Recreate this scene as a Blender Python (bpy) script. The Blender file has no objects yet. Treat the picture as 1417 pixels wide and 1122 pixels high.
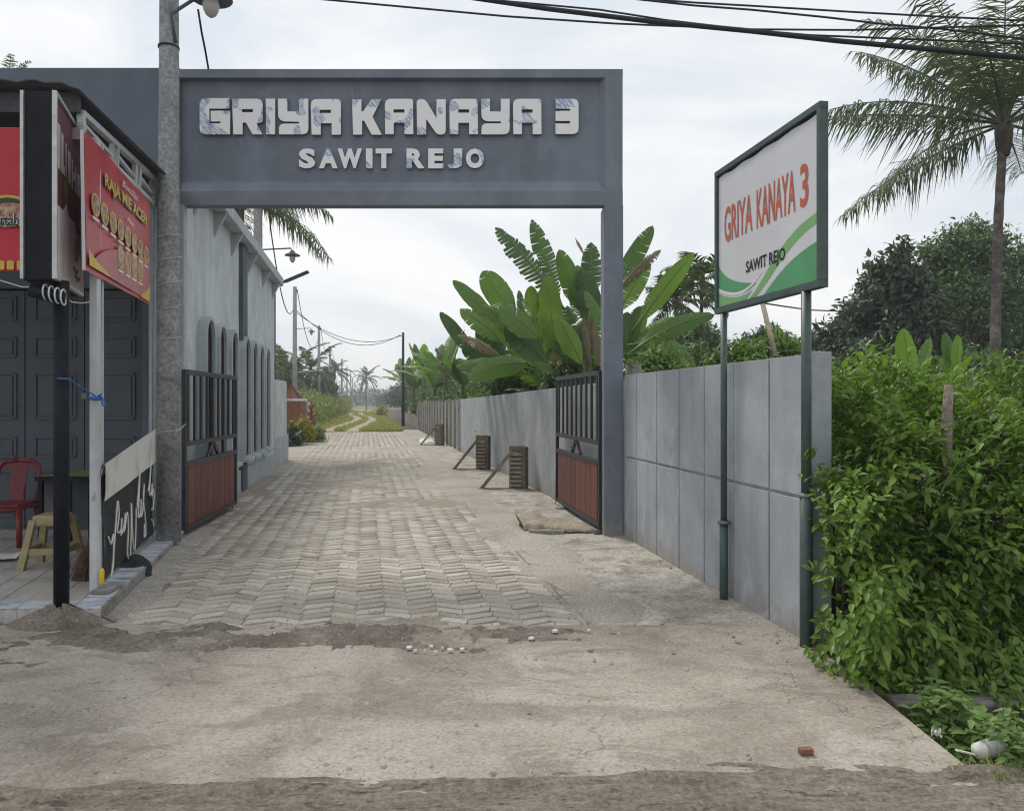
import bpy, math, random
import numpy as np
from mathutils import Vector, Matrix, Euler, Quaternion

S = bpy.context.scene
COL = S.collection
R = math.radians

# ------------------------------------------------------------------ camera
F = 1064.0                      # focal length in photograph pixels (1417 wide)
CX, HY, EYE = 708.5, 556.0, 1.6
cam_d = bpy.data.cameras.new('camera')
cam = bpy.data.objects.new('camera', cam_d)
COL.objects.link(cam)
S.camera = cam
cam.location = (0, 0, EYE)
cam.rotation_euler = (R(90), 0, 0)
cam_d.sensor_width = 36.0
cam_d.lens = 36.0 * F / 1417.0
cam_d.shift_y = -5.0 / 1417.0
cam_d.clip_start = 0.05
cam_d.clip_end = 3000.0

# ------------------------------------------------------------------ sky, sun, exposure
SUN_EL, SUN_AZ = R(52), R(-32)      # azimuth measured from +Y towards +X
world = bpy.data.worlds.new('World')
S.world = world
world.use_nodes = True
wn, wl = world.node_tree.nodes, world.node_tree.links
for n in list(wn):
    wn.remove(n)
w_out = wn.new('ShaderNodeOutputWorld')
w_bg = wn.new('ShaderNodeBackground')
w_sky = wn.new('ShaderNodeTexSky')
w_sky.sky_type = 'NISHITA'
w_sky.sun_disc = False
w_sky.sun_elevation = SUN_EL
w_sky.sun_rotation = SUN_AZ
w_sky.air_density = 1.0
w_sky.dust_density = 2.0
w_tc = wn.new('ShaderNodeTexCoord')
w_map = wn.new('ShaderNodeMapping')
w_map.inputs['Scale'].default_value = (1.0, 1.0, 2.4)
w_n1 = wn.new('ShaderNodeTexNoise')
w_n1.inputs['Scale'].default_value = 2.0
w_n1.inputs['Detail'].default_value = 7
w_n1.inputs['Roughness'].default_value = 0.55
w_n1.inputs['Distortion'].default_value = 0.5
w_r1 = wn.new('ShaderNodeValToRGB')
w_r1.color_ramp.elements[0].position = 0.38
w_r1.color_ramp.elements[0].color = (6.4, 6.95, 7.6, 1)
w_r1.color_ramp.elements[1].position = 0.60
w_r1.color_ramp.elements[1].color = (8.9, 8.85, 8.8, 1)
w_mix = wn.new('ShaderNodeMixRGB')
w_mix.inputs['Fac'].default_value = 0.93
wl.new(w_tc.outputs['Generated'], w_map.inputs['Vector'])
wl.new(w_map.outputs['Vector'], w_n1.inputs['Vector'])
wl.new(w_n1.outputs['Fac'], w_r1.inputs['Fac'])
wl.new(w_sky.outputs['Color'], w_mix.inputs['Color1'])
wl.new(w_r1.outputs['Color'], w_mix.inputs['Color2'])
wl.new(w_mix.outputs['Color'], w_bg.inputs['Color'])
w_bg.inputs['Strength'].default_value = 0.0765
wl.new(w_bg.outputs['Background'], w_out.inputs['Surface'])

sun_d = bpy.data.lights.new('sun', 'SUN')
sun_d.energy = 1.5
sun_d.angle = R(12)
sun_d.color = (1.0, 0.95, 0.87)
sun = bpy.data.objects.new('sun', sun_d)
COL.objects.link(sun)
sv = Vector((math.sin(SUN_AZ) * math.cos(SUN_EL), math.cos(SUN_AZ) * math.cos(SUN_EL), math.sin(SUN_EL)))
sun.rotation_euler = (-sv).to_track_quat('-Z', 'Y').to_euler()
sun.location = (0, 0, 30)

S.view_settings.view_transform = 'Standard'
S.view_settings.look = 'None'
S.view_settings.exposure = 0.62
S.view_settings.gamma = 1.0
S.view_settings.use_curve_mapping = False
S.render.engine = 'CYCLES'
S.cycles.filter_width = 1.15
S.cycles.max_bounces = 6
S.cycles.diffuse_bounces = 3
S.cycles.glossy_bounces = 2
S.cycles.transmission_bounces = 4
S.cycles.volume_bounces = 0
S.cycles.transparent_max_bounces = 6


def at(px, py, Y):
    """photograph pixel -> point of the place at depth Y (metres from the camera)"""
    return Vector(((px - CX) * Y / F, Y, EYE + (HY - py) * Y / F))


def gp(px, py, z=0.0):
    """photograph pixel -> point on the level z"""
    Y = (EYE - z) * F / (py - HY)
    return Vector(((px - CX) * Y / F, Y, z))

# ------------------------------------------------------------------ noise in numpy
def _hash(i, j, seed):
    h = (i.astype(np.int64) * 374761393 + j.astype(np.int64) * 668265263 + seed * 2147483647) & 0x7fffffff
    h = (h ^ (h >> 13)) * 1274126177 & 0x7fffffff
    return ((h ^ (h >> 16)) & 0xffff) / 65535.0

def vnoise(x, y, seed=0):
    x = np.asarray(x, float); y = np.asarray(y, float)
    i = np.floor(x); j = np.floor(y)
    fx = x - i; fy = y - j
    fx = fx * fx * (3 - 2 * fx); fy = fy * fy * (3 - 2 * fy)
    a = _hash(i, j, seed); b = _hash(i + 1, j, seed); c = _hash(i, j + 1, seed); d = _hash(i + 1, j + 1, seed)
    return (a * (1 - fx) + b * fx) * (1 - fy) + (c * (1 - fx) + d * fx) * fy

def fbm(x, y, octv=4, seed=0):
    s = 0; amp = 0.5; t = 0
    for k in range(octv):
        s = s + amp * vnoise(np.asarray(x) * 2 ** k, np.asarray(y) * 2 ** k, seed + k * 17)
        t += amp; amp *= 0.5
    return s / t

# ------------------------------------------------------------------ materials
class NT:
    def __init__(self, name):
        self.m = bpy.data.materials.new(name)
        self.m.use_nodes = True
        self.t = self.m.node_tree
        self.n = self.t.nodes
        self.b = self.n['Principled BSDF']
        self.pos = self.n.new('ShaderNodeNewGeometry')
    def link(self, a, b):
        self.t.links.new(a, b)
    def vec(self, scale=(1, 1, 1), obj=False):
        mp = self.n.new('ShaderNodeMapping')
        mp.inputs['Scale'].default_value = scale
        if obj:
            tc = self.n.new('ShaderNodeTexCoord')
            self.link(tc.outputs['Object'], mp.inputs['Vector'])
        else:
            self.link(self.pos.outputs['Position'], mp.inputs['Vector'])
        return mp.outputs['Vector']
    def noise(self, scale, detail=4, rough=0.55, vec=None, dist=0.0):
        k = self.n.new('ShaderNodeTexNoise')
        k.inputs['Scale'].default_value = scale
        k.inputs['Detail'].default_value = detail
        k.inputs['Roughness'].default_value = rough
        k.inputs['Distortion'].default_value = dist
        self.link(vec if vec is not None else self.vec(), k.inputs['Vector'])
        return k.outputs['Fac']
    def ramp(self, fac, stops):
        r = self.n.new('ShaderNodeValToRGB')
        el = r.color_ramp.elements
        while len(el) < len(stops):
            el.new(0.5)
        for e, (p, c) in zip(el, stops):
            e.position = p
            e.color = (c[0], c[1], c[2], 1) if hasattr(c, '__len__') else (c, c, c, 1)
        self.link(fac, r.inputs['Fac'])
        return r.outputs['Color']
    def mix(self, fac, a, b, mode='MIX'):
        x = self.n.new('ShaderNodeMixRGB')
        x.blend_type = mode
        for v, s in ((fac, 'Fac'), (a, 'Color1'), (b, 'Color2')):
            if hasattr(v, 'is_output'):
                self.link(v, x.inputs[s])
            elif hasattr(v, '__len__'):
                x.inputs[s].default_value = (v[0], v[1], v[2], 1)
            else:
                x.inputs[s].default_value = v
        return x.outputs['Color']
    def math(self, op, a, b=0.5):
        x = self.n.new('ShaderNodeMath')
        x.operation = op
        for k, v in enumerate((a, b)):
            if hasattr(v, 'is_output'):
                self.link(v, x.inputs[k])
            else:
                x.inputs[k].default_value = v
        return x.outputs[0]
    def base(self, c):
        if hasattr(c, 'is_output'):
            self.link(c, self.b.inputs['Base Color'])
        else:
            self.b.inputs['Base Color'].default_value = (c[0], c[1], c[2], 1)
    def set(self, rough=0.8, metal=0.0, spec=0.3):
        self.b.inputs['Roughness'].default_value = rough
        self.b.inputs['Metallic'].default_value = metal
        self.b.inputs['Specular IOR Level'].default_value = spec
    def specks(self, col, scale=70.0):
        """grit: a few pale and dark grains"""
        v = self.n.new('ShaderNodeTexVoronoi')
        v.inputs['Scale'].default_value = scale
        self.link(self.pos.outputs['Position'], v.inputs['Vector'])
        sp = self.n.new('ShaderNodeSeparateColor')
        self.link(v.outputs['Color'], sp.inputs[0])
        near = self.ramp(v.outputs['Distance'], [(0.32, 1.0), (0.45, 0.0)])
        col = self.mix(self.math('MULTIPLY', near, self.ramp(sp.outputs[0], [(0.97, 0.0), (0.98, 0.6)])), col, (0.50, 0.48, 0.44))
        return self.mix(self.math('MULTIPLY', near, self.ramp(sp.outputs[1], [(0.96, 0.0), (0.97, 0.6)])), col, (0.085, 0.072, 0.06))
    def bump(self, h, strength=0.3, dist=0.01):
        k = self.n.new('ShaderNodeBump')
        k.inputs['Strength'].default_value = strength
        k.inputs['Distance'].default_value = dist
        self.link(h, k.inputs['Height'])
        self.link(k.outputs['Normal'], self.b.inputs['Normal'])

def srgb(r, g, b):
    f = lambda c: (c / 255 / 12.92) if c / 255 <= 0.04045 else ((c / 255 + 0.055) / 1.055) ** 2.4
    return (f(r), f(g), f(b))

def sc(c, k):
    return (c[0] * k, c[1] * k, c[2] * k)

def m_plain(name, c, rough=0.6, var=0.12, scale=6.0, metal=0.0, spec=0.3, bump=0.0):
    t = NT(name)
    n = t.noise(scale, 4)
    t.base(t.ramp(n, [(0.3, sc(c, 1 - var)), (0.7, sc(c, 1 + var))]))
    t.set(rough, metal, spec)
    if bump:
        t.bump(t.noise(scale * 12, 3), bump, 0.004)
    return t.m

def m_paint_wall(name, c, stain, amount=0.5, rough=0.85, bump=0.25, splash=False):
    """painted render: soft blotches, vertical rain streaks, gritty relief"""
    t = NT(name)
    blot = t.noise(1.5, 8, 0.66, dist=0.7)
    streak = t.noise(1.0, 4, 0.6, t.vec((3.2, 3.2, 0.6)))
    col = t.mix(t.ramp(blot, [(0.36, 0.0), (0.64, 1.0)]), sc(c, 0.84), sc(c, 1.10))
    f = t.math('MULTIPLY', t.ramp(streak, [(0.45, 0.0), (0.75, 1.0)]), amount)
    col = t.mix(f, col, stain)
    if splash:      # dried mud thrown up along the foot, ragged, tan
        xyz = t.n.new('ShaderNodeSeparateXYZ')
        t.link(t.pos.outputs['Position'], xyz.inputs[0])
        nz = t.math('MULTIPLY', t.math('SUBTRACT', t.noise(5.0, 7, 0.75), 0.5), 0.9)
        f2 = t.ramp(t.math('ADD', xyz.outputs[2], nz), [(0.02, 0.75), (0.22, 0.0)])
        col = t.mix(f2, col, (0.30, 0.265, 0.22))
        chip = t.noise(7.0, 6, 0.75, dist=0.6)
        col = t.mix(t.ramp(chip, [(0.69, 0.0), (0.72, 0.5)]), col, sc(c, 0.6))
        pale = t.noise(2.6, 7, 0.7, dist=1.2)
        col = t.mix(t.ramp(pale, [(0.56, 0.0), (0.66, 0.45)]), col, sc(c, 1.3))
    sp = t.noise(38, 2, 0.7)
    col = t.mix(t.ramp(sp, [(0.62, 0.0), (0.75, 0.25)]), col, sc(c, 0.75))
    t.base(col)
    t.set(rough, 0, 0.25)
    t.bump(t.noise(60, 4, 0.65), bump, 0.006)
    return t.m

def m_concrete(name, stops, scale=1.4, fine=30, bump=0.5, rough=0.9):
    t = NT(name)
    a = t.noise(scale, 8, 0.65, dist=0.6)
    b = t.noise(fine, 5, 0.7)
    col = t.ramp(a, stops)
    col = t.mix(0.6, col, t.ramp(b, [(0.32, 0.18), (0.68, 0.85)]), 'OVERLAY')
    if bump > 0.55:
        col = t.specks(col)
    t.base(col)
    t.set(rough, 0, 0.2)
    t.bump(t.mix(0.5, t.noise(fine * 2.2, 5, 0.75), b), bump, 0.008)
    return t.m

def m_leaf(name, dark, light, rough=0.45, trans=0.35, veins=0.0):
    t = NT(name)
    oi = t.n.new('ShaderNodeObjectInfo')
    rnd = t.math('FRACT', t.math('ADD', t.pos.outputs['Random Per Island'], oi.outputs['Random']), 0)
    n = t.noise(1.6, 3)
    f = t.math('ADD', t.math('MULTIPLY', rnd, 0.65), t.math('MULTIPLY', n, 0.4))
    col = t.ramp(f, [(0.1, dark), (0.85, light)])
    t.base(col)
    t.set(rough, 0, 0.4)
    tr = t.n.new('ShaderNodeBsdfTranslucent')
    t.link(t.mix(1.0, col, (1.0, 1.1, 0.55), 'MULTIPLY'), tr.inputs['Color'])
    mx = t.n.new('ShaderNodeMixShader')
    mx.inputs['Fac'].default_value = trans
    t.link(t.b.outputs[0], mx.inputs[1])
    t.link(tr.outputs[0], mx.inputs[2])
    t.link(mx.outputs[0], t.n['Material Output'].inputs['Surface'])
    return t.m

M = {}
# ------------------------------------------------------------------ mesh helpers
class MB:
    def __init__(self):
        self.v = []; self.f = []
    def add(self, vs, fs):
        o = len(self.v)
        self.v.extend([tuple(p) for p in vs])
        self.f.extend([tuple(i + o for i in q) for q in fs])
        return self
    def box(self, x0, x1, y0, y1, z0, z1):
        return self.add([(x0, y0, z0), (x1, y0, z0), (x1, y1, z0), (x0, y1, z0), (x0, y0, z1), (x1, y0, z1), (x1, y1, z1), (x0, y1, z1)],
                        [(0, 3, 2, 1), (4, 5, 6, 7), (0, 1, 5, 4), (1, 2, 6, 5), (2, 3, 7, 6), (3, 0, 4, 7)])
    def obox(self, c, a, b, d):
        """box from centre and three half vectors"""
        c, a, b, d = Vector(c), Vector(a), Vector(b), Vector(d)
        if a.cross(b).dot(d) < 0:
            a = -a
        vs = [c + sa * a + sb * b + sd * d for sd in (-1, 1) for sa, sb in ((-1, -1), (1, -1), (1, 1), (-1, 1))]
        return self.add(vs, [(0, 3, 2, 1), (4, 5, 6, 7), (0, 1, 5, 4), (1, 2, 6, 5), (2, 3, 7, 6), (3, 0, 4, 7)])
    def beam(self, p, q, w, h, up=(0, 0, 1)):
        p, q = Vector(p), Vector(q)
        d = (q - p)
        s = d.normalized().cross(Vector(up))
        if s.length < 1e-3:
            s = d.normalized().cross(Vector((1, 0, 0)))
        s.normalize()
        u = s.cross(d.normalized())
        return self.obox((p + q) / 2, d / 2, s * w / 2, u * h / 2)
    def prism(self, pts, ex):
        """polygon (list of 3D points) extruded by the vector ex"""
        n = len(pts)
        ex = Vector(ex)
        a = [Vector(p) for p in pts]
        nm = Vector((0, 0, 0))
        for i in range(n):
            nm += a[i].cross(a[(i + 1) % n])
        if nm.dot(ex) > 0:
            a.reverse()
        vs = a + [p + ex for p in a]
        fs = [tuple(range(n)), tuple(range(2 * n - 1, n - 1, -1))]
        for i in range(n):
            j = (i + 1) % n
            fs.append((j, i, n + i, n + j))
        return self.add(vs, fs)
    def tube(self, pts, rad, n=8, cap=True):
        pts = [Vector(p) for p in pts]
        m = len(pts)
        rs = rad if hasattr(rad, '__len__') else [rad] * m
        vs = []; fs = []
        prev = None
        for i, p in enumerate(pts):
            d = (pts[min(i + 1, m - 1)] - pts[max(i - 1, 0)]).normalized()
            if prev is None:
                s = d.cross(Vector((0, 0, 1)))
                if s.length < 1e-3:
                    s = d.cross(Vector((1, 0, 0)))
                s.normalize()
            else:
                s = (prev - d * prev.dot(d)).normalized()
            prev = s
            u = d.cross(s)
            for k in range(n):
                an = 2 * math.pi * k / n
                vs.append(p + (s * math.cos(an) + u * math.sin(an)) * rs[i])
        for i in range(m - 1):
            for k in range(n):
                k2 = (k + 1) % n
                fs.append((i * n + k, i * n + k2, (i + 1) * n + k2, (i + 1) * n + k))
        if cap:
            fs.append(tuple(range(n - 1, -1, -1)))
            fs.append(tuple((m - 1) * n + k for k in range(n)))
        return self.add(vs, fs)
    def lathe(self, c, prof, n=16):
        c = Vector(c); vs = []; fs = []
        for r, z in prof:
            for k in range(n):
                a = 2 * math.pi * k / n
                vs.append(c + Vector((r * math.cos(a), r * math.sin(a), z)))
        m = len(prof)
        for i in range(m - 1):
            for k in range(n):
                k2 = (k + 1) % n
                fs.append((i * n + k, i * n + k2, (i + 1) * n + k2, (i + 1) * n + k))
        fs.append(tuple(range(n - 1, -1, -1)))
        fs.append(tuple((m - 1) * n + k for k in range(n)))
        return self.add(vs, fs)
    def grid(self, P):
        """P: array rows x cols x 3"""
        r, c = len(P), len(P[0])
        vs = [p for row in P for p in row]
        fs = [(i * c + j, i * c + j + 1, (i + 1) * c + j + 1, (i + 1) * c + j) for i in range(r - 1) for j in range(c - 1)]
        return self.add(vs, fs)

ORG = {}
def tag(o, label=None, cat=None, group=None, kind=None):
    if label: o['label'] = label
    if cat: o['category'] = cat
    if group: o['group'] = group
    if kind: o['kind'] = kind
    return o

def link_mesh(name, me, mat=None):
    o = bpy.data.objects.new(name, me)
    COL.objects.link(o)
    if mat is not None and len(me.materials) == 0:
        me.materials.append(mat)
    return o

def make(name, mb, mat, parent=None, smooth=False, bevel=0.0, kind=None, label=None, local=False):
    """one mesh object from world coordinates; a child is stored relative to its thing's origin"""
    me = bpy.data.meshes.new(name)
    vs = mb.v
    org = Vector((0, 0, 0))
    if parent is not None and not local:
        org = ORG.get(parent.name, Vector((0, 0, 0)))
        if org.length > 0:
            vs = [(p[0] - org.x, p[1] - org.y, p[2] - org.z) for p in vs]
    me.from_pydata(vs, [], mb.f)
    if smooth:
        me.polygons.foreach_set('use_smooth', [True] * len(me.polygons))
    me.update()
    o = link_mesh(name, me, mat)
    if parent is not None:
        o.parent = parent
        ORG[o.name] = org
    else:
        ORG[o.name] = Vector((0, 0, 0))
    if bevel:
        b = o.modifiers.new('bevel', 'BEVEL')
        b.width = bevel; b.segments = 2; b.limit_method = 'ANGLE'; b.angle_limit = R(40)
    if kind: o['kind'] = kind
    if label: o['label'] = label
    return o

def thing(name, loc, label, cat, group=None):
    o = bpy.data.objects.new(name, None)
    COL.objects.link(o)
    o.location = loc
    o.empty_display_size = 0.1
    ORG[o.name] = Vector(loc)
    return tag(o, label, cat, group)

def dup(o, loc, rz=0.0, scale=1.0, label=None, group=None):
    def cp(a, parent):
        c = a.copy()
        COL.objects.link(c)
        if parent is not None:
            c.parent = parent
        for ch in list(a.children):
            cp(ch, c)
        return c
    r = cp(o, None)
    r.location = loc
    r.rotation_euler = (0, 0, rz)
    r.scale = (scale,) * 3 if not hasattr(scale, '__len__') else scale
    if label: r['label'] = label
    if group: r['group'] = group
    return r

def solo(name, mb, mat, label, cat, group=None, **k):
    return tag(make(name, mb, mat, **k), label, cat, group)

def np_mesh(name, V, Fc, mat, parent=None, smooth=False, kind=None, world=True):
    """big mesh from numpy arrays (quads or tris of equal size)"""
    me = bpy.data.meshes.new(name)
    if parent is not None and world:
        V = V - np.array(ORG.get(parent.name, Vector((0, 0, 0))))
    nv, nf, k = len(V), len(Fc), Fc.shape[1]
    me.vertices.add(nv)
    me.vertices.foreach_set('co', np.ascontiguousarray(V, dtype=np.float32).ravel())
    me.loops.add(nf * k)
    me.loops.foreach_set('vertex_index', np.ascontiguousarray(Fc, dtype=np.int32).ravel())
    me.polygons.add(nf)
    me.polygons.foreach_set('loop_start', np.arange(0, nf * k, k, dtype=np.int32))
    me.polygons.foreach_set('loop_total', np.full(nf, k, dtype=np.int32))
    if smooth:
        me.polygons.foreach_set('use_smooth', np.ones(nf, dtype=bool))
    me.update(calc_edges=True)
    me.validate()
    o = link_mesh(name, me, mat)
    if parent is not None:
        o.parent = parent
        ORG[o.name] = ORG.get(parent.name, Vector((0, 0, 0)))
    if kind: o['kind'] = kind
    return o

def height_grid(xs, ys, zf):
    X, Y = np.meshgrid(xs, ys)
    Z = zf(X, Y)
    V = np.stack([X, Y, Z], -1).reshape(-1, 3)
    c = len(xs)
    i, j = np.meshgrid(np.arange(len(ys) - 1), np.arange(c - 1), indexing='ij')
    a = (i * c + j).ravel()
    return V, np.stack([a, a + 1, a + c + 1, a + c], -1)

# leaves: template points, placed by position / direction / normal / size arrays
OVATE_V = np.array([(0, 0, 0), (0.26, 0.20, 0.06), (0.58, 0.19, 0.01), (1.0, 0.0, -0.20), (0.58, -0.19, 0.01), (0.26, -0.20, 0.06), (0.30, 0, -0.01), (0.64, 0, -0.07)], float)
OVATE_F = np.array([(0, 6, 1), (1, 6, 7), (1, 7, 2), (2, 7, 3), (0, 5, 6), (5, 4, 7), (5, 7, 6), (4, 3, 7)])
KITE_V = np.array([(0, 0, 0), (0.5, 0.26, 0.06), (1, 0, -0.08), (0.5, -0.26, 0.06)], float)
KITE_F = np.array([(0, 2, 1), (0, 3, 2)])

def unit(a):
    return a / np.maximum(np.linalg.norm(a, axis=1, keepdims=True), 1e-9)

def leaf_arrays(P, D, N, size, tv, tf):
    D = unit(D)
    Sd = unit(np.cross(N, D))
    U = np.cross(D, Sd)
    sz = np.asarray(size).reshape(-1, 1, 1)
    V = P[:, None, :] + sz * (tv[None, :, 0:1] * D[:, None, :] + tv[None, :, 1:2] * Sd[:, None, :] + tv[None, :, 2:3] * U[:, None, :])
    k = len(tv)
    Fc = (tf[None] + (np.arange(len(P)) * k)[:, None, None]).reshape(-1, 3)
    return V.reshape(-1, 3), Fc
# ------------------------------------------------------------------ material library
def m_apron():
    """worn screed: tan dust, pale trowelled patches, brown dirt smears drawn along the road, pits and specks"""
    t = NT('worn_concrete')
    big = t.noise(0.62, 10, 0.68, dist=1.0)
    col = t.ramp(big, [(0.36, (0.25, 0.22, 0.182)), (0.46, (0.315, 0.281, 0.237)), (0.53, (0.38, 0.343, 0.292)), (0.68, (0.43, 0.394, 0.343))])
    pale = t.noise(1.7, 9, 0.72, dist=1.2)
    col = t.mix(t.ramp(pale, [(0.52, 0.0), (0.60, 0.6)]), col, (0.43, 0.405, 0.365))
    smear = t.noise(1.0, 8, 0.7, t.vec((1.1, 2.4, 1)), 1.4)
    col = t.mix(t.ramp(smear, [(0.53, 0.0), (0.60, 0.6)]), col, (0.235, 0.205, 0.17))
    tread = t.noise(1.0, 6, 0.75, t.vec((6.0, 15.0, 1)), 0.6)
    col = t.mix(t.ramp(tread, [(0.58, 0.0), (0.66, 0.5)]), col, (0.22, 0.19, 0.155))
    vor = t.n.new('ShaderNodeTexVoronoi')
    vor.feature = 'DISTANCE_TO_EDGE'; vor.inputs['Scale'].default_value = 0.9
    wv = t.n.new('ShaderNodeVectorMath'); wv.operation = 'ADD'
    nz = t.n.new('ShaderNodeTexNoise'); nz.inputs['Scale'].default_value = 2.2; nz.inputs['Detail'].default_value = 6
    t.link(t.pos.outputs['Position'], nz.inputs['Vector'])
    t.link(t.pos.outputs['Position'], wv.inputs[0]); t.link(nz.outputs['Color'], wv.inputs[1])
    t.link(wv.outputs[0], vor.inputs['Vector'])
    crack = t.ramp(vor.outputs['Distance'], [(0.0, 1.0), (0.006, 0.0)])
    crack = t.math('MULTIPLY', crack, t.ramp(t.noise(0.8, 2), [(0.5, 0.0), (0.6, 0.75)]))
    col = t.mix(crack, col, (0.10, 0.085, 0.07))
    fine = t.noise(48, 6, 0.78)
    col = t.mix(0.5, col, t.ramp(fine, [(0.3, 0.18), (0.7, 0.82)]), 'OVERLAY')
    col = t.specks(col)
    pit = t.noise(16, 3, 0.8)
    col = t.mix(t.ramp(pit, [(0.66, 0.0), (0.70, 0.7)]), col, (0.13, 0.11, 0.09))
    t.base(col); t.set(0.92, 0, 0.15)
    h = t.mix(0.5, fine, pale)
    h = t.mix(0.4, h, t.noise(80, 3, 0.7))
    t.bump(h, 0.9, 0.016)
    return t.m
M['apron'] = m_apron()
M['apron_side'] = m_concrete('gritty_concrete', [(0.3, (0.20, 0.175, 0.14)), (0.45, (0.31, 0.282, 0.24)), (0.52, (0.39, 0.365, 0.322)), (0.75, (0.47, 0.445, 0.40))], 2.6, 34, 1.0)
M['dirt'] = m_concrete('dry_dirt', [(0.3, (0.105, 0.088, 0.071)), (0.47, (0.165, 0.143, 0.118)), (0.6, (0.22, 0.194, 0.162)), (0.75, (0.285, 0.255, 0.215))], 2.6, 40, 1.0)
M['sand'] = m_concrete('sandy_dirt', [(0.3, (0.215, 0.185, 0.148)), (0.55, (0.29, 0.255, 0.21)), (0.75, (0.355, 0.318, 0.268))], 1.5, 40, 0.5)
M['track'] = m_concrete('track_soil', [(0.3, (0.27, 0.22, 0.16)), (0.7, (0.40, 0.335, 0.255))], 1.2, 20, 0.5)
M['mud'] = m_concrete('dark_mud', [(0.3, (0.105, 0.09, 0.075)), (0.5, (0.17, 0.147, 0.124)), (0.72, (0.26, 0.23, 0.195))], 2.0, 34, 1.0, 0.85)
def m_mud():
    t = NT('churned_mud')
    a = t.noise(1.6, 8, 0.7, dist=0.8)
    col = t.ramp(a, [(0.3, (0.155, 0.131, 0.108)), (0.5, (0.225, 0.193, 0.16)), (0.7, (0.31, 0.27, 0.228))])
    tr = t.noise(1.0, 8, 0.72, t.vec((4.0, 17.0, 1)), 1.6)  # tread cracks, plus relief shading put into the dark and pale tones
    col = t.mix(t.ramp(tr, [(0.36, 0.85), (0.46, 0.0)]), col, (0.075, 0.062, 0.052))
    col = t.mix(t.ramp(tr, [(0.56, 0.0), (0.66, 0.6)]), col, (0.33, 0.295, 0.25))
    f = t.noise(42, 5, 0.75)
    col = t.mix(0.8, col, t.ramp(f, [(0.28, 0.18), (0.72, 0.85)]), 'OVERLAY')
    t.base(col); t.set(0.9, 0, 0.2)
    t.bump(t.mix(0.5, tr, f), 1.0, 0.03)
    return t.m
M['bed'] = m_concrete('paver_bed', [(0.3, (0.12, 0.104, 0.084)), (0.7, (0.19, 0.165, 0.137))], 3, 40, 0.5)
M['mortar'] = m_concrete('mortar', [(0.3, (0.27, 0.25, 0.215)), (0.7, (0.42, 0.39, 0.35))], 4, 40, 0.6)

def m_paver():
    t = NT('concrete_paver')
    oi = t.n.new('ShaderNodeObjectInfo')
    rnd = t.math('FRACT', t.math('ADD', t.pos.outputs['Random Per Island'], oi.outputs['Random']), 0)
    col = t.ramp(rnd, [(0.0, (0.33, 0.298, 0.248)), (0.5, (0.415, 0.382, 0.325)), (1.0, (0.50, 0.47, 0.41))])
    d = t.noise(0.8, 6, 0.62, dist=0.5)
    col = t.mix(t.ramp(d, [(0.52, 0.0), (0.66, 0.6)]), col, (0.31, 0.275, 0.23))
    f = t.noise(45, 4, 0.7)
    col = t.mix(0.5, col, t.ramp(f, [(0.25, 0.3), (0.75, 0.8)]), 'OVERLAY')
    moss = t.noise(2.3, 5, 0.6)
    col = t.mix(t.ramp(moss, [(0.66, 0.0), (0.78, 0.5)]), col, (0.16, 0.15, 0.07))
    t.base(col); t.set(0.9, 0, 0.2)
    t.bump(t.noise(90, 4, 0.7), 0.5, 0.005)
    return t.m
M['paver'] = m_paver()

def m_grass_ground():
    t = NT('grass_ground')
    a = t.noise(0.5, 6, 0.65); b = t.noise(9, 5, 0.7)
    col = t.ramp(a, [(0.32, (0.19, 0.21, 0.065)), (0.5, (0.27, 0.275, 0.105)), (0.68, (0.36, 0.33, 0.17))])
    col = t.mix(0.5, col, t.ramp(b, [(0.25, 0.2), (0.75, 0.8)]), 'OVERLAY')
    t.base(col); t.set(0.95, 0, 0.1); t.bump(b, 0.8, 0.04)
    return t.m
M['grass_ground'] = m_grass_ground()
M['soil'] = m_concrete('garden_soil', [(0.3, (0.05, 0.05, 0.03)), (0.7, (0.12, 0.11, 0.07))], 2, 30, 0.6)
M['far_field'] = m_concrete('far_field', [(0.3, (0.10, 0.14, 0.04)), (0.7, (0.16, 0.19, 0.06))], 0.1, 2, 0.3)

M['slate'] = m_paint_wall('slate_paint', (0.178, 0.205, 0.247), (0.135, 0.154, 0.187), 0.8, 0.7, 0.3, True)
M['slate_lip'] = m_paint_wall('slate_paint_edge', (0.192, 0.219, 0.260), (0.148, 0.17, 0.204), 0.6, 0.7, 0.18)
M['facade'] = m_paint_wall('facade_paint', (0.132, 0.154, 0.192), (0.105, 0.123, 0.155), 0.35, 0.75, 0.15)
M['wall_grey'] = m_paint_wall('wall_grey_paint', (0.385, 0.418, 0.448), (0.255, 0.28, 0.305), 0.75, 0.8, 0.3, True)
M['wall_inner'] = m_paint_wall('wall_inner_paint', (0.39, 0.415, 0.43), (0.255, 0.27, 0.28), 0.8, 0.85, 0.35, True)
M['house_grey'] = m_paint_wall('house_grey_paint', (0.54, 0.585, 0.595), (0.37, 0.40, 0.405), 0.7, 0.85, 0.3, True)
M['house_trim'] = m_paint_wall('house_trim_paint', (0.42, 0.46, 0.49), (0.32, 0.35, 0.375), 0.4, 0.85, 0.2)
M['pilaster'] = m_paint_wall('pilaster_shade_grey', (0.10, 0.12, 0.15), (0.08, 0.09, 0.11), 0.4, 0.8, 0.2)  # dark grey paints in the pilaster's shadowed side; plain grey on other parts
M['raw_conc'] = m_concrete('raw_concrete', [(0.3, (0.15, 0.14, 0.125)), (0.5, (0.26, 0.25, 0.23)), (0.75, (0.36, 0.35, 0.32))], 2.0, 30, 0.6)
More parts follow.
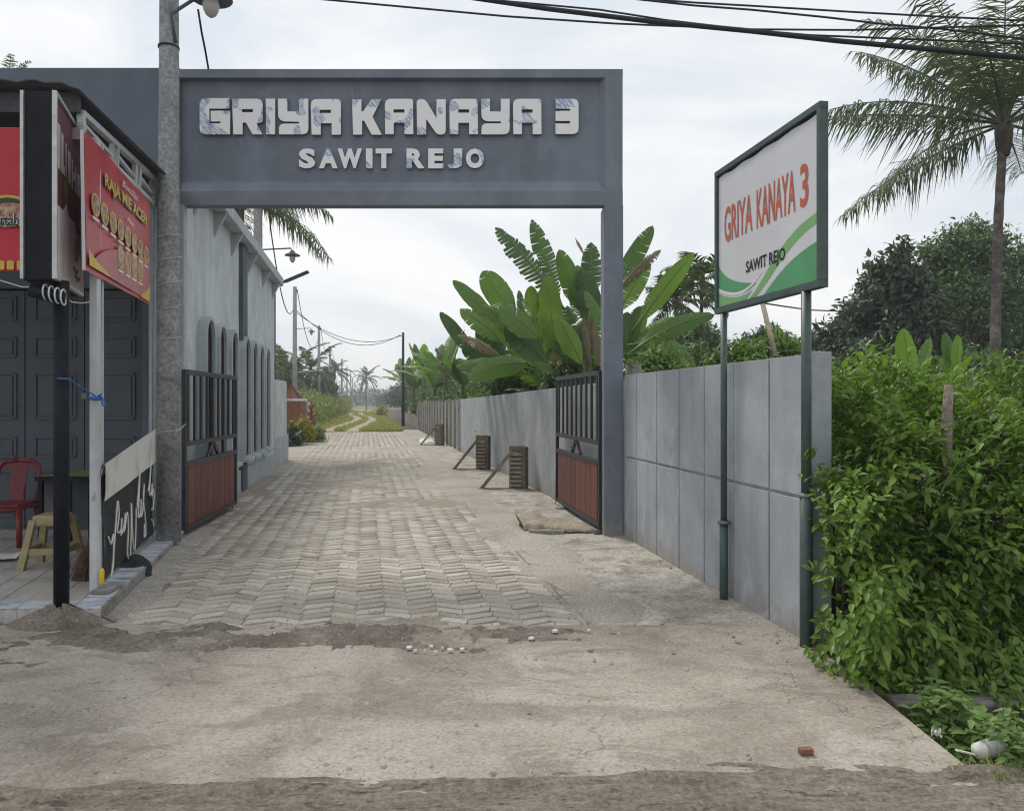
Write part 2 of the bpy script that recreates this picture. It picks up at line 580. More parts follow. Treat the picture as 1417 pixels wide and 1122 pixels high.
M['pole_conc'] = m_concrete('pole_concrete', [(0.28, (0.16, 0.168, 0.175)), (0.45, (0.255, 0.265, 0.27)), (0.6, (0.31, 0.32, 0.325)), (0.78, (0.40, 0.41, 0.41))], 4.0, 26, 0.7)
M['pole_far'] = m_concrete('pole_concrete_pale', [(0.3, (0.26, 0.25, 0.24)), (0.7, (0.36, 0.35, 0.33))], 1.0, 20, 0.3)
M['door'] = m_plain('door_paint', (0.085, 0.099, 0.120), 0.5, 0.12, 3)
M['black'] = m_plain('black_paint', (0.011, 0.013, 0.019), 0.6, 0.3, 9, spec=0.15)
M['gate_black'] = m_plain('gate_paint', (0.035, 0.038, 0.045), 0.45, 0.15, 9)
M['white_steel'] = m_paint_wall('white_steel', (0.55, 0.58, 0.60), (0.20, 0.15, 0.11), 0.55, 0.5, 0.1)
M['alu'] = m_plain('aluminium', (0.50, 0.50, 0.48), 0.4, 0.15, 14, 0.4)
M['green_steel'] = m_plain('green_steel', (0.058, 0.092, 0.088), 0.45, 0.2, 14, 0.0, 0.4)
M['galv'] = m_plain('galvanised', (0.18, 0.19, 0.2), 0.5, 0.25, 20, 0.5)
M['roof_dark'] = m_plain('roof_sheet', (0.06, 0.062, 0.068), 0.6, 0.2, 9)
M['wire'] = m_plain('cable_black', (0.022, 0.024, 0.032), 0.6, 0.1, 9)
M['wire_white'] = m_plain('wire_white', (0.55, 0.57, 0.58), 0.5, 0.1, 9)
M['pvc'] = m_plain('pvc_pipe', (0.36, 0.41, 0.45), 0.45, 0.1, 9)
M['glass_bulb'] = m_plain('lamp_globe', (0.40, 0.40, 0.36), 0.25, 0.08, 9)
M['lamp_shade'] = m_plain('lamp_shade', (0.09, 0.10, 0.13), 0.45, 0.15, 9)
M['red_plastic'] = m_plain('red_plastic', (0.17, 0.028, 0.032), 0.38, 0.12, 6)
M['beige_plastic'] = m_plain('beige_plastic', (0.34, 0.27, 0.15), 0.5, 0.15, 14)
M['yellow'] = m_plain('yellow_plastic', (0.75, 0.50, 0.02), 0.4, 0.08, 9)
M['blue_rope'] = m_plain('blue_rope', (0.03, 0.13, 0.45), 0.6, 0.15, 30)
M['dark_cloth'] = m_plain('dark_cloth', (0.022, 0.035, 0.033), 0.9, 0.3, 20)
M['bark'] = m_concrete('palm_bark', [(0.3, (0.06, 0.05, 0.043)), (0.5, (0.125, 0.11, 0.095)), (0.75, (0.27, 0.25, 0.225))], 3.5, 22, 0.9)
M['bark_dark'] = m_concrete('tree_bark', [(0.3, (0.05, 0.04, 0.03)), (0.7, (0.13, 0.11, 0.09))], 3.5, 22, 0.9)
M['wood'] = m_concrete('weathered_wood', [(0.3, (0.13, 0.105, 0.08)), (0.5, (0.22, 0.185, 0.145)), (0.75, (0.33, 0.285, 0.23))], 4.0, 30, 0.6)
M['bamboo'] = m_plain('bamboo', (0.36, 0.30, 0.22), 0.6, 0.2, 9)
M['brick'] = m_plain('brick_red', (0.25, 0.115, 0.08), 0.85, 0.2, 5, bump=0.4)
M['roof_tile'] = m_plain('roof_tile', (0.17, 0.09, 0.07), 0.85, 0.25, 5)
M['cardboard'] = m_concrete('cardboard', [(0.3, (0.20, 0.165, 0.12)), (0.5, (0.32, 0.275, 0.21)), (0.75, (0.42, 0.37, 0.29))], 4, 30, 0.4)
M['white_card'] = m_plain('white_card', (0.62, 0.62, 0.56), 0.6, 0.1, 9)
M['shard'] = m_plain('tile_shard', (0.66, 0.66, 0.64), 0.4, 0.1, 9)
M['dry_leaf'] = m_plain('dry_leaf', (0.22, 0.09, 0.035), 0.7, 0.3, 40)
M['glass'] = m_plain('dark_glass', (0.02, 0.022, 0.025), 0.12, 0.2, 2, 0, 0.5)
M['frame_brown'] = m_plain('brown_frame', (0.06, 0.042, 0.036), 0.5, 0.2, 9)
M['broom'] = m_concrete('broom_fibre', [(0.3, (0.06, 0.04, 0.03)), (0.7, (0.16, 0.11, 0.08))], 20, 60, 0.5)

def m_plank():
    t = NT('gate_plank')
    oi = t.n.new('ShaderNodeObjectInfo')
    g = t.noise(1.0, 5, 0.6, t.vec((30, 30, 2.2)))
    c = t.ramp(g, [(0.3, (0.105, 0.036, 0.026)), (0.7, (0.185, 0.072, 0.05))])
    c = t.mix(0.35, c, t.ramp(oi.outputs['Random'], [(0, (0.08, 0.032, 0.025)), (1, (0.22, 0.095, 0.07))]))
    t.base(c); t.set(0.55, 0, 0.3)
    return t.m
M['plank'] = m_plank()

def m_tile():
    t = NT('porch_tile')
    n = t.noise(3, 5, 0.6); f = t.noise(30, 3)
    oi = t.n.new('ShaderNodeObjectInfo')
    c = t.ramp(n, [(0.3, (0.34, 0.32, 0.29)), (0.7, (0.50, 0.485, 0.46))])
    c = t.mix(0.3, c, t.ramp(oi.outputs['Random'], [(0, (0.32, 0.30, 0.27)), (1, (0.52, 0.51, 0.49))]))
    c = t.mix(0.3, c, t.ramp(f, [(0.3, 0.3), (0.7, 0.75)]), 'OVERLAY')
    t.base(c); t.set(0.4, 0, 0.4)
    return t.m
M['tile'] = m_tile()
def m_tile_blue():
    t = NT('marbled_edge_tile')
    n = t.noise(1.6, 5, 0.6, t.vec((2.4, 7.0, 2)), 0.8)
    c = t.ramp(n, [(0.36, (0.16, 0.20, 0.30)), (0.45, (0.42, 0.46, 0.53)), (0.55, (0.60, 0.62, 0.66))])
    t.base(c); t.set(0.3, 0, 0.45)
    return t.m
M['tile_blue'] = m_tile_blue()

def m_letter():
    """white acrylic letters with a printed blue palm leaf motif"""
    t = NT('printed_letter')
    patch = t.noise(3.6, 1.5, 0.5, t.vec((1, 1, 1.0)))
    mp = t.n.new('ShaderNodeMapping')
    mp.inputs['Rotation'].default_value = (0, R(-42), 0)
    t.link(t.pos.outputs['Position'], mp.inputs['Vector'])
    mp2 = t.n.new('ShaderNodeMapping')
    mp2.inputs['Scale'].default_value = (8, 8, 60)
    t.link(mp.outputs['Vector'], mp2.inputs['Vector'])
    w = t.noise(1.0, 4, 0.6, mp2.outputs['Vector'], 0.7)
    leaf = t.ramp(w, [(0.38, (0.20, 0.25, 0.40)), (0.50, (0.44, 0.49, 0.62)), (0.60, (0.74, 0.755, 0.79))])
    c = t.mix(t.ramp(patch, [(0.56, 0.0), (0.575, 1.0)]), (0.80, 0.80, 0.80), leaf)
    t.base(c); t.set(0.4, 0, 0.4)
    return t.m
M['letter'] = m_letter()
M['letter_side'] = m_plain('letter_side', (0.16, 0.18, 0.23), 0.5, 0.1, 9)

# foliage
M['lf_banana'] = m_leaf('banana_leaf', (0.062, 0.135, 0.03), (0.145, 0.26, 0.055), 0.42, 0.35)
M['lf_banana_bright'] = m_leaf('banana_leaf_bright', (0.13, 0.24, 0.03), (0.2, 0.33, 0.05), 0.42, 0.4)
M['lf_banana_old'] = m_leaf('banana_leaf_old', (0.13, 0.1, 0.065), (0.28, 0.215, 0.14), 0.8, 0.2)
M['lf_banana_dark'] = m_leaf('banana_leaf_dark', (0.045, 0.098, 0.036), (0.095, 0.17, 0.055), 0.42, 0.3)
M['lf_bush'] = m_leaf('bush_leaf', (0.070, 0.145, 0.028), (0.235, 0.36, 0.065), 0.45, 0.4)
M['lf_bright'] = m_leaf('young_leaf', (0.1, 0.21, 0.03), (0.21, 0.37, 0.055), 0.42, 0.4)
M['lf_palm'] = m_leaf('palm_leaf', (0.058, 0.085, 0.040), (0.125, 0.165, 0.070), 0.65, 0.3)
M['lf_palm_old'] = m_leaf('palm_leaf_old', (0.10, 0.11, 0.045), (0.18, 0.17, 0.08), 0.6, 0.25)
M['lf_dark'] = m_leaf('dark_tree_leaf', (0.045, 0.070, 0.052), (0.115, 0.16, 0.10), 0.5, 0.2)
M['lf_mid'] = m_leaf('mid_tree_leaf', (0.065, 0.12, 0.055), (0.165, 0.25, 0.10), 0.5, 0.25)
M['lf_far'] = m_leaf('far_tree_leaf', (0.05, 0.075, 0.06), (0.10, 0.135, 0.095), 0.6, 0.2)
M['lf_yellow'] = m_leaf('yellow_shrub_leaf', (0.20, 0.20, 0.025), (0.42, 0.36, 0.05), 0.5, 0.3)
M['lf_weed'] = m_leaf('weed_leaf', (0.09, 0.165, 0.04), (0.20, 0.31, 0.085), 0.5, 0.3)
M['lf_hedge'] = m_leaf('hedge_leaf', (0.12, 0.16, 0.035), (0.25, 0.28, 0.07), 0.5, 0.3)
M['lf_red'] = m_leaf('red_leaf', (0.20, 0.03, 0.05), (0.35, 0.08, 0.1), 0.5, 0.3)
M['grass'] = m_leaf('grass_blade', (0.24, 0.27, 0.08), (0.46, 0.44, 0.20), 0.6, 0.3)
M['petiole'] = m_plain('pale_midrib', (0.15, 0.22, 0.06), 0.5, 0.15, 9)
M['pseudostem'] = m_plain('banana_stem', (0.09, 0.10, 0.045), 0.7, 0.3, 5)

# ------------------------------------------------------------------ the ground
SL = -0.19                                  # the lane's drift to the left per metre of depth
def lane_right(Y): return 0.55 + SL * (Y - 5.5)
def lane_left(Y): return -2.72 - 0.235 * (Y - 5.5) if Y < 11 else -4.0125 - 0.175 * (Y - 11)
def wall_x(Y): return 2.754 - 0.156 * Y if Y < 9.25 else 1.28 - 0.192 * (Y - 9.25)

gx = np.array([-900, -300, -120, -60, -30, -15, 1.9, 2.02, 9, 20, 40, 120, 300, 900.])
gy = np.array([-60, -10, 1.0, 3.25, 3.3, 4.10, 4.12, 20, 60, 160, 400, 1500.])
def ground_z(X, Y):
    z = np.full(X.shape, -0.035)
    z[(X > 2.0) & (Y > 3.26) & (Y < 4.11)] = -0.34
    z[(Y > 1000)] = -1.0
    return z
V, Fc = height_grid(gx, gy, ground_z)
tag(np_mesh('ground', V, Fc, M['soil']), kind='structure')

# far green field past the crossing road
mb = MB().add([(-200, 172, 0.0), (160, 172, 0.0), (160, 420, 0.0), (-200, 420, 0.0)], [(0, 1, 2, 3)])
tag(make('field', mb, M['far_field']), kind='structure')
mb = MB().box(-120, 60, 160.5, 166, -0.2, 0.02)
tag(make('crossing_road', mb, M['pole_far']), kind='structure')

# concrete apron in front of and beside the pavers (ragged front edge over the mud)
rng = np.random.default_rng(3)
def strip(xs, yf, yb, ztop, thick, rows=6):
    P = []
    for k in range(rows + 1):
        t = k / rows
        P.append([(x, yf(x) * (1 - t) + yb(x) * t, ztop(x, yf(x) * (1 - t) + yb(x) * t)) for x in xs])
    mb = MB().grid(P)
    mb.grid([[(p[0], p[1], p[2] - thick) for p in P[0]], P[0]])
    mb.grid([[(r[-1][0], r[-1][1], r[-1][2] - 0.33) for r in P][::-1], [r[-1] for r in P][::-1]])
    return mb
xs = np.arange(-9, 1.985, 0.02)
yf_ = lambda x: 2.85 + 0.0 * 0.10 * (float(fbm(x * 2.2 + 5, 0.5, 4, 5)) - 0.5) * 2 + 0.11 * (float(fbm(x * 9, 1.0, 4, 9)) - 0.5) - 0.012 * x + (0.25 * max(0, x - 1.2) * 0.4)
mb = strip(xs, yf_, lambda x: 5.47, lambda x, y: 0.012 + 0.006 * float(fbm(x * 3, y * 3, 3, 2)), 0.06, 40)
tag(make('concrete_apron', mb, M['apron'], smooth=True), kind='structure')
ys = np.concatenate([np.arange(5.47, 12, 0.12), np.arange(12, 44, 0.6)])
P = [[(lane_right(y) * (1 - t) + (wall_x(y) + 0.05) * t, y, 0.010 + 0.010 * float(fbm(t * 6 + 3, y * 4, 3, 8))) for t in np.linspace(0, 1, 14)] for y in ys]
tag(make('side_strip', MB().grid(P), M['apron_side'], smooth=True), kind='structure')

# bed under the pavers, mortar by the kerb
P = [[(lane_left(y) - 0.25, y, -0.012), (lane_right(y) + 0.03, y, -0.012)] for y in np.arange(5.45, 41.5, 0.5)]
tag(make('driveway_bed', MB().grid(P), M['bed']), kind='structure')
P = [[(lane_left(y) - 0.30 + 0.33 * t + (0.12 * (float(vnoise(y * 3, 2, 4)) - 0.5) if t == 1 else 0), y, 0.022 * (1 - t) + 0.002 + 0.008 * float(vnoise(y * 9, t * 5, 6))) for t in (0, 0.35, 0.7, 1)] for y in np.arange(5.40, 9.0, 0.06)]
tag(make('mortar_strip', MB().grid(P), M['mortar'], smooth=True), kind='structure')

# ------------------------------------------------------------------ pavers
drive = tag(bpy.data.objects.new('driveway', None), kind='structure')
COL.objects.link(drive)
ORG['driveway'] = Vector((0, 0, 0))
PW, PD, PS = 0.202, 0.138, 0.108
def paver_shape(sgn, seed):
    rr = random.Random(seed)
    w, d = PW / 2 - 0.0015, PD / 2 - 0.0150
    s = PS / 2 * sgn * 0.92
    k = SL * 0.0
    j = lambda: rr.uniform(-0.0022, 0.0022)
    base = [(-w, -d - s), (w, -d + s), (w, d + s), (-w, d - s)]
    base = [(x + j() + k, y + j()) for x, y in base]
    top = [(x * 0.992, y * 0.90) for x, y in base]
    zt = [0.011 + rr.uniform(-0.001, 0.002) for _ in range(4)]
    vs = [(x, y, -0.03) for x, y in base] + [(x, y, zt[i] - 0.006) for i, (x, y) in enumerate(base)] + [(x, y, zt[i]) for i, (x, y) in enumerate(top)]
    fs = [(8, 9, 10, 11)]
    for a in range(4):
        b = (a + 1) % 4
        fs += [(a, b, 4 + b, 4 + a), (4 + a, 4 + b, 8 + b, 8 + a)]
    return vs, fs
shapes = {s: [paver_shape(s, 10 * k + s) for k in range(5)] for s in (1, -1)}
pmesh = {}
for s in (1, -1):
    for k in range(5):
        me = bpy.data.meshes.new('paver')
        me.from_pydata(shapes[s][k][0], [], shapes[s][k][1])
        me.materials.append(M['paver'])
        pmesh[s, k] = me
rr = random.Random(4)
bulkV, bulkF, nb = [], [], 0
fs_arr = np.array([f for f in shapes[1][0][1]])
n_single = 0
row = 0
Y = 5.46
while Y < 40.7:
    xl, xr = lane_left(Y) + 0.1 + 0.25 * (rr.random() - 0.5) * (Y < 9), lane_right(Y)
    c0 = int(math.floor((xl - SL * (Y - 5.5)) / PW)); c1 = int(math.floor((xr - SL * (Y - 5.5)) / PW))
    for c in range(c0, c1 + 1):
        x = c * PW + SL * (Y - 5.5) + rr.gauss(0, 0.003)
        yy = Y + rr.gauss(0, 0.004)
        z = rr.gauss(0, 0.0016)
        s = 1 if c % 2 else -1
        k = rr.randrange(5)
        tx, ty, rz = rr.gauss(0, 0.020), rr.gauss(0, 0.005), rr.gauss(0, 0.010)
        if Y < 5.5 and rr.random() < 0.25:
            continue
        if n_single < 290:
            o = bpy.data.objects.new('paver', pmesh[s, k])
            COL.objects.link(o)
            o.parent = drive
            o.location = (x, yy, z)
            o.rotation_euler = (tx, ty, rz)
            n_single += 1
        else:
            v = np.array(shapes[s][k][0])
            m3 = np.array(Euler((tx, ty, rz)).to_matrix())
            bulkV.append(v @ m3.T + np.array([x, yy, z]))
            bulkF.append(fs_arr + nb)
            nb += len(v)
    Y += PD
np_mesh('pavers_beyond', np.concatenate(bulkV), np.concatenate(bulkF), M['paver'], drive, kind='stuff')

# dirt that has washed over the pavers (rises above them only in patches)
V, Fc = height_grid(np.arange(-1.0, 4.4, 0.035), np.arange(5.35, 22, 0.045),
    lambda X, Y: 0.0050 + 0.050 * np.clip(fbm(X * 0.95 + 3, Y * 0.75, 5, 21) - 0.50, -0.10, 0.35) + 0.010 * (fbm(X * 7, Y * 7, 3, 33) - 0.5)
    + 0.0 * X)
V[:, 0] += -3.05 + SL * (V[:, 1] - 5.5)
ok = None
tag(np_mesh('driveway_dirt', V, Fc, M['sand'], smooth=True), kind='structure')

M['dust'] = m_concrete('pale_dust', [(0.3, (0.27, 0.243, 0.203)), (0.5, (0.345, 0.315, 0.27)), (0.72, (0.41, 0.38, 0.332))], 0.9, 40, 0.4)
V, Fc = height_grid(np.arange(-1.0, 4.3, 0.04), np.concatenate([np.arange(5.42, 14, 0.045), np.arange(14, 41, 0.12)]),
    lambda X, Y: 0.0045 + 0.036 * (fbm(X * 0.8 + 13, Y * 0.45, 4, 121) - 0.5) + 0.006 * (fbm(X * 8, Y * 8, 2, 133) - 0.5) - 0.030 * np.exp(-((Y - 5.4) / 1.6) ** 2) * np.clip((3.5 - X) * 1.6, 0, 1)
    - 0.30 * np.clip(5.56 - Y, 0, 0.14) + 0.075 * np.clip(X - 3.42 + 0.7 * (fbm(X * 1.5 + 40, Y * 1.1, 4, 141) - 0.5), 0, 0.4) - 0.10 * np.clip(X - 3.92 + 0.5 * (fbm(X * 2, Y * 2, 3, 151) - 0.5), 0, 1))
V[:, 0] += -3.05 + SL * (V[:, 1] - 5.5)
tag(np_mesh('driveway_dust', V, Fc, M['dust'], smooth=True), kind='structure')

# band of loose dirt between the pavers and the apron
def band(X, Y):
    wob = 0.04 + 0.26 * (fbm(X * 1.1, 0 * Y + 2, 4, 13) - 0.5)
    b = np.exp(-(np.abs(Y - 5.14 - wob) / 0.37) ** 4)
    fade = 1 / (1 + np.exp((X - 0.45 - 1.6 * (fbm(X * 1.3, Y * 2.5, 3, 3) - 0.5)) * 5))
    n = fbm(X * 2.4, Y * 4.5, 6, 41)
    left = 1 / (1 + np.exp((X + 2.4) * 2.5))
    wide = np.exp(-(np.abs(Y - 4.72) / 0.34) ** 4) * left * 0.75
    clod = np.clip(fbm(X * 16, Y * 16, 3, 51) - 0.52, 0, 1) * 0.09
    d_ = np.abs((Y - 4.95) + 1.42 * (X + .55)) / 1.74
    skid = np.exp(-(d_ / .07) ** 2) * (Y > 4.2) * (Y < 4.98) * .55
    return -0.034 + np.maximum(np.maximum(b, wide) * fade, skid) * (0.004 + 0.10 * n + clod) + 0.010 * (fbm(X * 22, Y * 22, 2, 52) - 0.5)
V, Fc = height_grid(np.arange(-7.0, 2.0, 0.022), np.arange(4.2, 5.52, 0.022), band)
tag(np_mesh('dirt_band', V, Fc, M['dirt'], smooth=True), kind='structure')

# the muddy roadside the photographer stands on
def mudz(X, Y):
    edge = 3.205 + 0.010 * X + 0.20 * (fbm(X * 1.1 + 9, 0 * Y, 4, 15) - 0.5) + 0.30 * np.clip(X - 1.5, 0, 1) * 0.4
    rut = 0.045 * (fbm(X * 1.6 + 0.6 * Y, Y * 10, 5, 61) - 0.5) + 0.060 * (fbm(X * 5, Y * 16, 5, 71) - 0.5)
    d = edge - Y
    prof_ = np.clip(d * 0.15, -0.06, 0.055) + 0.014 * np.exp(-((d - 0.03) / 0.05) ** 2)
    e = np.clip((Y - 3.36) * 1.2, 0, 1) * np.clip((X - 1.9) * 2, 0, 1)
    return 0.014 + prof_ + rut - 0.6 * e
V, Fc = height_grid(np.concatenate([[-40, -20, -10], np.arange(-3.6, 3.6, 0.018), [5, 8, 20, 40]]), np.concatenate([[-20, -8, 0, 1.5], np.arange(2.6, 3.75, 0.014)]), mudz)
tag(np_mesh('mud_road', V, Fc, m_mud(), smooth=True), kind='structure')

# grass verges: the lane beyond the pavers and its left shoulder
def verge_left(Y): return -2.33 - 0.184 * Y - 9.5
P = [[(lane_left(y) - 14 + (lane_right(y) + 0.4 - lane_left(y) + 14) * t, y, -0.004 + 0.02 * float(fbm(t * 30, y, 2, 3))) for t in np.linspace(0, 1, 20)] for y in np.arange(40.6, 161, 1.5)]
tag(make('grass_lane', MB().grid(P), M['grass_ground'], smooth=True), kind='structure')
P = [[(lane_left(y) - 12 + 11.7 * t + (0.3 if t == 1 else 0), y, -0.008) for t in np.linspace(0, 1, 8)] for y in np.arange(21, 42, 1.5)]
tag(make('grass_shoulder', MB().grid(P), M['grass_ground']), kind='structure')
for off in (-0.72, 0.72):
    P = []
    for y in np.arange(41, 160, 1.0):
        c = lane_right(y) - 2.1 + off * 0.95 + 0.7 * math.sin(y * 0.10 + 1.0 + off * .3) - 0.25
        w = 0.30 + 0.50 * float(fbm(y * 0.7, off * 5, 3, 5)); c += 0.3 * (float(vnoise(y * 0.9, off, 7)) - 0.5)
        P.append([(c - w, y, 0.012), (c - w * 0.4, y, 0.03), (c + w * 0.4, y, 0.03), (c + w, y, 0.012)])
    tag(make('wheel_track', MB().grid(P), M['track']), kind='structure')
# grass tufts on the lane
n = 26000
yy = 41 + 90 * rng.random(n) ** 1.6
uu = rng.random(n)
xx = (np.array([lane_left(a) for a in yy]) - 2.5) + uu * (np.array([lane_right(a) for a in yy]) + 0.4 - np.array([lane_left(a) for a in yy]) + 2.5)
cen = np.array([lane_right(a) for a in yy]) - 2.2
cen = cen + 0.7 * np.sin(yy * 0.10 + 1.0) - .15
keep = (np.abs(np.abs(xx - cen) - 0.67) > 0.30 + 0.30 * rng.random(n))
xx, yy = xx[keep], yy[keep]; n = len(xx)
Pp = np.stack([xx, yy, np.zeros(n)], -1)
D = np.stack([rng.normal(0, .35, n), rng.normal(0, .35, n), np.ones(n)], -1)
N = np.stack([rng.normal(0, .3, n), -np.ones(n), rng.normal(0, .3, n)], -1)
V, Fc = leaf_arrays(Pp, D, N, rng.uniform(.08, .28, n), KITE_V * np.array([1, .5, 1]), KITE_F)
tag(np_mesh('lane_grass', V, Fc, M['grass']), kind='stuff')
# ------------------------------------------------------------------ flat lettering helpers
def roundpoly(pts, n=5):
    """2D polygon; a point may carry a third value, the radius of its corner"""
    out = []
    m = len(pts)
    for i in range(m):
        p = Vector(pts[i][:2]); r = pts[i][2] if len(pts[i]) > 2 else 0
        if not r:
            out.append(tuple(p)); continue
        a = (Vector(pts[i - 1][:2]) - p); b = (Vector(pts[(i + 1) % m][:2]) - p)
        r = min(r, a.length * 0.5, b.length * 0.5)
        A = p + a.normalized() * r; B = p + b.normalized() * r
        for k in range(n + 1):
            t = k / n
            q = A * (1 - t) ** 2 + p * 2 * t * (1 - t) + B * t * t
            out.append(tuple(q))
    return out

def curve_mesh(splines, extrude, bevel=0.0, offset=0.0):
    cu = bpy.data.curves.new('outline', 'CURVE')
    cu.dimensions = '2D'
    cu.fill_mode = 'BOTH'
    cu.extrude = extrude
    cu.bevel_depth = bevel
    cu.bevel_resolution = 1
    for pts in splines:
        s = cu.splines.new('POLY')
        s.points.add(len(pts) - 1)
        for q, p in zip(s.points, pts):
            q.co = (p[0], p[1], 0, 1)
        s.use_cyclic_u = True
    ob = bpy.data.objects.new('outline', cu)
    me = bpy.data.meshes.new_from_object(ob)
    bpy.data.objects.remove(ob)
    return me

def text_mesh(txt, size=1.0, extrude=0.004, offset=0.0, sx=1.0, shear=0.0, bevel=0.0):
    cu = bpy.data.curves.new('text', 'FONT')
    cu.body = txt
    cu.size = size
    cu.extrude = extrude
    cu.offset = offset
    cu.shear = shear
    cu.bevel_depth = bevel
    cu.resolution_u = 3
    ob = bpy.data.objects.new('text', cu)
    COL.objects.link(ob)
    bpy.context.view_layer.update()
    dg = bpy.context.evaluated_depsgraph_get()
    me = bpy.data.meshes.new_from_object(ob.evaluated_get(dg))
    bpy.data.objects.remove(ob)
    co = np.empty(len(me.vertices) * 3, dtype=np.float32)
    me.vertices.foreach_get('co', co)
    co = co.reshape(-1, 3)
    if len(co):
        co[:, 0] -= co[:, 0].min(); co[:, 1] -= co[:, 1].min()
    me.vertices.foreach_set('co', co.ravel())
    return me, (float(co[:, 0].max()), float(co[:, 1].max())) if len(co) else (1, 1)

def fit_on(me, size, w, h, O, U, Vv, Nn, off):
    """scale a text mesh to w x h and lay it on the plane through O with axes U (right), Vv (up), normal Nn"""
    co = np.empty(len(me.vertices) * 3, dtype=np.float32)
    me.vertices.foreach_get('co', co)
    co = co.reshape(-1, 3).astype(float)
    co[:, 0] *= w / size[0]; co[:, 1] *= h / size[1]
    W = np.array(O)[None] + co[:, 0:1] * np.array(U)[None] + co[:, 1:2] * np.array(Vv)[None] + (co[:, 2:3] + off) * np.array(Nn)[None]
    me.vertices.foreach_set('co', W.astype(np.float32).ravel())
    me.update()
    return me

def put_mesh(name, me, mat, parent, org=None):
    me.materials.clear()
    if hasattr(mat, '__len__'):
        for m in mat: me.materials.append(m)
    else:
        me.materials.append(mat)
    o = bpy.data.objects.new(name, me)
    COL.objects.link(o)
    if parent is not None:
        o.parent = parent
        g = ORG.get(parent.name, Vector((0, 0, 0)))
        ORG[o.name] = g
        me.transform(Matrix.Translation(-g))
    return o

# ------------------------------------------------------------------ entrance gateway
YG = 9.1
KG = F / YG
gX = lambda px: (px - CX) / KG
gZ = lambda py: EYE + (HY - py) / KG
gate = thing('entrance_gateway', (0, YG, 0), 'tall slate grey entrance gateway with raised white letters spanning the paved lane', 'gateway')
DP = 0.085                                           # depth of the recessed sign panel
xo0, xo1, zo0, zo1 = gX(246), gX(862), 3.925, gZ(95.5)
xi0, xi1, zi0, zi1 = gX(249), gX(838), gZ(264.5), gZ(108)
xp0, xp1, zp0, zp1 = gX(249), gX(829), gZ(248.5), gZ(109)
mb = MB().box(xo0, xo1, YG + DP, YG + 0.16, zo0 + 0.004, zo1 - 0.004)
make('sign_panel', mb, M['slate'], gate)
mb = MB()                                            # frame around it: top lip, sloped ledge, right border
f, b = YG, YG + DP + 0.002
mb.prism([(xo0, f, zi1), (xo0, f, zo1), (xo0, b + .1, zo1), (xo0, b + .1, zi1)], (xo1 - xo0, 0, 0))
make('top_lip', mb, M['slate_lip'], gate, bevel=0.008)
mb = MB().prism([(xo0, f, zo0), (xo0, f, zi0), (xo0, b, zp0), (xo0, b + 0.08, zp0), (xo0, b + .08, zo0)], (xo1 - xo0, 0, 0))
make('bottom_ledge', mb, M['slate_lip'], gate, bevel=0.006)
mb = MB().prism([(xi1, f + 0.001, zi0 - .02), (xo1 - .003, f + 0.001, zi0 - .02), (xo1 - .003, b + 0.06, zi0 - .02), (xp1, b, zi0 - .02)], (0, 0, zi1 - zi0 + 0.04))
make('side_border', mb, M['slate_lip'], gate)
mb = MB().box(gX(836), gX(862.5), YG - 0.002, YG + 0.36, -0.03, zo0 + 0.01)
make('column', mb, M['slate'], gate, bevel=0.012)
mb = MB().box(gX(243.5), gX(254.6), YG - 0.002, YG + 0.09, -0.03, zo0 + 0.01)
make('column', mb, M['wall_grey'], gate, bevel=0.01)

# the big letters, traced in the units of their own artwork (y down), one object per letter
def art1(pts, r=1.0):
    k = 5.0607
    return [((p[0] / k + 265 - CX) / KGp, (HY - (p[1] / k + 125)) / KGp, (p[2] / k / KGp) if len(p) > 2 else 0) for p in pts]
def art2(pts):
    k = 4.1676
    return [((p[0] / k + 535 - CX) / KGp, (HY - (p[1] / k + 125)) / KGp, (p[2] / k / KGp) if len(p) > 2 else 0) for p in pts]
KGp = F / (YG + DP - 0.03)
G_ = [[(62, 62, 45), (267, 62), (267, 132), (127, 132), (127, 238), (208, 238), (208, 222), (140, 222), (140, 150), (272, 150), (272, 312), (62, 312, 45)]]
R_ = [[(290, 66), (500, 66, 45), (500, 232, 60), (455, 232), (498, 312), (432, 312), (385, 230), (360, 230), (360, 312), (297, 312)], [(355, 135), (435, 135), (435, 161), (355, 161)]]
I_ = [[(525, 66), (587, 66), (587, 312), (527, 312)]]
Y_ = [[(610, 66), (672, 66), (672, 155), (757, 155), (757, 66), (818, 66), (820, 312, 45), (617, 312), (617, 240, 40), (757, 240), (757, 224), (610, 222, 55)]]
A_ = [[(838, 68, 45), (1047, 68, 20), (1047, 314), (985, 314), (985, 234), (906, 234), (906, 314), (845, 314)], [(900, 140), (980, 140), (980, 166), (900, 166)]]
K_ = [[(1128, 70), (1190, 70), (1190, 155), (1205, 155), (1262, 70), (1327, 70), (1268, 190), (1332, 314), (1264, 314), (1212, 217), (1195, 217), (1195, 314), (1135, 314)]]
N_ = [[(175, 57, 30), (222, 57, 18), (290, 170), (290, 57), (340, 57), (340, 258, 45), (292, 258, 18), (228, 165), (228, 258), (178, 258)]]
T3 = [[(975, 55), (1105, 55, 34), (1105, 255, 34), (975, 255), (975, 197), (1058, 197), (1058, 180), (975, 180), (975, 124), (1058, 124), (1058, 109), (975, 109)]]
A2 = [[(730, 55, 35), (890, 55, 15), (892, 256), (843, 256), (843, 190), (779, 190), (779, 256), (732, 256)], [(778, 113), (843, 113), (843, 135), (778, 135)]]
Y2 = [[(547, 55), (595, 55), (595, 128), (660, 128), (660, 55), (708, 55), (708, 257, 35), (548, 257), (550, 196, 30), (660, 196), (660, 182), (549, 182, 40)]]
def shifted(spl, dx):
    return [[(p[0] + dx,) + tuple(p[1:]) for p in s] for s in spl]
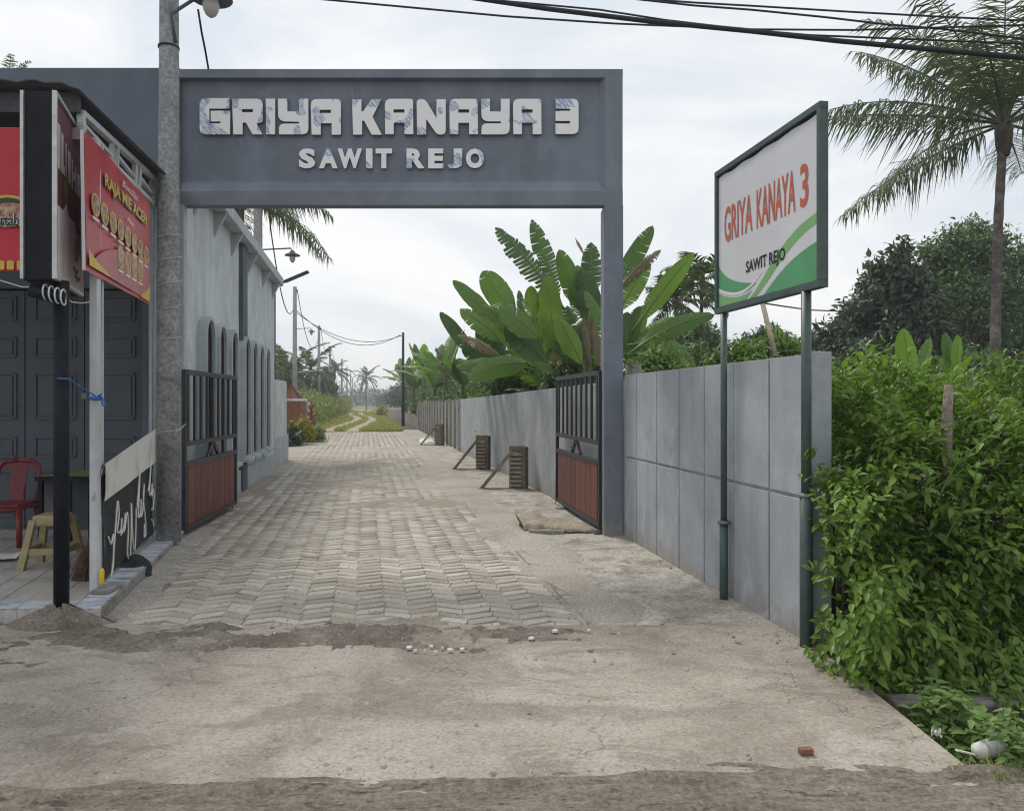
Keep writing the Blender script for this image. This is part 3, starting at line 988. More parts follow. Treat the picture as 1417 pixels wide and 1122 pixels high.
seq = [(art1, G_), (art1, R_), (art1, I_), (art1, Y_), (art1, A_), (art1, K_), (art2, shifted(A2, -738)), (art2, N_), (art2, shifted(A2, -366)), (art2, Y2), (art2, A2), (art2, T3)]
RX = Matrix.Rotation(R(90), 4, 'X')
for fn, spl in seq:
    me = curve_mesh([roundpoly(fn(s)) for s in spl], 0.018, 0.004)
    me.transform(Matrix.Translation((0, YG + DP - 0.026, EYE)) @ RX)
    me.materials.append(M['letter_side'])
    me.materials.append(M['letter'])
    for p in me.polygons:
        p.material_index = 1 if p.normal.y < -0.9 else 0
    o = bpy.data.objects.new('letter', me)
    COL.objects.link(o); o.parent = gate; o.location = (0, -YG, 0)
# SAWIT REJO: font letters thickened
small = [('S', 752, 868), ('A', 893, 1025), ('W', 1024, 1195), ('I', 1222, 1268), ('T', 1290, 1405)]
rows = [(ch, a / 5.0607 + 265, b_ / 5.0607 + 265) for ch, a, b_ in small]
rows += [(ch, a / 4.1676 + 535, b_ / 4.1676 + 535) for ch, a, b_ in (('R', 115, 220), ('E', 240, 328), ('J', 352, 436), ('O', 457, 562))]
for ch, a, b_ in rows:
    me, sz = text_mesh(ch, 1.0, 0.016, 0.055 if ch != 'I' else 0.03)
    fit_on(me, sz, (b_ - a) / KGp, 27.5 / KGp, (gX(a) * KG / KGp, YG + DP - 0.022, EYE + (HY - 233.5) / KGp), (1, 0, 0), (0, 0, 1), (0, -1, 0), 0)
    o = put_mesh('letter', me, [M['letter_side'], M['letter']], gate)
    me.update()
    for p in me.polygons:
        p.material_index = 1 if abs(p.normal.y) > 0.9 else 0

# ------------------------------------------------------------------ gate leaves
def gate_leaf(H, E, label, bow):
    """H hinge point, E far end; built along H -> E"""
    root = thing('gate_leaf', (H[0], H[1], 0), label, 'gate', 'open leaves of the lane gate')
    h, e = Vector((H[0], H[1], 0)), Vector((E[0], E[1], 0))
    L = (e - h).length
    d = (e - h).normalized()
    nrm = Vector((-d.y, d.x, 0))
    P = lambda u, z, o=0: h + d * u + nrm * o + Vector((0, 0, z))
    t = 0.022
    make('stile', MB().beam(P(0.03, 0.04), P(0.03, 1.98), 0.045, 0.055, d), M['gate_black'], root)
    make('stile', MB().beam(P(L - 0.03, 0.075), P(L - 0.03, 1.98), 0.045, 0.055, d), M['gate_black'], root)
    for z, hh in ((1.955, 0.06), (1.10, 0.055), (0.86, 0.055), (0.10, 0.055)):
        make('rail', MB().beam(P(0.055, z), P(L - 0.055, z), 0.05, hh), M['gate_black'], root)
    for k in range(9):
        u = 0.16 + (L - 0.32) * k / 8
        make('bar', MB().beam(P(u, 1.13), P(u, 1.925), 0.052, 0.026, nrm), M['gate_black'], root)
    c = L * 0.5
    for s in (-1, 1):
        make('chevron', MB().beam(P(c + s * 0.02, 1.07), P(c + s * 0.27, 0.888), 0.03, 0.055), M['gate_black'], root)
    n = 8
    w = (L - 0.26) / n
    for k in range(n):
        u = 0.13 + w * (k + 0.5)
        make('plank', MB().beam(P(u, 0.13, 0.0), P(u, 0.83, 0.0), w - 0.014, 0.026, nrm), M['plank'], root, bevel=0.004)
    make('backing_sheet', MB().beam(P(0.06, 0.48, -bow * 0.022), P(L - 0.06, 0.48, -bow * 0.022), 0.006, 0.72), M['black'], root)
    make('drop_bolt', MB().tube([P(L - 0.06, -0.03, 0.03), P(L - 0.06, 0.55, 0.03)], 0.008, 6), M['galv'], root)
    for z in (0.35, 1.65):
        make('hinge', MB().tube([P(0.0, z - 0.06), P(0.0, z + 0.06)], 0.018, 8), M['gate_black'], root)
    return root
gate_leaf((gX(835) - 0.005, 9.34), (0.695, 11.9), 'right hand leaf of the open gate, folded back against the grey boundary wall', 1)
gate_leaf((gX(255.5) + 0.01, 9.05), (-4.13, 11.5), 'left hand leaf of the open gate, folded back in front of the arched windows', -1)

# ------------------------------------------------------------------ shop building left of the gateway
shop = thing('shop_building', (-6.5, 9.12, 0), 'dark slate shop front with panelled folding doors left of the gateway', 'shop')
mb = MB()
mb.box(-12, gX(247.5), 9.115, 9.30, 2.95, gZ(93.5))
mb.box(gX(196), gX(243), 9.115, 9.30, 0.06, 2.95)
make('wall', mb, M['facade'], shop)
make('roof', MB().box(-12, -6.2, 9.302, 13, 4.9, 5.05), M['roof_dark'], shop)
make('door_recess', MB().box(-12, gX(196), 9.285, 9.32, 0.06, 2.95), M['black'], shop)
zc = lambda py: EYE + (HY - py) * 9.2 / F
for x0, x1 in ((34, 115.5), (116.5, 197.5), (-48, 33), (-130.5, -49)):
    X0, X1 = (x0 - CX) * 9.2 / F, (x1 - CX) * 9.2 / F
    dr = make('door', MB().box(X0 + .003, X1 - .003, 9.215, 9.26, 0.085, 2.93), M['door'], shop)
    xa, xb = X0 + 0.125, X1 - 0.105
    zr = [(zc(443), 2.86), (zc(493), zc(467)), (zc(579), zc(517)), (zc(632), zc(605)), (0.24, zc(652))]
    for za, zb in zr:
        m2 = MB()
        g = 0.035
        # moulding ring, then the raised field inside it
        for a, bq in (((xa, za), (xb, za)), ((xb, za), (xb, zb)), ((xb, zb), (xa, zb)), ((xa, zb), (xa, za))):
            m2.beam((a[0], 9.208, a[1]), (bq[0], 9.208, bq[1]), 0.028, 0.022, (0, 1, 0) if a[1] == bq[1] else (0, 1, 0))
        m2.prism([(xa + g, 9.2145, za + g), (xb - g, 9.2145, za + g), (xb - g, 9.2145, zb - g), (xa + g, 9.2145, zb - g)], (0, -0.012, 0))
        make('door_panel', m2, M['door'], dr)
make('padlock', MB().box((113 - CX) * 9.2 / F, (121 - CX) * 9.2 / F, 9.19, 9.214, zc(552), zc(544)), M['galv'], shop)
make('drain_pipe', MB().tube([((211 - CX) * 9.0 / F, 9.06, 0.09), ((211 - CX) * 9.0 / F, 9.06, 3.9)], 0.024, 8), M['pvc'], shop, smooth=True)

# ------------------------------------------------------------------ tiled porch
porch = tag(bpy.data.objects.new('porch', None), kind='structure')
COL.objects.link(porch); ORG['porch'] = Vector((0, 0, 0))
PZ = 0.10
kx = lambda Y: -2.955 - 0.252 * (Y - 5.5)
def pb(y0, y1, z, out):
    return [(-9, y0, -0.05), (kx(y0) + out, y0, -0.05), (kx(y1) + out, y1, -0.05), (-9, y1, -0.05)], z + 0.05
pts, hh = pb(5.52, 6.98, PZ + 0.012, 0.012)
make('step_slab', MB().prism(pts, (0, 0, hh)), M['raw_conc'], porch, bevel=0.008)
pts, hh = pb(6.99, 9.2, PZ - 0.016, -0.005)
make('step_slab', MB().prism(pts, (0, 0, hh)), M['raw_conc'], porch, bevel=0.008)
T = 0.2
kd = Vector((-0.2443, 0.9697, 0))
cnt = 0
for j in range(18):
    for i in range(-4, 20):
        y = 5.535 + j * T * 0.97
        if y + T > 9.08: continue
        zt = PZ + 0.012 if y < 6.9 else PZ - 0.016
        x1 = kx(y) - i * T - (0.0 if y < 6.9 else 0.012)
        if i < 0: continue
        if x1 < -0.72 * y - 0.1: continue
        edge = (i == 0) or (j == 0)
        c = Vector((x1 - T / 2, y, 0)) + kd * T / 2
        mbt = MB()
        g = 0.004
        vs = [(x1 - T + g, y + g), (x1 - g, y + g), (x1 - g - 0.252 * (T * .97 - 2 * g), y + T * .97 - g), (x1 - T + g - 0.252 * (T * .97 - 2 * g), y + T * .97 - g)]
        mbt.prism([(a, b_, zt + 0.0005) for a, b_ in vs], (0, 0, 0.008 + 0.0015 * ((i * 7 + j * 3) % 3)))
        make('floor_tile', mbt, M['tile_blue'] if edge and (i == 0 or j == 0) else M['tile'], porch)
        cnt += 1
for i in range(0, 12):
    x1 = kx(5.52) + 0.01 - i * 0.3
    make('riser_tile', MB().box(x1 - 0.296, x1, 5.508, 5.5195, -0.03, PZ + 0.005), M['tile'], porch)

# ------------------------------------------------------------------ house along the lane
HD = Vector((-0.181, 0.983, 0)).normalized(); HN = Vector((HD.y, -HD.x, 0))
H0 = Vector((-2.33 - 0.184 * 9.28, 9.28, 0))
def W(u, z, o=0.0): return H0 + HD * u + HN * o + Vector((0, 0, z))
def uY(Y): return (Y - 9.28) / HD.y
house = thing('lane_house', (H0.x, H0.y, 0), 'pale grey rendered house with a row of arched windows along the left of the lane', 'house')
UE = uY(18.65)
mb = MB().prism([W(0.0, -0.03), W(UE, -0.03), W(UE, -0.03) + Vector((-6, 0, 0)), W(0.05, -0.03) + Vector((-2.5, 0.06, 0))], (0, 0, 4.45))
make('wall', mb, M['house_grey'], house)
mb = MB().prism([W(0.0, 4.42, 0.20), W(UE + .1, 4.42, 0.20), W(UE + .1, 4.42) + Vector((-6.1, 0, 0)), W(0.0, 4.42) + Vector((-2.6, 0.06, 0))], (0, 0, 0.19))
make('eave_slab', mb, M['house_trim'], house, bevel=0.01)
for Yb in (10.1, 11.42, 12.85, 14.6, 16.5, 18.2):
    u = uY(Yb)
    make('eave_bracket', MB().prism([W(u, 4.418, 0.0), W(u, 4.418, 0.185), W(u, 4.04, 0.0)], HD * 0.09), M['house_trim'], house)
make('pilaster', MB().prism([W(uY(13.62), -0.03, 0), W(uY(14.12), -0.03, 0), W(uY(14.12), -0.03, 0.07), W(uY(13.62), -0.03, 0.07)], (0, 0, 4.44)), M['pilaster'], house)  # dark strip: the shade of its side is put into the colour
make('plinth', MB().prism([W(0.02, -0.03, 0), W(UE - .02, -0.03, 0), W(UE - .02, -0.03, 0.035), W(0.02, -0.03, 0.035)], (0, 0, 0.42)), M['house_trim'], house, bevel=0.01)
def arch(u, z0, z1, hw, n=10):
    zc_ = z1 - hw
    pts = [(u - hw, z0), (u + hw, z0)]
    for k in range(n + 1):
        a = math.pi * k / n
        pts.append((u + hw * math.cos(a), zc_ + hw * math.sin(a)))
    return pts
def ring(outer, inner, o0, o1):
    """arched ring between two outlines with equal point counts, from out-distance o0 to o1"""
    mb = MB(); n = len(outer)
    L = [[W(a, z, o) for a, z in pl] for pl, o in ((outer, o1), (inner, o1), (inner, o0), (outer, o0))]
    vs = [p for l in L for p in l]
    fs = []
    for i in range(n):
        j = (i + 1) % n
        for q in range(4):
            r = (q + 1) % 4
            fs.append((q * n + i, q * n + j, r * n + j, r * n + i))
    return mb.add(vs, fs)
for Yw in (10.62, 11.52, 12.52, 13.85, 14.75, 15.65, 16.6):
    u = uY(Yw)
    ou, inn = arch(u, 0.60, 2.78, 0.34), arch(u, 0.63, 2.73, 0.27)
    w = make('window', ring(ou, inn, 0.0, 0.13), M['house_trim'], house)
    make('frame', ring(inn, arch(u, 0.69, 2.67, 0.215), 0.04, 0.085), M['frame_brown'], w)
    make('pane', MB().prism([W(a, z, 0.05) for a, z in inn], HN * 0.012), M['glass'], w)
    make('glazing_bar', MB().beam(W(u, 0.67, 0.075), W(u, 2.69, 0.075), 0.04, 0.03, HN), M['frame_brown'], w)
    make('sill', MB().prism([W(u - .36, 0.535, 0.001), W(u + .36, 0.535, 0.001), W(u + .36, 0.535, 0.19), W(u - .36, 0.535, 0.19)], (0, 0, 0.064)), M['house_trim'], w, bevel=0.006)

# low panel wall after the house, brick gate pillar and brick wall, plants
lw = thing('panel_wall', tuple(W(uY(18.9), 0)), 'short pale grey wall slab just past the house corner', 'wall')
make('slab', MB().prism([W(uY(18.72), -.03, .0), W(uY(20.9), -.03, .05), W(uY(20.9), -.03, -.13), W(uY(18.72), -.03, -.13)], (0, 0, 2.18)), M['house_grey'], lw, bevel=.01)
make('base_course', MB().prism([W(uY(18.70), -.03, .01), W(uY(21.0), -.03, .09), W(uY(21.0), -.03, -.15), W(uY(18.70), -.03, -.15)], (0, 0, 0.75)), M['house_trim'], lw, bevel=.01)

def brickbox(mb_, x0, x1, y0, y1, z0, z1): return mb_.box(x0, x1, y0, y1, z0, z1)
bp = thing('brick_pillar', (-8.9, 31, 0), 'red brick gate pillar with a pale capping beside the yellow shrub', 'pillar')
xa, xb = (392.5 - CX) * 30.5 / F, (415 - CX) * 30.5 / F
make('brick_shaft', MB().box(xa, xb, 30.5, 31.4, -.03, 1.62), M['brick'], bp)
rows_b = MB()
for k in range(19):
    rows_b.box(xa - .012, xb + .012, 30.488, 31.412, 0.02 + k * .084, 0.085 + k * .084)
make('brick_course', rows_b, M['brick'], bp)
make('capping', MB().box(xa - .05, xb + .05, 30.44, 31.45, 1.62, 1.72), M['house_grey'], bp, bevel=.02)
0 and make('cover_roof', MB().prism([(xa - .1, 30.4, 2.35), (xb + .15, 30.4, 1.80), (xb + .15, 30.4, 1.86), (xa - .1, 30.4, 2.43)], (0, 1.2, 0)), M['house_grey'], bp)
bw = thing('brick_wall', (-10.0, 36, 0), 'sloping topped red brick wall behind the brick pillar', 'wall')
make('brickwork', MB().prism([(-9.6, 33.5, -.03), (-9.6, 33.5, 2.25), (-10.95, 40.6, 1.45), (-10.95, 40.6, -.03)], (-0.25, -0.05, 0)), M['brick'], bw)
make('end_post', MB().box(-11.15, -10.75, 40.6, 41.0, -.03, 1.6), M['house_grey'], bw)
make('tile_coping', MB().prism([(-9.55, 33.4, 2.252), (-9.55, 33.4, 2.36), (-10.9, 40.65, 1.56), (-10.9, 40.65, 1.452)], (-0.36, -0.06, 0)), M['roof_tile'], bw)

# far shed with a low gable roof
sh = thing('far_shed', (-24, 92, 0), 'small dark roofed shed far behind the pole row', 'shed')
make('wall', MB().box(-29, -22.3, 92, 100, 0, 2.0), M['pilaster'], sh)
make('roof', MB().prism([(-24.5, 91.5, 3.3), (-21.4, 91.5, 2.15), (-21.4, 91.5, 2.3), (-24.5, 91.5, 3.5), (-29.5, 91.5, 2.1), (-29.5, 91.5, 1.95)], (0, 9, 0)), M['roof_dark'], sh)

# ------------------------------------------------------------------ right boundary walls
WD = Vector((0.172, -0.985, 0)); WN_ = Vector((-0.985, -0.172, 0))
w1 = thing('panel_wall', (1.6, 7, 0), 'grey painted panel wall with grooves behind the green sign posts', 'wall')
A, B = Vector((1.339, 9.07, 0)), Vector((1.969, 5.03, 0))
WD = (B - A).normalized(); WN_ = Vector((WD.y, -WD.x, 0))
if WN_.x > 0: WN_ = -WN_
def Q(u, z, o=0.0): return A + WD * u + WN_ * o + Vector((0, 0, z))
Lw = (B - A).length
HT = 1.925
make('wall_core', MB().prism([Q(0, -.3, 0), Q(Lw - .05, -.3, 0), Q(Lw - .05, -.3, -.10), Q(0, -.3, -.10)], (0, 0, HT + .29)), M['wall_grey'], w1)
uu_ = [0.02] + [(9.07 - y) / -WD.y for y in (9.00, 8.61, 7.95, 7.33, 6.74, 6.16, 5.58, 5.10)]
for k in range(len(uu_) - 1):
    a, b_ = uu_[k], uu_[k + 1]
    ga, gb = (0.0, .011) if k == 0 else (.011, .011)
    if k == 0:
        make('wall_panel', MB().prism([Q(a, -.3, .001), Q(b_ - .0, -.3, .001), Q(b_ - .0, -.3, .018), Q(a, -.3, .018)], (0, 0, HT + .285)), M['wall_grey'], w1)
        continue
    for z0, z1 in ((-.3, 0.948), (0.972, HT - 0.012 if k != 1 else HT - 0.012)):
        make('wall_panel', MB().prism([Q(a + ga, z0, .001), Q(b_ - gb, z0, .001), Q(b_ - gb, z0, .020), Q(a + ga, z0, .020)], (0, 0, z1 - z0)), M['wall_grey'], w1, bevel=.004)
make('end_pier', MB().prism([Q(uu_[-1] + .01, -.3, .03), Q(Lw, -.3, .03), Q(Lw, -.3, -.135), Q(uu_[-1] + .01, -.3, -.135)], (0, 0, HT + .305)), M['wall_grey'], w1, bevel=.008)

# inner wall: painted run
w2 = thing('rendered_wall', (1.0, 10, 0), 'long smooth grey rendered wall inside the gate on the right', 'wall')
C0, C1 = Vector((1.33, 9.40, 0)), Vector((wall_x(24.7) + .0, 24.7, 0))
make('wall_run', MB().prism([C0 + Vector((0, 0, -.03)), C1 + Vector((0, 0, -.03)), C1 + Vector((0, 0, 1.67)), C0 + Vector((0, 0, 1.865))], (0.15, 0.03, 0)), M['wall_inner'], w2, bevel=.01)
u0 = C0.lerp(C1, 0.985)
make('joint_strip', MB().beam(u0 + Vector((-.006, 0, -.03)), u0 + Vector((-.006, 0, 1.66)), .02, .05, (0, 1, 0)), M['wall_grey'], w2)
# raw precast run: panels between posts
w3 = thing('precast_wall', (wall_x(25), 25, 0), 'unpainted weathered concrete panel wall beyond the grey rendered wall', 'wall')
yy_ = np.arange(24.75, 44.0, 1.25)
for k, y in enumerate(yy_):
    y2 = y + 1.16
    z = 1.67 - 0.006 * (y - 24.7)
    make('post', MB().box(wall_x(y) - .035, wall_x(y) + .13, y, y + .15, -.03, z + .03), M['raw_conc'], w3, bevel=.01)
    p, q = Vector((wall_x(y + .15) + .03, y + .152, -.03)), Vector((wall_x(y2 + .08) + .03, y2 + .086, -.03))
    make('concrete_panel', MB().prism([p, q, q + Vector((0, 0, z)), p + Vector((0, 0, z - .03))], (.06, 0.01, 0)), M['raw_conc'], w3)
w4 = thing('low_precast_fence', (wall_x(44), 45, 0), 'low broken concrete panel fence under the banana plants at the lane end', 'fence')
for k, y in enumerate(np.arange(44.4, 78, 2.0)):
    make('concrete_panel', MB().prism([(wall_x(y) + .2, y, -.03), (wall_x(y + 1.9) + .2, y + 1.9, -.03), (wall_x(y + 1.9) + .2, y + 1.9, .78 - .1 * (k % 3)), (wall_x(y) + .2, y, .85 - .1 * ((k + 1) % 3))], (.07, .01, 0)), M['raw_conc'], w4)
# ------------------------------------------------------------------ banana plants
def banana_blade(P, Q, width, up=None, sag=.12, torn=0.0, fold=.25, seed=0, n=26, pet=.10):
    """one leaf blade from its foot P to its tip Q: a curved midrib with two wings, split where torn"""
    r = random.Random(seed)
    P, Q = Vector(P), Vector(Q)
    ax = (Q - P); L = ax.length
    upv = Vector(up) if up is not None else Vector((r.uniform(-.3, .3), -.8, .5))
    upv = (upv - ax.normalized() * upv.dot(ax.normalized())).normalized()
    mid = (P + Q) / 2 + Vector((0, 0, sag * L)) + upv * .05 * L
    def C(t): return P * (1 - t) ** 2 + mid * 2 * t * (1 - t) + Q * t * t
    def half(t):
        if t < pet: return .008
        s = (t - pet) / (1 - pet)
        return width * .46 * min(1, (s * 3.6) ** .75) * (1 - max(0, (s - .45) / .55) ** 2.0) ** .62 + .004
    mb = MB()
    for side in (-1, 1):
        rows = []
        for i in range(n + 1):
            t = i / n
            c = C(t)
            tg = (C(min(1, t + .02)) - C(max(0, t - .02))).normalized()
            sd = tg.cross(upv).normalized() * side
            nn = sd.cross(tg) * side
            h = half(t)
            wav = .05 * h * math.sin(i * .9 + seed) + r.gauss(0, .045) * h
            rows.append((c, sd, nn if nn.dot(upv) > 0 else -nn, h, wav, tg))
        for i in range(n):
            t = (i + .5) / n
            split = t > pet + .05 and r.random() < torn
            dr = r.uniform(.1, .6) * torn if torn > .3 else 0
            a, b = rows[i], rows[i + 1]
            def pt(q, f, extra=0.0, along=0.0):
                c, sd, nn, h, wav, tg = q
                return c + sd * h * f - nn * (fold * h * f * f * .9 + extra * h * f) + nn * wav * f + tg * along
            shr = (.30 if split else 0.0)
            sl = 0.10 * a[3] * 2
            q0, q1 = a, b
            p00, p01 = pt(q0, 0), pt(q1, 0)
            p10, p11 = pt(q0, .55, dr * .3, sl * .4), pt(q1, .55, dr * .3, sl * .4)
            p20, p21 = pt(q0, 1, dr, sl), pt(q1, 1, dr, sl)
            if split:
                p20 = p20.lerp(p21, r.uniform(.12, .5)); p10 = p10.lerp(p11, r.uniform(.02, .15))
                if r.random() < (torn - .3) * .5:
                    k = r.uniform(.3, .8)
                    p20 = p10.lerp(p20, k); p21 = p11.lerp(p21, k)
            f1, f2 = (0, 1, 3, 2), (2, 3, 5, 4)
            if side < 0: f1, f2 = f1[::-1], f2[::-1]
            mb.add([p00, p01, p10, p11, p20, p21], [f1, f2])
    rib = MB().tube([C(t) + upv * .004 for t in (0, .15, .3, .5, .7, .85, .97)], [.026 * L * .6, .020 * L * .6, .014 * L * .6, .011 * L * .6, .008 * L * .6, .005 * L * .6, .002], 5)
    return mb, rib

def weld(o, d=.0015):
    """join the blade's coincident points so it shades as one surface"""
    import bmesh
    bm = bmesh.new(); bm.from_mesh(o.data)
    bmesh.ops.remove_doubles(bm, verts=bm.verts, dist=d)
    bm.to_mesh(o.data); bm.free()
    o.data.polygons.foreach_set('use_smooth', [True] * len(o.data.polygons))

def add_leaf(root, P, Q, w, mat, torn=0., sag=.10, fold=.22, seed=0, up=None, label=None):
    torn = max(torn * (1 if torn >= .3 else .6), .09)
    blade, rib = banana_blade(P, Q, w, up, sag, torn, fold, seed)
    o = make('leaf', blade, mat, root, label=label)
    weld(o)
    make('midrib', rib, M['petiole'], o, smooth=True)
    return o
def stem(root, px, Y, zt, r=.11):
    x = (px - CX) * Y / F
    mb = MB().tube([(x, Y, -.05), (x + .03, Y, zt * .5), (x + .01, Y, zt)], [r * 1.2, r, r * .7], 10)
    make('pseudostem', mb, M['pseudostem'], root, smooth=True)

def px_plant(label, Y, cx, zt, leaves, seed0):
    x = (cx - CX) * Y / F
    assert x > wall_x(Y) + .2, (label, x, wall_x(Y))
    root = thing('banana_plant', (x, Y, 0), label, 'banana plant', 'banana plants behind the walls')
    stem(root, cx, Y, zt)
    q = random.Random(seed0)
    for k in range(6):
        a = q.uniform(-.95, .95)
        b0 = (cx + q.uniform(-12, 12), 500 + q.uniform(-10, 25)); ln = q.uniform(70, 120)
        leaves = leaves + [(b0, (b0[0] + ln * math.sin(a), b0[1] - ln * math.cos(a) * .85), q.uniform(24, 34), q.choice([BA, BD, BA, BB]), q.choice([.1, .4, .6]), .35, .5 + q.uniform(0, .4), q.uniform(.02, .14))]
    for k, (b, t, w, mt, torn, dy0, dy1, sag) in enumerate(leaves):
        w *= .9
        P = at(b[0], b[1], Y + dy0); Q = at(t[0], t[1], Y + dy1)
        add_leaf(root, P, Q, w * Y / F, M[mt], torn, sag, .22, seed0 + k)
    return root
BA, BB, BO, BD = 'lf_banana', 'lf_banana_bright', 'lf_banana_old', 'lf_banana_dark'
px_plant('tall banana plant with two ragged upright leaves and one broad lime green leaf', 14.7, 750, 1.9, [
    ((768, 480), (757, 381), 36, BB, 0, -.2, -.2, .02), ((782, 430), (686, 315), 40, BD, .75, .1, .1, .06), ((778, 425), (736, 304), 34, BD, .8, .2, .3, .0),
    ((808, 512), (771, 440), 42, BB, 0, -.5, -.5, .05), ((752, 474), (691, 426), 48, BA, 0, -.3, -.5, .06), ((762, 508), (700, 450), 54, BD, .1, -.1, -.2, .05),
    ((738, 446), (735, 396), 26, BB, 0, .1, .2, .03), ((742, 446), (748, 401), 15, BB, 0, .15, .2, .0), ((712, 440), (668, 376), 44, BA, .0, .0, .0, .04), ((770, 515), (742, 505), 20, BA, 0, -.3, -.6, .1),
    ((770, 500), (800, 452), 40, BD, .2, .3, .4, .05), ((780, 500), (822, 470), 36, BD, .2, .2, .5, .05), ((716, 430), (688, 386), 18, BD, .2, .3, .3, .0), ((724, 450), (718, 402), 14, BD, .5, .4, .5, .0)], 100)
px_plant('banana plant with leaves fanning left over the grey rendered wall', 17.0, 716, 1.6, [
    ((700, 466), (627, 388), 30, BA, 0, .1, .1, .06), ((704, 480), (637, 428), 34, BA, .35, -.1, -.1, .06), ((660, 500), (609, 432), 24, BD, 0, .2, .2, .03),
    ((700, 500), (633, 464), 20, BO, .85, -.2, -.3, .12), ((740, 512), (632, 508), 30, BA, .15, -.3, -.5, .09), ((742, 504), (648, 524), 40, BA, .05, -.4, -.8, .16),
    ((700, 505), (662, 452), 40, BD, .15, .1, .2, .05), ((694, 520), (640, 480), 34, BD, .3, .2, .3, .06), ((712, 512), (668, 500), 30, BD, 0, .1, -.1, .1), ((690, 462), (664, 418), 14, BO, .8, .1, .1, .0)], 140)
px_plant('banana plant with brown hanging leaves just left of the right gate column', 15.2, 812, 2.6, [
    ((806, 440), (774, 346), 34, BA, .12, .1, .0, .03), ((812, 455), (799, 368), 46, BA, .1, .1, .1, .02), ((820, 420), (818, 336), 36, BD, .5, .2, .3, .02), ((828, 470), (805, 372), 40, BD, .1, -.1, .0, .03),
    ((816, 430), (812, 508), 17, BO, .9, -.2, -.4, .25), ((822, 440), (829, 505), 19, BO, .9, -.2, -.5, .25), ((808, 440), (815, 500), 14, BO, .9, -.1, -.6, .25), ((800, 440), (776, 486), 40, BD, .3, .2, .2, .18),
    ((796, 330), (808, 352), 6, BO, .6, .1, .1, .05)], 180)
px_plant('banana plant with long bright leaves leaning right beyond the right gate column', 13.2, 862, 1.7, [
    ((874, 460), (960, 350), 31, BB, 0, -.1, -.2, .03), ((868, 492), (988, 436), 36, BA, .0, -.3, -.6, .13), ((868, 478), (962, 505), 58, BA, .05, -.1, .1, .22),
    ((852, 400), (903, 313), 32, BA, .25, .4, .4, .02), ((852, 405), (914, 346), 22, BO, .75, .3, .3, .08), ((852, 440), (898, 362), 34, BA, .3, .3, .3, .04), ((866, 480), (868, 432), 26, BD, 0, .2, .3, .04),
    ((862, 490), (910, 508), 44, BD, .1, .2, .4, .2), ((872, 515), (930, 522), 50, BA, .1, .0, .1, .25)], 220)

def generic_banana(seed, H=2.1, Ll=1.7):
    r = random.Random(seed)
    root = thing('banana_plant', (0, 0, 0), '', 'banana plant', 'banana plants behind the walls')
    make('pseudostem', MB().tube([(0, 0, -.05), (.03, 0, H * .5), (0, .02, H)], [.13, .11, .07], 8), M['pseudostem'], root, smooth=True)
    nl = 9
    for k in range(nl):
        az = 2 * math.pi * k / nl * 1.0 + r.uniform(-.3, .3)
        el = r.choice([.25, .6, .95, 1.2])
        P = Vector((0, 0, H - .1))
        Q = P + Vector((math.cos(az) * math.cos(el), math.sin(az) * math.cos(el), math.sin(el))) * Ll * r.uniform(.8, 1.1)
        up = Vector((-math.cos(az) * math.sin(el), -math.sin(az) * math.sin(el), math.cos(el)))
        mt = r.choice([BA, BA, BD, BB, BA])
        if k == 2: mt = BO
        add_leaf(root, P, Q, r.uniform(.38, .55), M[mt], r.choice([0, .1, .3, .6]), .16 if el < .9 else .05, .22, seed * 50 + k, up)
    return root
gb = [generic_banana(1), generic_banana(2, 1.7, 1.5)]
spots = [(652, 21, 1.15, 'banana plant with a ragged leaf over the right end of the rendered wall'), (625, 28, 1.3, 'banana plant above the unpainted wall panels'), (600, 34, 1.35, 'banana plant behind the unpainted wall, left of the ragged one'),
         (583, 40, 1.4, 'banana plant right of the thin black pole'), (566, 47, 1.45, 'banana plant just right of the thin black pole foot'), (548, 56, 1.5, 'banana plant left of the thin black pole'), (536, 68, 1.6, 'farthest banana plant by the lane end'),
         (1030, 17.5, .62, 'young banana plant behind the panel wall under the sign'), (1262, 9.2, .62, 'upright young banana plant behind the leafy bush'), (1330, 10.5, .58, 'small banana plant by the foot of the coconut palm'), (935, 21, .8, 'low banana plant left of the sign post, under the areca palms'), (690, 19.5, 1.0, 'banana plant low behind the rendered wall near the middle prop'), (728, 18.6, 1.05, 'shaded banana plant deep in the clump behind the lime green leaf'), (766, 17.6, 1.0, 'shaded banana plant just behind the gate leaf top'), (795, 18.8, 1.1, 'shaded banana plant behind the brown hanging leaves'), (896, 17.0, .85, 'shaded banana plant behind the long bright leaves')]
for k, (px, Y, s, lab) in enumerate(spots):
    x = (px - CX) * Y / F
    if Y > 15: x = max(x, wall_x(Y) + .55)
    g = gb[k % 2]
    if k < 2:
        o = g; o.location = (x, Y, -.03); o.rotation_euler = (0, 0, k * 1.3); o.scale = (s, s, s)
        o['label'] = lab
    else:
        o = dup(g, (x, Y, -.03), k * 1.7, s, lab)
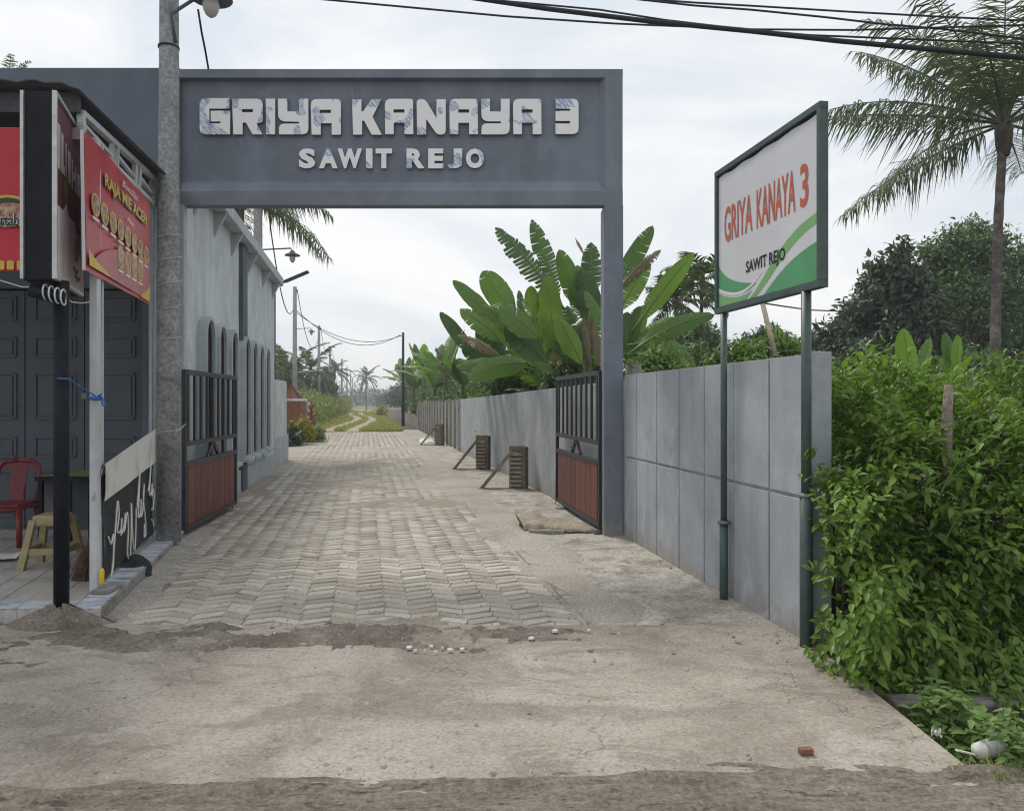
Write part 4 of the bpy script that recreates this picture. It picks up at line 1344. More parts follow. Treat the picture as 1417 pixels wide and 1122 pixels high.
# two upright young spears by the bush
for px, pb_, pt_, w, Y, lab in ((1253, 520, 455, 26, 8.0, None), (1325, 505, 463, 13, 9.5, None), (1306, 500, 460, 14, 9.7, None)):
    pass
sp = thing('banana_plant', tuple(at(1258, 556 + 1.6 * F / 8.0, 8.0)), 'single broad upright banana leaf rising behind the leafy bush', 'banana plant', 'banana plants behind the walls')
add_leaf(sp, at(1262, 545, 8.0), at(1250, 455, 8.0), .25, M[BB], 0, .02, .3, 401, (0, -1, .1))
add_leaf(sp, at(1264, 545, 8.05), at(1288, 468, 8.2), .16, M[BA], .5, .02, .3, 402, (0, -1, .1))
sp = thing('banana_plant', tuple(at(1318, 556 + 1.6 * F / 9.5, 9.5)), 'pair of small upright banana leaves left of the palm trunk', 'banana plant', 'banana plants behind the walls')
add_leaf(sp, at(1322, 520, 9.5), at(1326, 464, 9.5), .14, M[BB], 0, .02, .3, 403, (0, -1, .1))
add_leaf(sp, at(1318, 520, 9.6), at(1308, 460, 9.7), .17, M[BA], .1, .02, .3, 404, (0, -1, .1))
add_leaf(sp, at(1318, 516, 9.5), at(1296, 492, 9.3), .2, M[BA], .1, .12, .3, 405, (0, -.4, 1))

# ------------------------------------------------------------------ palms
def frond(base, az, el, L, droop, nl=44, ll=.62, hang=.8, seed=0, wid=.030):
    r = random.Random(seed)
    hd = Vector((math.cos(az), math.sin(az), 0)); side = Vector((-hd.y, hd.x, 0))
    pts = []
    p = Vector(base); a = el
    ns = 12
    for i in range(ns + 1):
        pts.append(p.copy())
        p = p + (hd * math.cos(a) + Vector((0, 0, math.sin(a)))) * (L / ns)
        a -= droop / ns * (0.5 + i / ns)
    mb = MB()
    mb.tube(pts, [.035 * (1 - .93 * i / ns) * L / 4 + .004 for i in range(ns + 1)], 4)
    for k in range(nl):
        t = min(.995, .14 + .86 * (k + .5 + r.uniform(-.45, .45)) / nl)
        f = t * ns; i = min(int(f), ns - 1)
        c = pts[i].lerp(pts[i + 1], f - i)
        tg = (pts[i + 1] - pts[i]).normalized()
        for s in (-1, 1):
            l = ll * (1.1 - abs(t - .45) * 1.25) * r.uniform(.6, 1.2)
            d1 = (tg * (.55 + r.gauss(0, .22)) + side * s * (.85 + r.gauss(0, .2)) + Vector((0, 0, -.06 + r.gauss(0, .12)))).normalized()
            hg = hang * r.uniform(.75, 1.25)
            d2 = (d1 * (1 - .55 * hg) + Vector((0, 0, -1.0 * hg)) + tg * .1).normalized()
            d1 = (d1 + d2 * .35).normalized(); m_ = c + d1 * l * .42; e = m_ + (d2 + d1 * .25).normalized() * l * .58
            w = wid * L / 4 * (1.0)
            wv = tg * w
            mb.add([c - wv * .6, c + wv * .6, m_ + wv, m_ - wv, e], [(0, 1, 2, 3), (3, 2, 4)])
    return mb
def palm(name, loc, label, cat, H, L, nf, seed, trunk_r=.13, lean=(0, 0), ll=.62, hang=.8, els=(-.5, 1.35), mats=('lf_palm',), nl=44, group=None, old=True, droop=(.9, 1.5), wid=.03):
    r = random.Random(seed)
    root = thing(name, loc, label, cat, group)
    x, y, z = loc
    top = Vector((x + lean[0], y + lean[1], H))
    bw_ = .10 * H / 8
    tp = [Vector((x, y, -.1)), Vector((x + lean[0] * .2 - bw_, y + lean[1] * .2, H * .33)), Vector((x + lean[0] * .6 - bw_ * .8, y + lean[1] * .6, H * .7)), top]
    full = []
    for i in range(len(tp) - 1):
        for k in range(8):
            full.append(tp[i].lerp(tp[i + 1], k / 8))
    full.append(top)
    rad = [trunk_r * (1.15 - .35 * i / len(full)) * (1 + .05 * math.sin(i * 2.7)) for i in range(len(full))]
    make('trunk', MB().tube(full, rad, 10), M['bark'], root, smooth=True)
    make('crown_shaft', MB().lathe(top + Vector((0, 0, -.45 * L / 4)), [(trunk_r * 1.0, -.25 * L / 4), (trunk_r * 1.5, 0), (trunk_r * 1.7, .3 * L / 4), (trunk_r * 1.1, .8 * L / 4), (.02, 1.1 * L / 4)], 10), M['bark_dark'], root, smooth=True)
    for k in range(nf):
        u = (k + .5) / nf
        el = els[0] + (els[1] - els[0]) * u
        az = k * 2.39996 + r.uniform(-.2, .2)
        mt = M[mats[k % len(mats)]]
        if old and k in (1, 5): mt = M['lf_palm_old']
        make('frond', frond(top, az, el, L * r.uniform(.85, 1.08) * (.8 if u > .85 else 1), r.uniform(*droop), nl, ll * L / 4, hang * (1 if u < .7 else .5), seed * 90 + k, wid), mt, root)
    return root
cpx = at(1389, 172, 19.0)
palm('coconut_palm', (at(1381, 556, 19).x, 19.0, 0), 'tall coconut palm with drooping fronds at the upper right, left fronds behind the cables', 'palm tree', cpx.z, 4.6, 22, 7, .12, (cpx.x - at(1381, 556, 19).x, 0), ll=1.25, hang=1.05, els=(-.28, 1.4), nl=84, droop=(.1, 1.15), old=False, wid=.0195)
hp = at(330, 262, 23.5)
palm('oil_palm', (hp.x, 23.5, 0), 'dark palm with shaggy hanging fronds behind the grey house eave', 'palm tree', hp.z, 3.45, 24, 3, .22, (0, 0), ll=1.25, hang=1.2, els=(-.45, 1.2), nl=44, wid=.034, old=False, droop=(.5, 1.1))
lp = at(12, 122, 21)
palm('palm', (lp.x, 21, 0), 'palm whose frond tips show above the shop roof at the top left', 'palm tree', lp.z, 1.15, 14, 5, .12, ll=.9, hang=.7, nl=20, wid=.07)
for px, py, Y, sd, lab in ((972, 388, 26, 11, 'areca palm close to the left sign post, the taller of the pair'), (936, 418, 25, 12, 'areca palm with a dark drooping crown shaft beside the leaning banana leaf')):
    c = at(px, py, Y)
    palm('areca_palm', (c.x, Y, 0), lab, 'palm tree', c.z, 1.65, 13, sd, .07, ll=1.5, hang=.65, els=(-.5, 1.3), nl=26, wid=.11, group='areca palms behind the panel wall', old=False, droop=(1.0, 1.6))
far_palms = [(507, 522, 150, 8.8, 3.8, 21, 'lone tall palm at the far end of the lane'), (463, 513, 118, 6.4, 3.4, 22, 'far palm between the fourth and fifth lane poles'),
             (430, 512, 78, 5, 4.3, 23, 'bushy palm right of the lamp arm pole in the left distance'), (396, 520, 62, 5, 4.4, 24, 'dark bushy palm in the left distance beside the street lamp post')]
for px, py, Y, _, L, sd, lab in far_palms:
    c = at(px, py, Y)
    palm('palm', (c.x, Y, 0), lab, 'palm tree', c.z, L, 16, sd, .12, ll=.75, hang=.75, els=(-.7, 1.35), nl=24, wid=.10, group='palms in the distance', old=False, mats=('lf_palm',) if Y > 100 else ('lf_dark', 'lf_palm'))

# ------------------------------------------------------------------ trees and shrubs from leaf twigs
def twig_cloud(blobs, n_tw, per, size, seed, up=.5, spread=.12, shell=.6, tv=OVATE_V, tf=OVATE_F, floor=None):
    """leaf twigs scattered through a set of ellipsoids, denser towards their surface"""
    g = np.random.default_rng(seed)
    B = np.array([b[:3] for b in blobs], float)
    Rr = np.array([(b[3],) * 3 if len(b) == 4 else b[3:6] for b in blobs], float)
    vol = np.prod(Rr, 1) ** (2 / 3); pr = vol / vol.sum()
    idx = g.choice(len(blobs), n_tw, p=pr)
    d = unit(g.normal(0, 1, (n_tw, 3)))
    rad = shell + (1 - shell) * g.random(n_tw) ** .6
    rad = np.where(g.random(n_tw) < .3, g.random(n_tw) ** .5 * shell, rad)
    rad = rad * (1 + .25 * (g.random(n_tw) - .5))
    C = B[idx] + d * Rr[idx] * rad[:, None]
    dirs = unit(d + np.array([0, 0, up]) + g.normal(0, .35, (n_tw, 3)))
    P = np.repeat(C, per, 0) + g.normal(0, spread, (n_tw * per, 3))
    D0 = np.repeat(dirs, per, 0)
    D = unit(D0 * .5 + g.normal(0, .65, (n_tw * per, 3)) - np.array([0, 0, .25]))
    N = unit(D0 + g.normal(0, .45, (n_tw * per, 3)) + np.array([0, 0, .5]))
    s = size * g.uniform(.6, 1.25, n_tw * per)
    if floor is not None:
        k = P[:, 2] > floor
        P, D, N, s = P[k], D[k], N[k], s[k]
    return leaf_arrays(P, D, N, s, tv, tf)
def tree(name, label, base, blobs, mat, n_tw, per, size, seed, trunk_r=.18, spread=.14, group=None, up=.5, cat='tree', shell=.55):
    root = thing(name, base, label, cat, group)
    b = Vector(base)
    ctr = Vector((0, 0, 0))
    for q in blobs: ctr += Vector(q[:3])
    ctr /= len(blobs)
    fork = b + Vector((ctr.x - b.x, ctr.y - b.y, 0)) * .4 + Vector((0, 0, max(.5, (ctr.z - b.z) * .55)))
    make('trunk', MB().tube([b - Vector((0, 0, .1)), b.lerp(fork, .5) + Vector((.05, 0, 0)), fork], [trunk_r * 1.2, trunk_r, trunk_r * .8], 8), M['bark_dark'], root, smooth=True)
    limbs = MB()
    for q in blobs:
        e = Vector(q[:3]); m_ = fork.lerp(e, .5) + Vector((0, 0, .12 * (e - fork).length))
        limbs.tube([fork, m_, e], [trunk_r * .6, trunk_r * .38, trunk_r * .12], 6)
    make('limbs', limbs, M['bark_dark'], root, smooth=True)
    V, Fc = twig_cloud(blobs, n_tw, per, size, seed, up, spread, shell)
    np_mesh('crown', V, Fc, M[mat], root, kind='stuff')
    return root
def pxb(L, Y, dy=1.0):
    out = []
    q = random.Random(len(L))
    for px, py, r in L:
        y = Y + q.uniform(-dy, dy)
        c = at(px, py, y)
        out.append((c.x, c.y, c.z, r * y / F))
    return out
tree('dark_tree', 'dark broad leaved tree with a ragged crown right of the sign', (at(1235, 556, 24).x, 24, 0),
     pxb([(1156, 470, 22), (1182, 440, 26), (1178, 470, 30), (1212, 402, 24), (1222, 372, 15), (1248, 350, 13), (1240, 385, 26), (1262, 400, 30), (1225, 435, 34), (1268, 440, 34), (1205, 480, 34), (1250, 485, 36), (1288, 480, 34)], 24, 1.2), 'lf_dark', 1500, 8, .25, 31, .2, .13)
tree('spreading_tree', 'mid green spreading tree with layered crown left of the palm trunk', (at(1345, 556, 27).x, 27, 0),
     pxb([(1292, 352, 18), (1318, 338, 22), (1350, 328, 22), (1378, 338, 22), (1305, 378, 26), (1345, 370, 36), (1330, 420, 40), (1372, 410, 40), (1305, 440, 34), (1350, 470, 42), (1300, 490, 36)], 27, 1.4), 'lf_mid', 2300, 9, .20, 32, .24, .17, up=.9)
tree('olive_tree', 'dull olive tree behind the coconut palm trunk at the right edge', (at(1420, 556, 29).x, 29, 0),
     pxb([(1400, 370, 30), (1440, 355, 34), (1412, 420, 44), (1470, 410, 50), (1400, 470, 44), (1450, 480, 50), (1500, 450, 50)], 29, 1.4), 'lf_mid', 1700, 9, .19, 33, .22, .17)
# mid distance shrubs behind the panel wall and the bush
SH = [('shrub', 'dark low shrub mass under the dark tree', (1195, 505, 34, 14, 'lf_dark')), ('shrub', 'mid green shrub at the foot of the palm trunk', (1395, 545, 36, 11, 'lf_mid')), ('shrub', 'yellow green shrub at the far right edge', (1425, 590, 40, 8.5, 'lf_hedge')),
      ('shrub', 'shrub between the dark tree and the palm trunk', (1340, 520, 36, 13, 'lf_mid')), ('shrub', 'shrub behind the panel wall below the sign', (1075, 492, 30, 18, 'lf_mid')), ('shrub', 'low shrub behind the panel wall left of the sign post', (950, 505, 30, 17, 'lf_mid')),
      ('shrub', 'light green plants just behind the panel wall beside the gate column', (905, 512, 26, 11.5, 'lf_weed')), ('shrub', 'light green plants behind the panel wall right of the left sign post', (1022, 500, 22, 11, 'lf_weed')), ('shrub', 'light green plants behind the panel wall below the middle of the sign', (1075, 496, 18, 10, 'lf_weed')),
      ('shrub', 'low plants between the rendered wall and the banana clump', (716, 528, 22, 19.5, 'lf_mid')), ('shrub', 'low plants behind the right gate leaf', (800, 515, 30, 15.8, 'lf_mid')), ('shrub', 'distant shrub under the areca palms', (960, 470, 30, 30, 'lf_mid')), ('shrub', 'distant shrub between the sign posts', (1060, 470, 22, 34, 'lf_dark')), ('shrub', 'dark distant shrub just left of the dark tree', (1128, 480, 26, 30, 'lf_dark'))]
for k, (nm, lab, (px, py, r, Y, mt)) in enumerate(SH):
    c = at(px, py, Y); rr_ = r * Y / F
    bl = [(c.x + dx * rr_, Y + dy * rr_, max(.25, c.z + dz * rr_), rr_ * .62) for dx, dy, dz in ((0, 0, 0), (-.9, .2, -.3), (.9, .1, -.25), (.4, .5, .3), (-.4, -.3, -.7), (.6, -.4, -.8), (0, -.2, -1.4))]
    tree(nm, lab, (c.x, Y, 0), bl, mt, int(260 + 20 * r), 7, max(.10, .0075 * Y), 60 + k, .04, .10, group='shrubs behind the walls', cat='shrub')
# plants along the far right of the lane
RP = [(640, 22, .9, 'lf_mid'), (612, 27, 1.15, 'lf_weed'), (590, 33, 1.1, 'lf_mid'), (572, 40, 1.2, 'lf_weed'), (556, 48, 1.3, 'lf_mid'), (545, 57, 1.4, 'lf_weed'), (535, 70, 1.6, 'lf_mid'), (525, 95, 1.8, 'lf_far'), (519, 125, 2.0, 'lf_far')]
RL = ['leafy shrub behind the right end of the unpainted wall', 'leafy shrub over the middle of the unpainted wall', 'leafy shrub over the far end of the unpainted wall', 'light green shrub right of the thin black pole', 'leafy shrub at the foot of the thin black pole',
      'light green shrub left of the thin black pole', 'shrub leaning over the low fence', 'distant shrub at the right lane edge', 'farthest shrub at the right lane edge']
for k, (px, Y, r, mt) in enumerate(RP):
    r *= 1.35
    x = max((px - CX) * Y / F, wall_x(Y) + .35 + r * .95)
    bl = [(x + dx * r, Y + dy * r, 1.15 * r + dz * r, r * .6) for dx, dy, dz in ((0, 0, 0), (-.5, .5, -.2), (.7, .1, .2), (.2, .9, .3), (-.3, -.7, -.3), (.6, -.4, .5))]
    tree('shrub', RL[k], (x, Y, 0), bl, mt, 520, 7, .13 + .002 * Y, 80 + k, .05, .12, group='shrubs along the right of the lane', cat='shrub')
def low_plant(name, label, px, py, r, Y, mat, n, size, seed, zc=None, cat='shrub'):
    x = (px - CX) * Y / F
    z = r if zc is None else zc
    tree(name, label, (x, Y, 0), [(x, Y, z, r * .8), (x - r * .5, Y, z * .7, r * .55), (x + r * .5, Y - .1, z * .7, r * .55), (x + .1, Y, z * 1.5, r * .4)], mat, n, 6, size, seed, .02, .06, cat=cat)
low_plant('yellow_shrub', 'bright yellow croton shrub at the foot of the brick pillar', 417, 0, .55, 29.0, 'lf_yellow', 200, .13, 95)
low_plant('green_shrub', 'low green plants beside the yellow croton shrub', 434, 0, .50, 30.5, 'lf_weed', 200, .13, 96, .3)
low_plant('red_plant', 'pink red leaved plant against the brick wall', 428, 0, .30, 34, 'lf_red', 50, .14, 97, .9)
low_plant('dark_agave', 'dark spiky plant at the foot of the brick pillar', 401, 0, .42, 28.0, 'lf_dark', 90, .26, 98, .3)
low_plant('croton', 'yellow orange croton shrub at the far right lane edge', 527.5, 0, .7, 82, 'lf_yellow', 120, .22, 99)
# hedge of vines along the left poles
hb = []
q = random.Random(3)
for y in np.arange(43, 125, 2.2):
    hb.append((lane_left(y) - 2.0 + q.uniform(-.6, .6) - .012 * y, y, .75 + q.uniform(0, .45), 1.1, 1.4, .95 + q.uniform(0, .4)))
hd = thing('vine_hedge', (hb[0][0], 43, 0), 'straggling yellow green vine hedge along the left pole row', 'hedge')
V, Fc = twig_cloud(hb, 3400, 6, .24, 71, .6, .2, .6, KITE_V, KITE_F, 0.0)
np_mesh('foliage', V, Fc, M['lf_hedge'], hd, kind='stuff')
hs_ = MB()
for b in hb: hs_.tube([(b[0], b[1], -.05), (b[0], b[1], b[2])], .03, 5)
make('stems', hs_, M['bark_dark'], hd, kind='stuff')
# trees at the left in the distance
LT = [(400, 522, 28, 66, 'broad dark tree behind the brick wall in the left distance'), (445, 528, 18, 84, 'dark tree left of the fourth lane pole in the distance'), (372, 515, 30, 72, 'dark tree half hidden by the house corner')]
for k, (px, py, r, Y, lab) in enumerate(LT):
    bl = pxb([(px, py, r * .6), (px - r * .7, py + 12, r * .5), (px + r * .6, py + 10, r * .5), (px + r * .2, py - r * .4, r * .4), (px, py + r * .7, r * .7)], Y, 2)
    tree('dark_tree', lab, ((px - CX) * Y / F, Y, 0), bl, 'lf_dark' if k != 1 else 'lf_far', 700, 6, .42, 110 + k, .25, .3, group='trees in the left distance')
# far wood on the skyline
q = random.Random(9)
fb_ = []
for k in range(150):
    x = -430 + 860 * k / 149 + q.uniform(-3, 3)
    y = 300 + q.uniform(-25, 40)
    r = q.uniform(2.6, 4.6)
    fb_.append((x, y, r * .9, r * 1.35, r, r * q.uniform(.9, 1.35)))
V, Fc = twig_cloud(fb_, 15000, 4, 1.25, 72, .5, .7, .6, KITE_V, KITE_F, -.2)
tag(np_mesh('far_woods', V, Fc, M['lf_far']), kind='stuff')
q = random.Random(19)
for k, (px, py, Y, r) in enumerate(((560, 548, 190, 14), (540, 549, 215, 12), (590, 548, 170, 15))):
    bl = pxb([(px, py, r * .8), (px - r, py + 4, r * .7), (px + r, py + 3, r * .7), (px + 2 * r, py + 2, r * .7)], Y, 4)
    tree('far_tree', ['hazy tree clump at the end of the right lane side', 'small hazy tree clump beside the far palm', 'hazy tree clump behind the banana plants'][k], ((px - CX) * Y / F, Y, 0), bl, 'lf_far', 420, 5, .75, 130 + k, .3, .5, group='far trees at the lane end')

# ------------------------------------------------------------------ the leafy bush at the right
PROF = np.array([(4.40, -.08), (4.40, .30), (4.50, .75), (4.66, 1.05), (4.95, 1.27), (5.5, 1.46), (6.4, 1.60), (7.6, 1.72), (9.0, 1.78)])
seg = np.linalg.norm(np.diff(PROF, axis=0), axis=1); cum = np.concatenate([[0], np.cumsum(seg)])
def prof(s):
    y = np.interp(s, cum, PROF[:, 0]); z = np.interp(s, cum, PROF[:, 1])
    y2 = np.interp(s + .05, cum, PROF[:, 0]); z2 = np.interp(s + .05, cum, PROF[:, 1])
    y1 = np.interp(s - .05, cum, PROF[:, 0]); z1 = np.interp(s - .05, cum, PROF[:, 1])
    ny, nz = -(z2 - z1), (y2 - y1)
    l = np.hypot(ny, nz) + 1e-9
    return y, z, ny / l, nz / l
def bush_leaves(n_tw, per, seed, smax, depth):
    g = np.random.default_rng(seed)
    s = g.random(n_tw) * smax
    u = g.random(n_tw)
    y, z, ny, nz = prof(s)
    xmin = np.where(y < 4.98, 1.95 - .13 * np.clip((.34 - z) / .3, 0, 1) + .10 * (fbm(z * 5, z * 0, 2, 4) - .5), 2.22)
    xmax = 2.1 + (y - 3.9) * 1.15 + 1.2
    x = xmin + (xmax - xmin) * u
    lump = (fbm(x * 1.5 + 7, s * 1.7, 3, 77) - .5) * .95 + (fbm(x * 4.6, s * 5.0, 3, 78) - .5) * .80
    off = lump + g.normal(0, .03, n_tw) - depth * g.random(n_tw)
    y = y + ny * off; z = z + nz * off
    side = np.clip(1 - (x - xmin) / .25, 0, 1)
    Nn = np.stack([-.6 * side + g.normal(0, .15, n_tw), ny, nz], -1)
    C = np.stack([x, y, z], -1)
    P = np.repeat(C, per, 0) + g.normal(0, .045, (n_tw * per, 3))
    No = np.repeat(Nn, per, 0)
    az = g.uniform(-1, 1, n_tw * per)
    D = No * .75 + np.stack([az * .8, g.normal(0, .25, n_tw * per), -.38 + g.normal(0, .38, n_tw * per)], -1)
    N = No * .45 + np.array([0, -.1, 1.0]) + g.normal(0, .3, (n_tw * per, 3))
    sz = g.uniform(.038, .095, n_tw * per)
    k = (P[:, 2] > -.06) & ~((P[:, 0] < 2.125) & (P[:, 1] > 5.0)) & ~((P[:, 0] < 1.82))
    return P[k], D[k], unit(N[k]), sz[k]
bush = thing('leafy_bush', (2.8, 5.0, 0), 'dense dark green leafy bush spilling over beside the end of the panel wall', 'bush')
P1, D1, N1, s1 = bush_leaves(2700, 9, 1, cum[-1] * .62, .04)
P2, D2, N2, s2 = bush_leaves(2600, 9, 2, cum[-1], .5)
V, Fc = leaf_arrays(P2, D2, N2, s2 * 1.1, OVATE_V, OVATE_F)
np_mesh('inner_foliage', V, Fc, M['lf_bush'], bush, kind='stuff')
# the 300 that show largest are leaves of their own, the rest one part
dist = np.linalg.norm(P1 - np.array([0, 0, 1.6]), axis=1)
vis = (P1[:, 1] < 4.75 + .0 * dist) & (P1[:, 0] / P1[:, 1] < .70)
order = np.argsort(np.where(vis, -s1 / dist, 9))[:300]
rest = np.ones(len(P1), bool); rest[order] = False
V, Fc = leaf_arrays(P1[rest], D1[rest], N1[rest], s1[rest], OVATE_V, OVATE_F)
np_mesh('foliage', V, Fc, M['lf_bush'], bush, kind='stuff')
def leaf_data(tv, tf, mat, nm='leaf'):
    me = bpy.data.meshes.new(nm)
    me.from_pydata(tv.tolist(), [], tf.tolist()); me.materials.append(mat)
    return me
lme = leaf_data(OVATE_V, OVATE_F, M['lf_bush'])
def put_leaf(me, parent, P, D, N, s, nm='leaf'):
    D = Vector(D).normalized(); Sd = Vector(N).cross(D).normalized(); U = D.cross(Sd)
    o = bpy.data.objects.new(nm, me); COL.objects.link(o)
    o.parent = parent
    p = Vector(P) - ORG.get(parent.name, Vector((0, 0, 0)))
    m = Matrix((( D.x, Sd.x, U.x, p.x), (D.y, Sd.y, U.y, p.y), (D.z, Sd.z, U.z, p.z), (0, 0, 0, 1)))
    o.matrix_local = m @ Matrix.Scale(float(s), 4)
    return o
for i in order:
    put_leaf(lme, bush, P1[i], D1[i], N1[i], s1[i])
# pale young leaves at the twig ends
g = np.random.default_rng(12)
P3, D3, N3, s3 = bush_leaves(420, 5, 5, cum[-1] * .62, -.03)
V, Fc = leaf_arrays(P3, D3 + np.array([0, -.1, .5]), N3, s3 * .9, OVATE_V, OVATE_F)
np_mesh('young_foliage', V, Fc, M['lf_bright'], bush, kind='stuff')
# stray shoots standing out of the mass and a few withered leaves
sho = MB(); sl_ = []
for k in range(34):
    yb = g.uniform(4.5, 6.2); xb = g.uniform(2.15, 2.1 + (yb - 3.9) * 1.2)
    zb2 = float(np.interp(yb, PROF[:, 0], PROF[:, 1])) + g.uniform(-.1, .1)
    tipd = np.array([g.normal(0, .16), -abs(g.normal(.10, .1)), g.uniform(.12, .34)])
    b_ = np.array([xb, yb, zb2]); sho.tube([b_, b_ + tipd * .5 + np.array([0, 0, .02]), b_ + tipd], [.005, .004, .002], 4)
    for i in range(7):
        sl_.append((b_ + tipd * (.3 + .7 * i / 6), tipd * .6 + g.normal(0, .22, 3), np.array([g.normal(0, .3), -.3, 1.]), g.uniform(.05, .11)))
make('shoots', sho, M['petiole'], bush, kind='stuff')
V, Fc = leaf_arrays(np.array([a[0] for a in sl_]), np.array([a[1] for a in sl_]), unit(np.array([a[2] for a in sl_])), np.array([a[3] for a in sl_]), OVATE_V, OVATE_F)
np_mesh('shoot_leaves', V, Fc, M['lf_bright'], bush, kind='stuff')
P4, D4, N4, s4 = bush_leaves(26, 3, 8, cum[-1] * .6, .0)
V, Fc = leaf_arrays(P4, D4, N4, s4, OVATE_V * np.array([1, .8, -1.6]), OVATE_F)
np_mesh('withered_leaves', V, Fc, M['lf_banana_old'], bush, kind='stuff')
bst = MB()
for k in range(30):
    x = g.uniform(2.15, 4.6); y = g.uniform(4.8, 6.0)
    bst.tube([(x, y, -.1), (x + g.uniform(-.1, .1), y - .1, .6), (x + g.uniform(-.2, .2), y - .2, 1.1)], [.014, .010, .005], 5)
make('stems', bst, M['bark_dark'], bush, kind='stuff')
# upright young shrubs with long bright leaves above the bush
LANCE_V = np.array([(0, 0, 0), (.25, .13, .05), (.6, .15, .06), (1, 0, -.10), (.6, -.15, .06), (.25, -.13, .05), (.28, 0, .02), (.62, 0, .02)], float)
lanm = [leaf_data(LANCE_V, OVATE_F, M['lf_bright']), leaf_data(LANCE_V, OVATE_F, M['lf_banana'])]
YS = [(1166, 500, 5.9, 'young shrub with long pale leaves touching the panel wall end'), (1198, 478, 6.2, 'tallest young shrub with long pale leaves behind the wall end'), (1240, 508, 6.3, 'young shrub with a lime green tip left of the single banana leaf'), (1276, 505, 6.0, 'young shrub with lime leaves right of the single banana leaf'),
      (1318, 515, 6.3, 'young shrub with pale leaves just right of the weathered stake'), (1352, 560, 6.0, 'short young shrub right of the weathered stake'), (1180, 560, 5.4, 'low young shrub leaning from the wall end over the bush')]
for k, (px, py, Y, lab) in enumerate(YS):
    q = random.Random(300 + k)
    t = at(px, py, Y)
    b = Vector((t.x + q.uniform(-.1, .1), t.y + .1, 0))
    r = thing('young_shrub', tuple(b), lab, 'shrub', 'young pale leaved shrubs behind the bush')
    make('stem', MB().tube([b, b.lerp(t, .6) + Vector((.02, 0, 0)), t], [.014, .010, .005], 6), M['petiole'], r, smooth=True)
    nlv = 26
    for i in range(nlv):
        f = i / nlv
        c = t.lerp(b, f * .42 + .005)
        az = i * 2.4 + q.uniform(-.3, .3)
        el = .75 - 1.15 * f + q.uniform(-.2, .2)
        D = Vector((math.cos(az) * math.cos(el), math.sin(az) * math.cos(el), math.sin(el)))
        N = Vector((-math.cos(az) * math.sin(el), -math.sin(az) * math.sin(el), math.cos(el)))
        put_leaf(lanm[0 if f < .35 else 1] if k % 2 else lanm[0 if f < .5 else 1], r, c, D, N, (.13 + .12 * min(1, f * 3)) * q.uniform(.8, 1.15))
# trailing shoots in front of the wall end
tr = thing('trailing_vine', (2.0, 4.72, 0), 'light green vine shoots trailing over the end face of the panel wall', 'vine')
mbv = MB()
leafy = []
for pts in ([(1160, 760), (1150, 735), (1138, 700), (1128, 690)], [(1165, 790), (1148, 796), (1132, 795), (1124, 790)], [(1160, 830), (1145, 818), (1138, 812)], [(1170, 880), (1150, 860), (1140, 850)], [(1160, 915), (1140, 905), (1118, 895)], [(1150, 900), (1136, 880), (1130, 862)]):
    P = [at(a, b, 4.72 - .04 * i) for i, (a, b) in enumerate(pts)]
    mbv.tube(P, .003, 4)
    leafy += [(P[i], P[min(i + 1, len(P) - 1)] - P[max(i - 1, 0)]) for i in range(len(P))]
make('stems', mbv, M['petiole'], tr)
q = random.Random(77)
for c, d in leafy:
    for k in range(3):
        D = d.normalized() * .5 + Vector((q.uniform(-.8, .5), q.uniform(-.6, .1), q.uniform(-.5, .5)))
        put_leaf(lanm[0] if q.random() < .5 else lme, tr, c + Vector((0, -.01, 0)), D, Vector((q.uniform(-.3, .3), -.5, .8)), q.uniform(.06, .10))

# ------------------------------------------------------------------ weeds at the concrete edge and in the ditch
g = np.random.default_rng(44)
n = 420
y = 3.30 + .78 * g.random(n) ** 1.5; x = 2.02 + np.abs(g.normal(0, .20, n)) + np.clip(3.8 - y, 0, 1) * .12 + g.random(n) * .25
hz = .03 + .15 * np.clip(fbm(x * 3, y * 3, 3, 5), 0, 1) + np.clip(.30 - np.abs(x - 2.12), 0, .25) * .85
Pw, Dw, Nw, Sw = [], [], [], []
for k in range(n):
    c = np.array([x[k], y[k], -.20 + hz[k] * g.uniform(.3, 1.25)])
    m = g.integers(4, 8)
    for i in range(m):
        a = g.uniform(0, 6.28)
        Pw.append(c + g.normal(0, .02, 3)); Dw.append([math.cos(a), math.sin(a) - .3, g.uniform(-.3, .6)])
        Nw.append([g.normal(0, .3), -.3, 1]); Sw.append(g.uniform(.035, .08))
V, Fc = leaf_arrays(np.array(Pw), np.array(Dw), unit(np.array(Nw)), np.array(Sw), OVATE_V, OVATE_F)
tag(np_mesh('roadside_weeds', V, Fc, M['lf_weed']), kind='stuff')
n = 5200
y = g.uniform(3.18, 4.12, n); x = 2.03 + np.abs(g.normal(0, .9, n)) * (.4 + .9 * np.clip((3.95 - y), 0, 1))
k = ~((y > 3.75) & (x > 2.35) & (g.random(n) < .85)) & (x < 4.5)
x, y = x[k], y[k]; n = len(x)
z0 = np.where(y < 3.3, -.05, -.30)
lean = g.normal(0, .45, (n, 2))
D = np.stack([lean[:, 0], lean[:, 1] - .15, np.ones(n)], -1)
L_ = g.uniform(.10, .34, n) * np.where(y < 3.35, .45, 1)
N = np.stack([g.normal(0, .6, n), -np.ones(n), .3 * np.ones(n)], -1)
BL_V = np.array([(0, .03, 0), (0, -.03, 0), (.55, .025, .0), (.55, -.025, .0), (1, 0, -.16)], float)
BL_F = np.array([(0, 1, 3), (0, 3, 2), (2, 3, 4)])
V, Fc = leaf_arrays(np.stack([x, y, z0], -1), D, unit(N), L_, BL_V, BL_F)
tag(np_mesh('ditch_grass', V, Fc, M['lf_weed']), kind='stuff')
n = 420
c = gp(1395, 1075)
x = c.x + g.normal(0, .09, n); y = c.y + g.normal(0, .05, n)
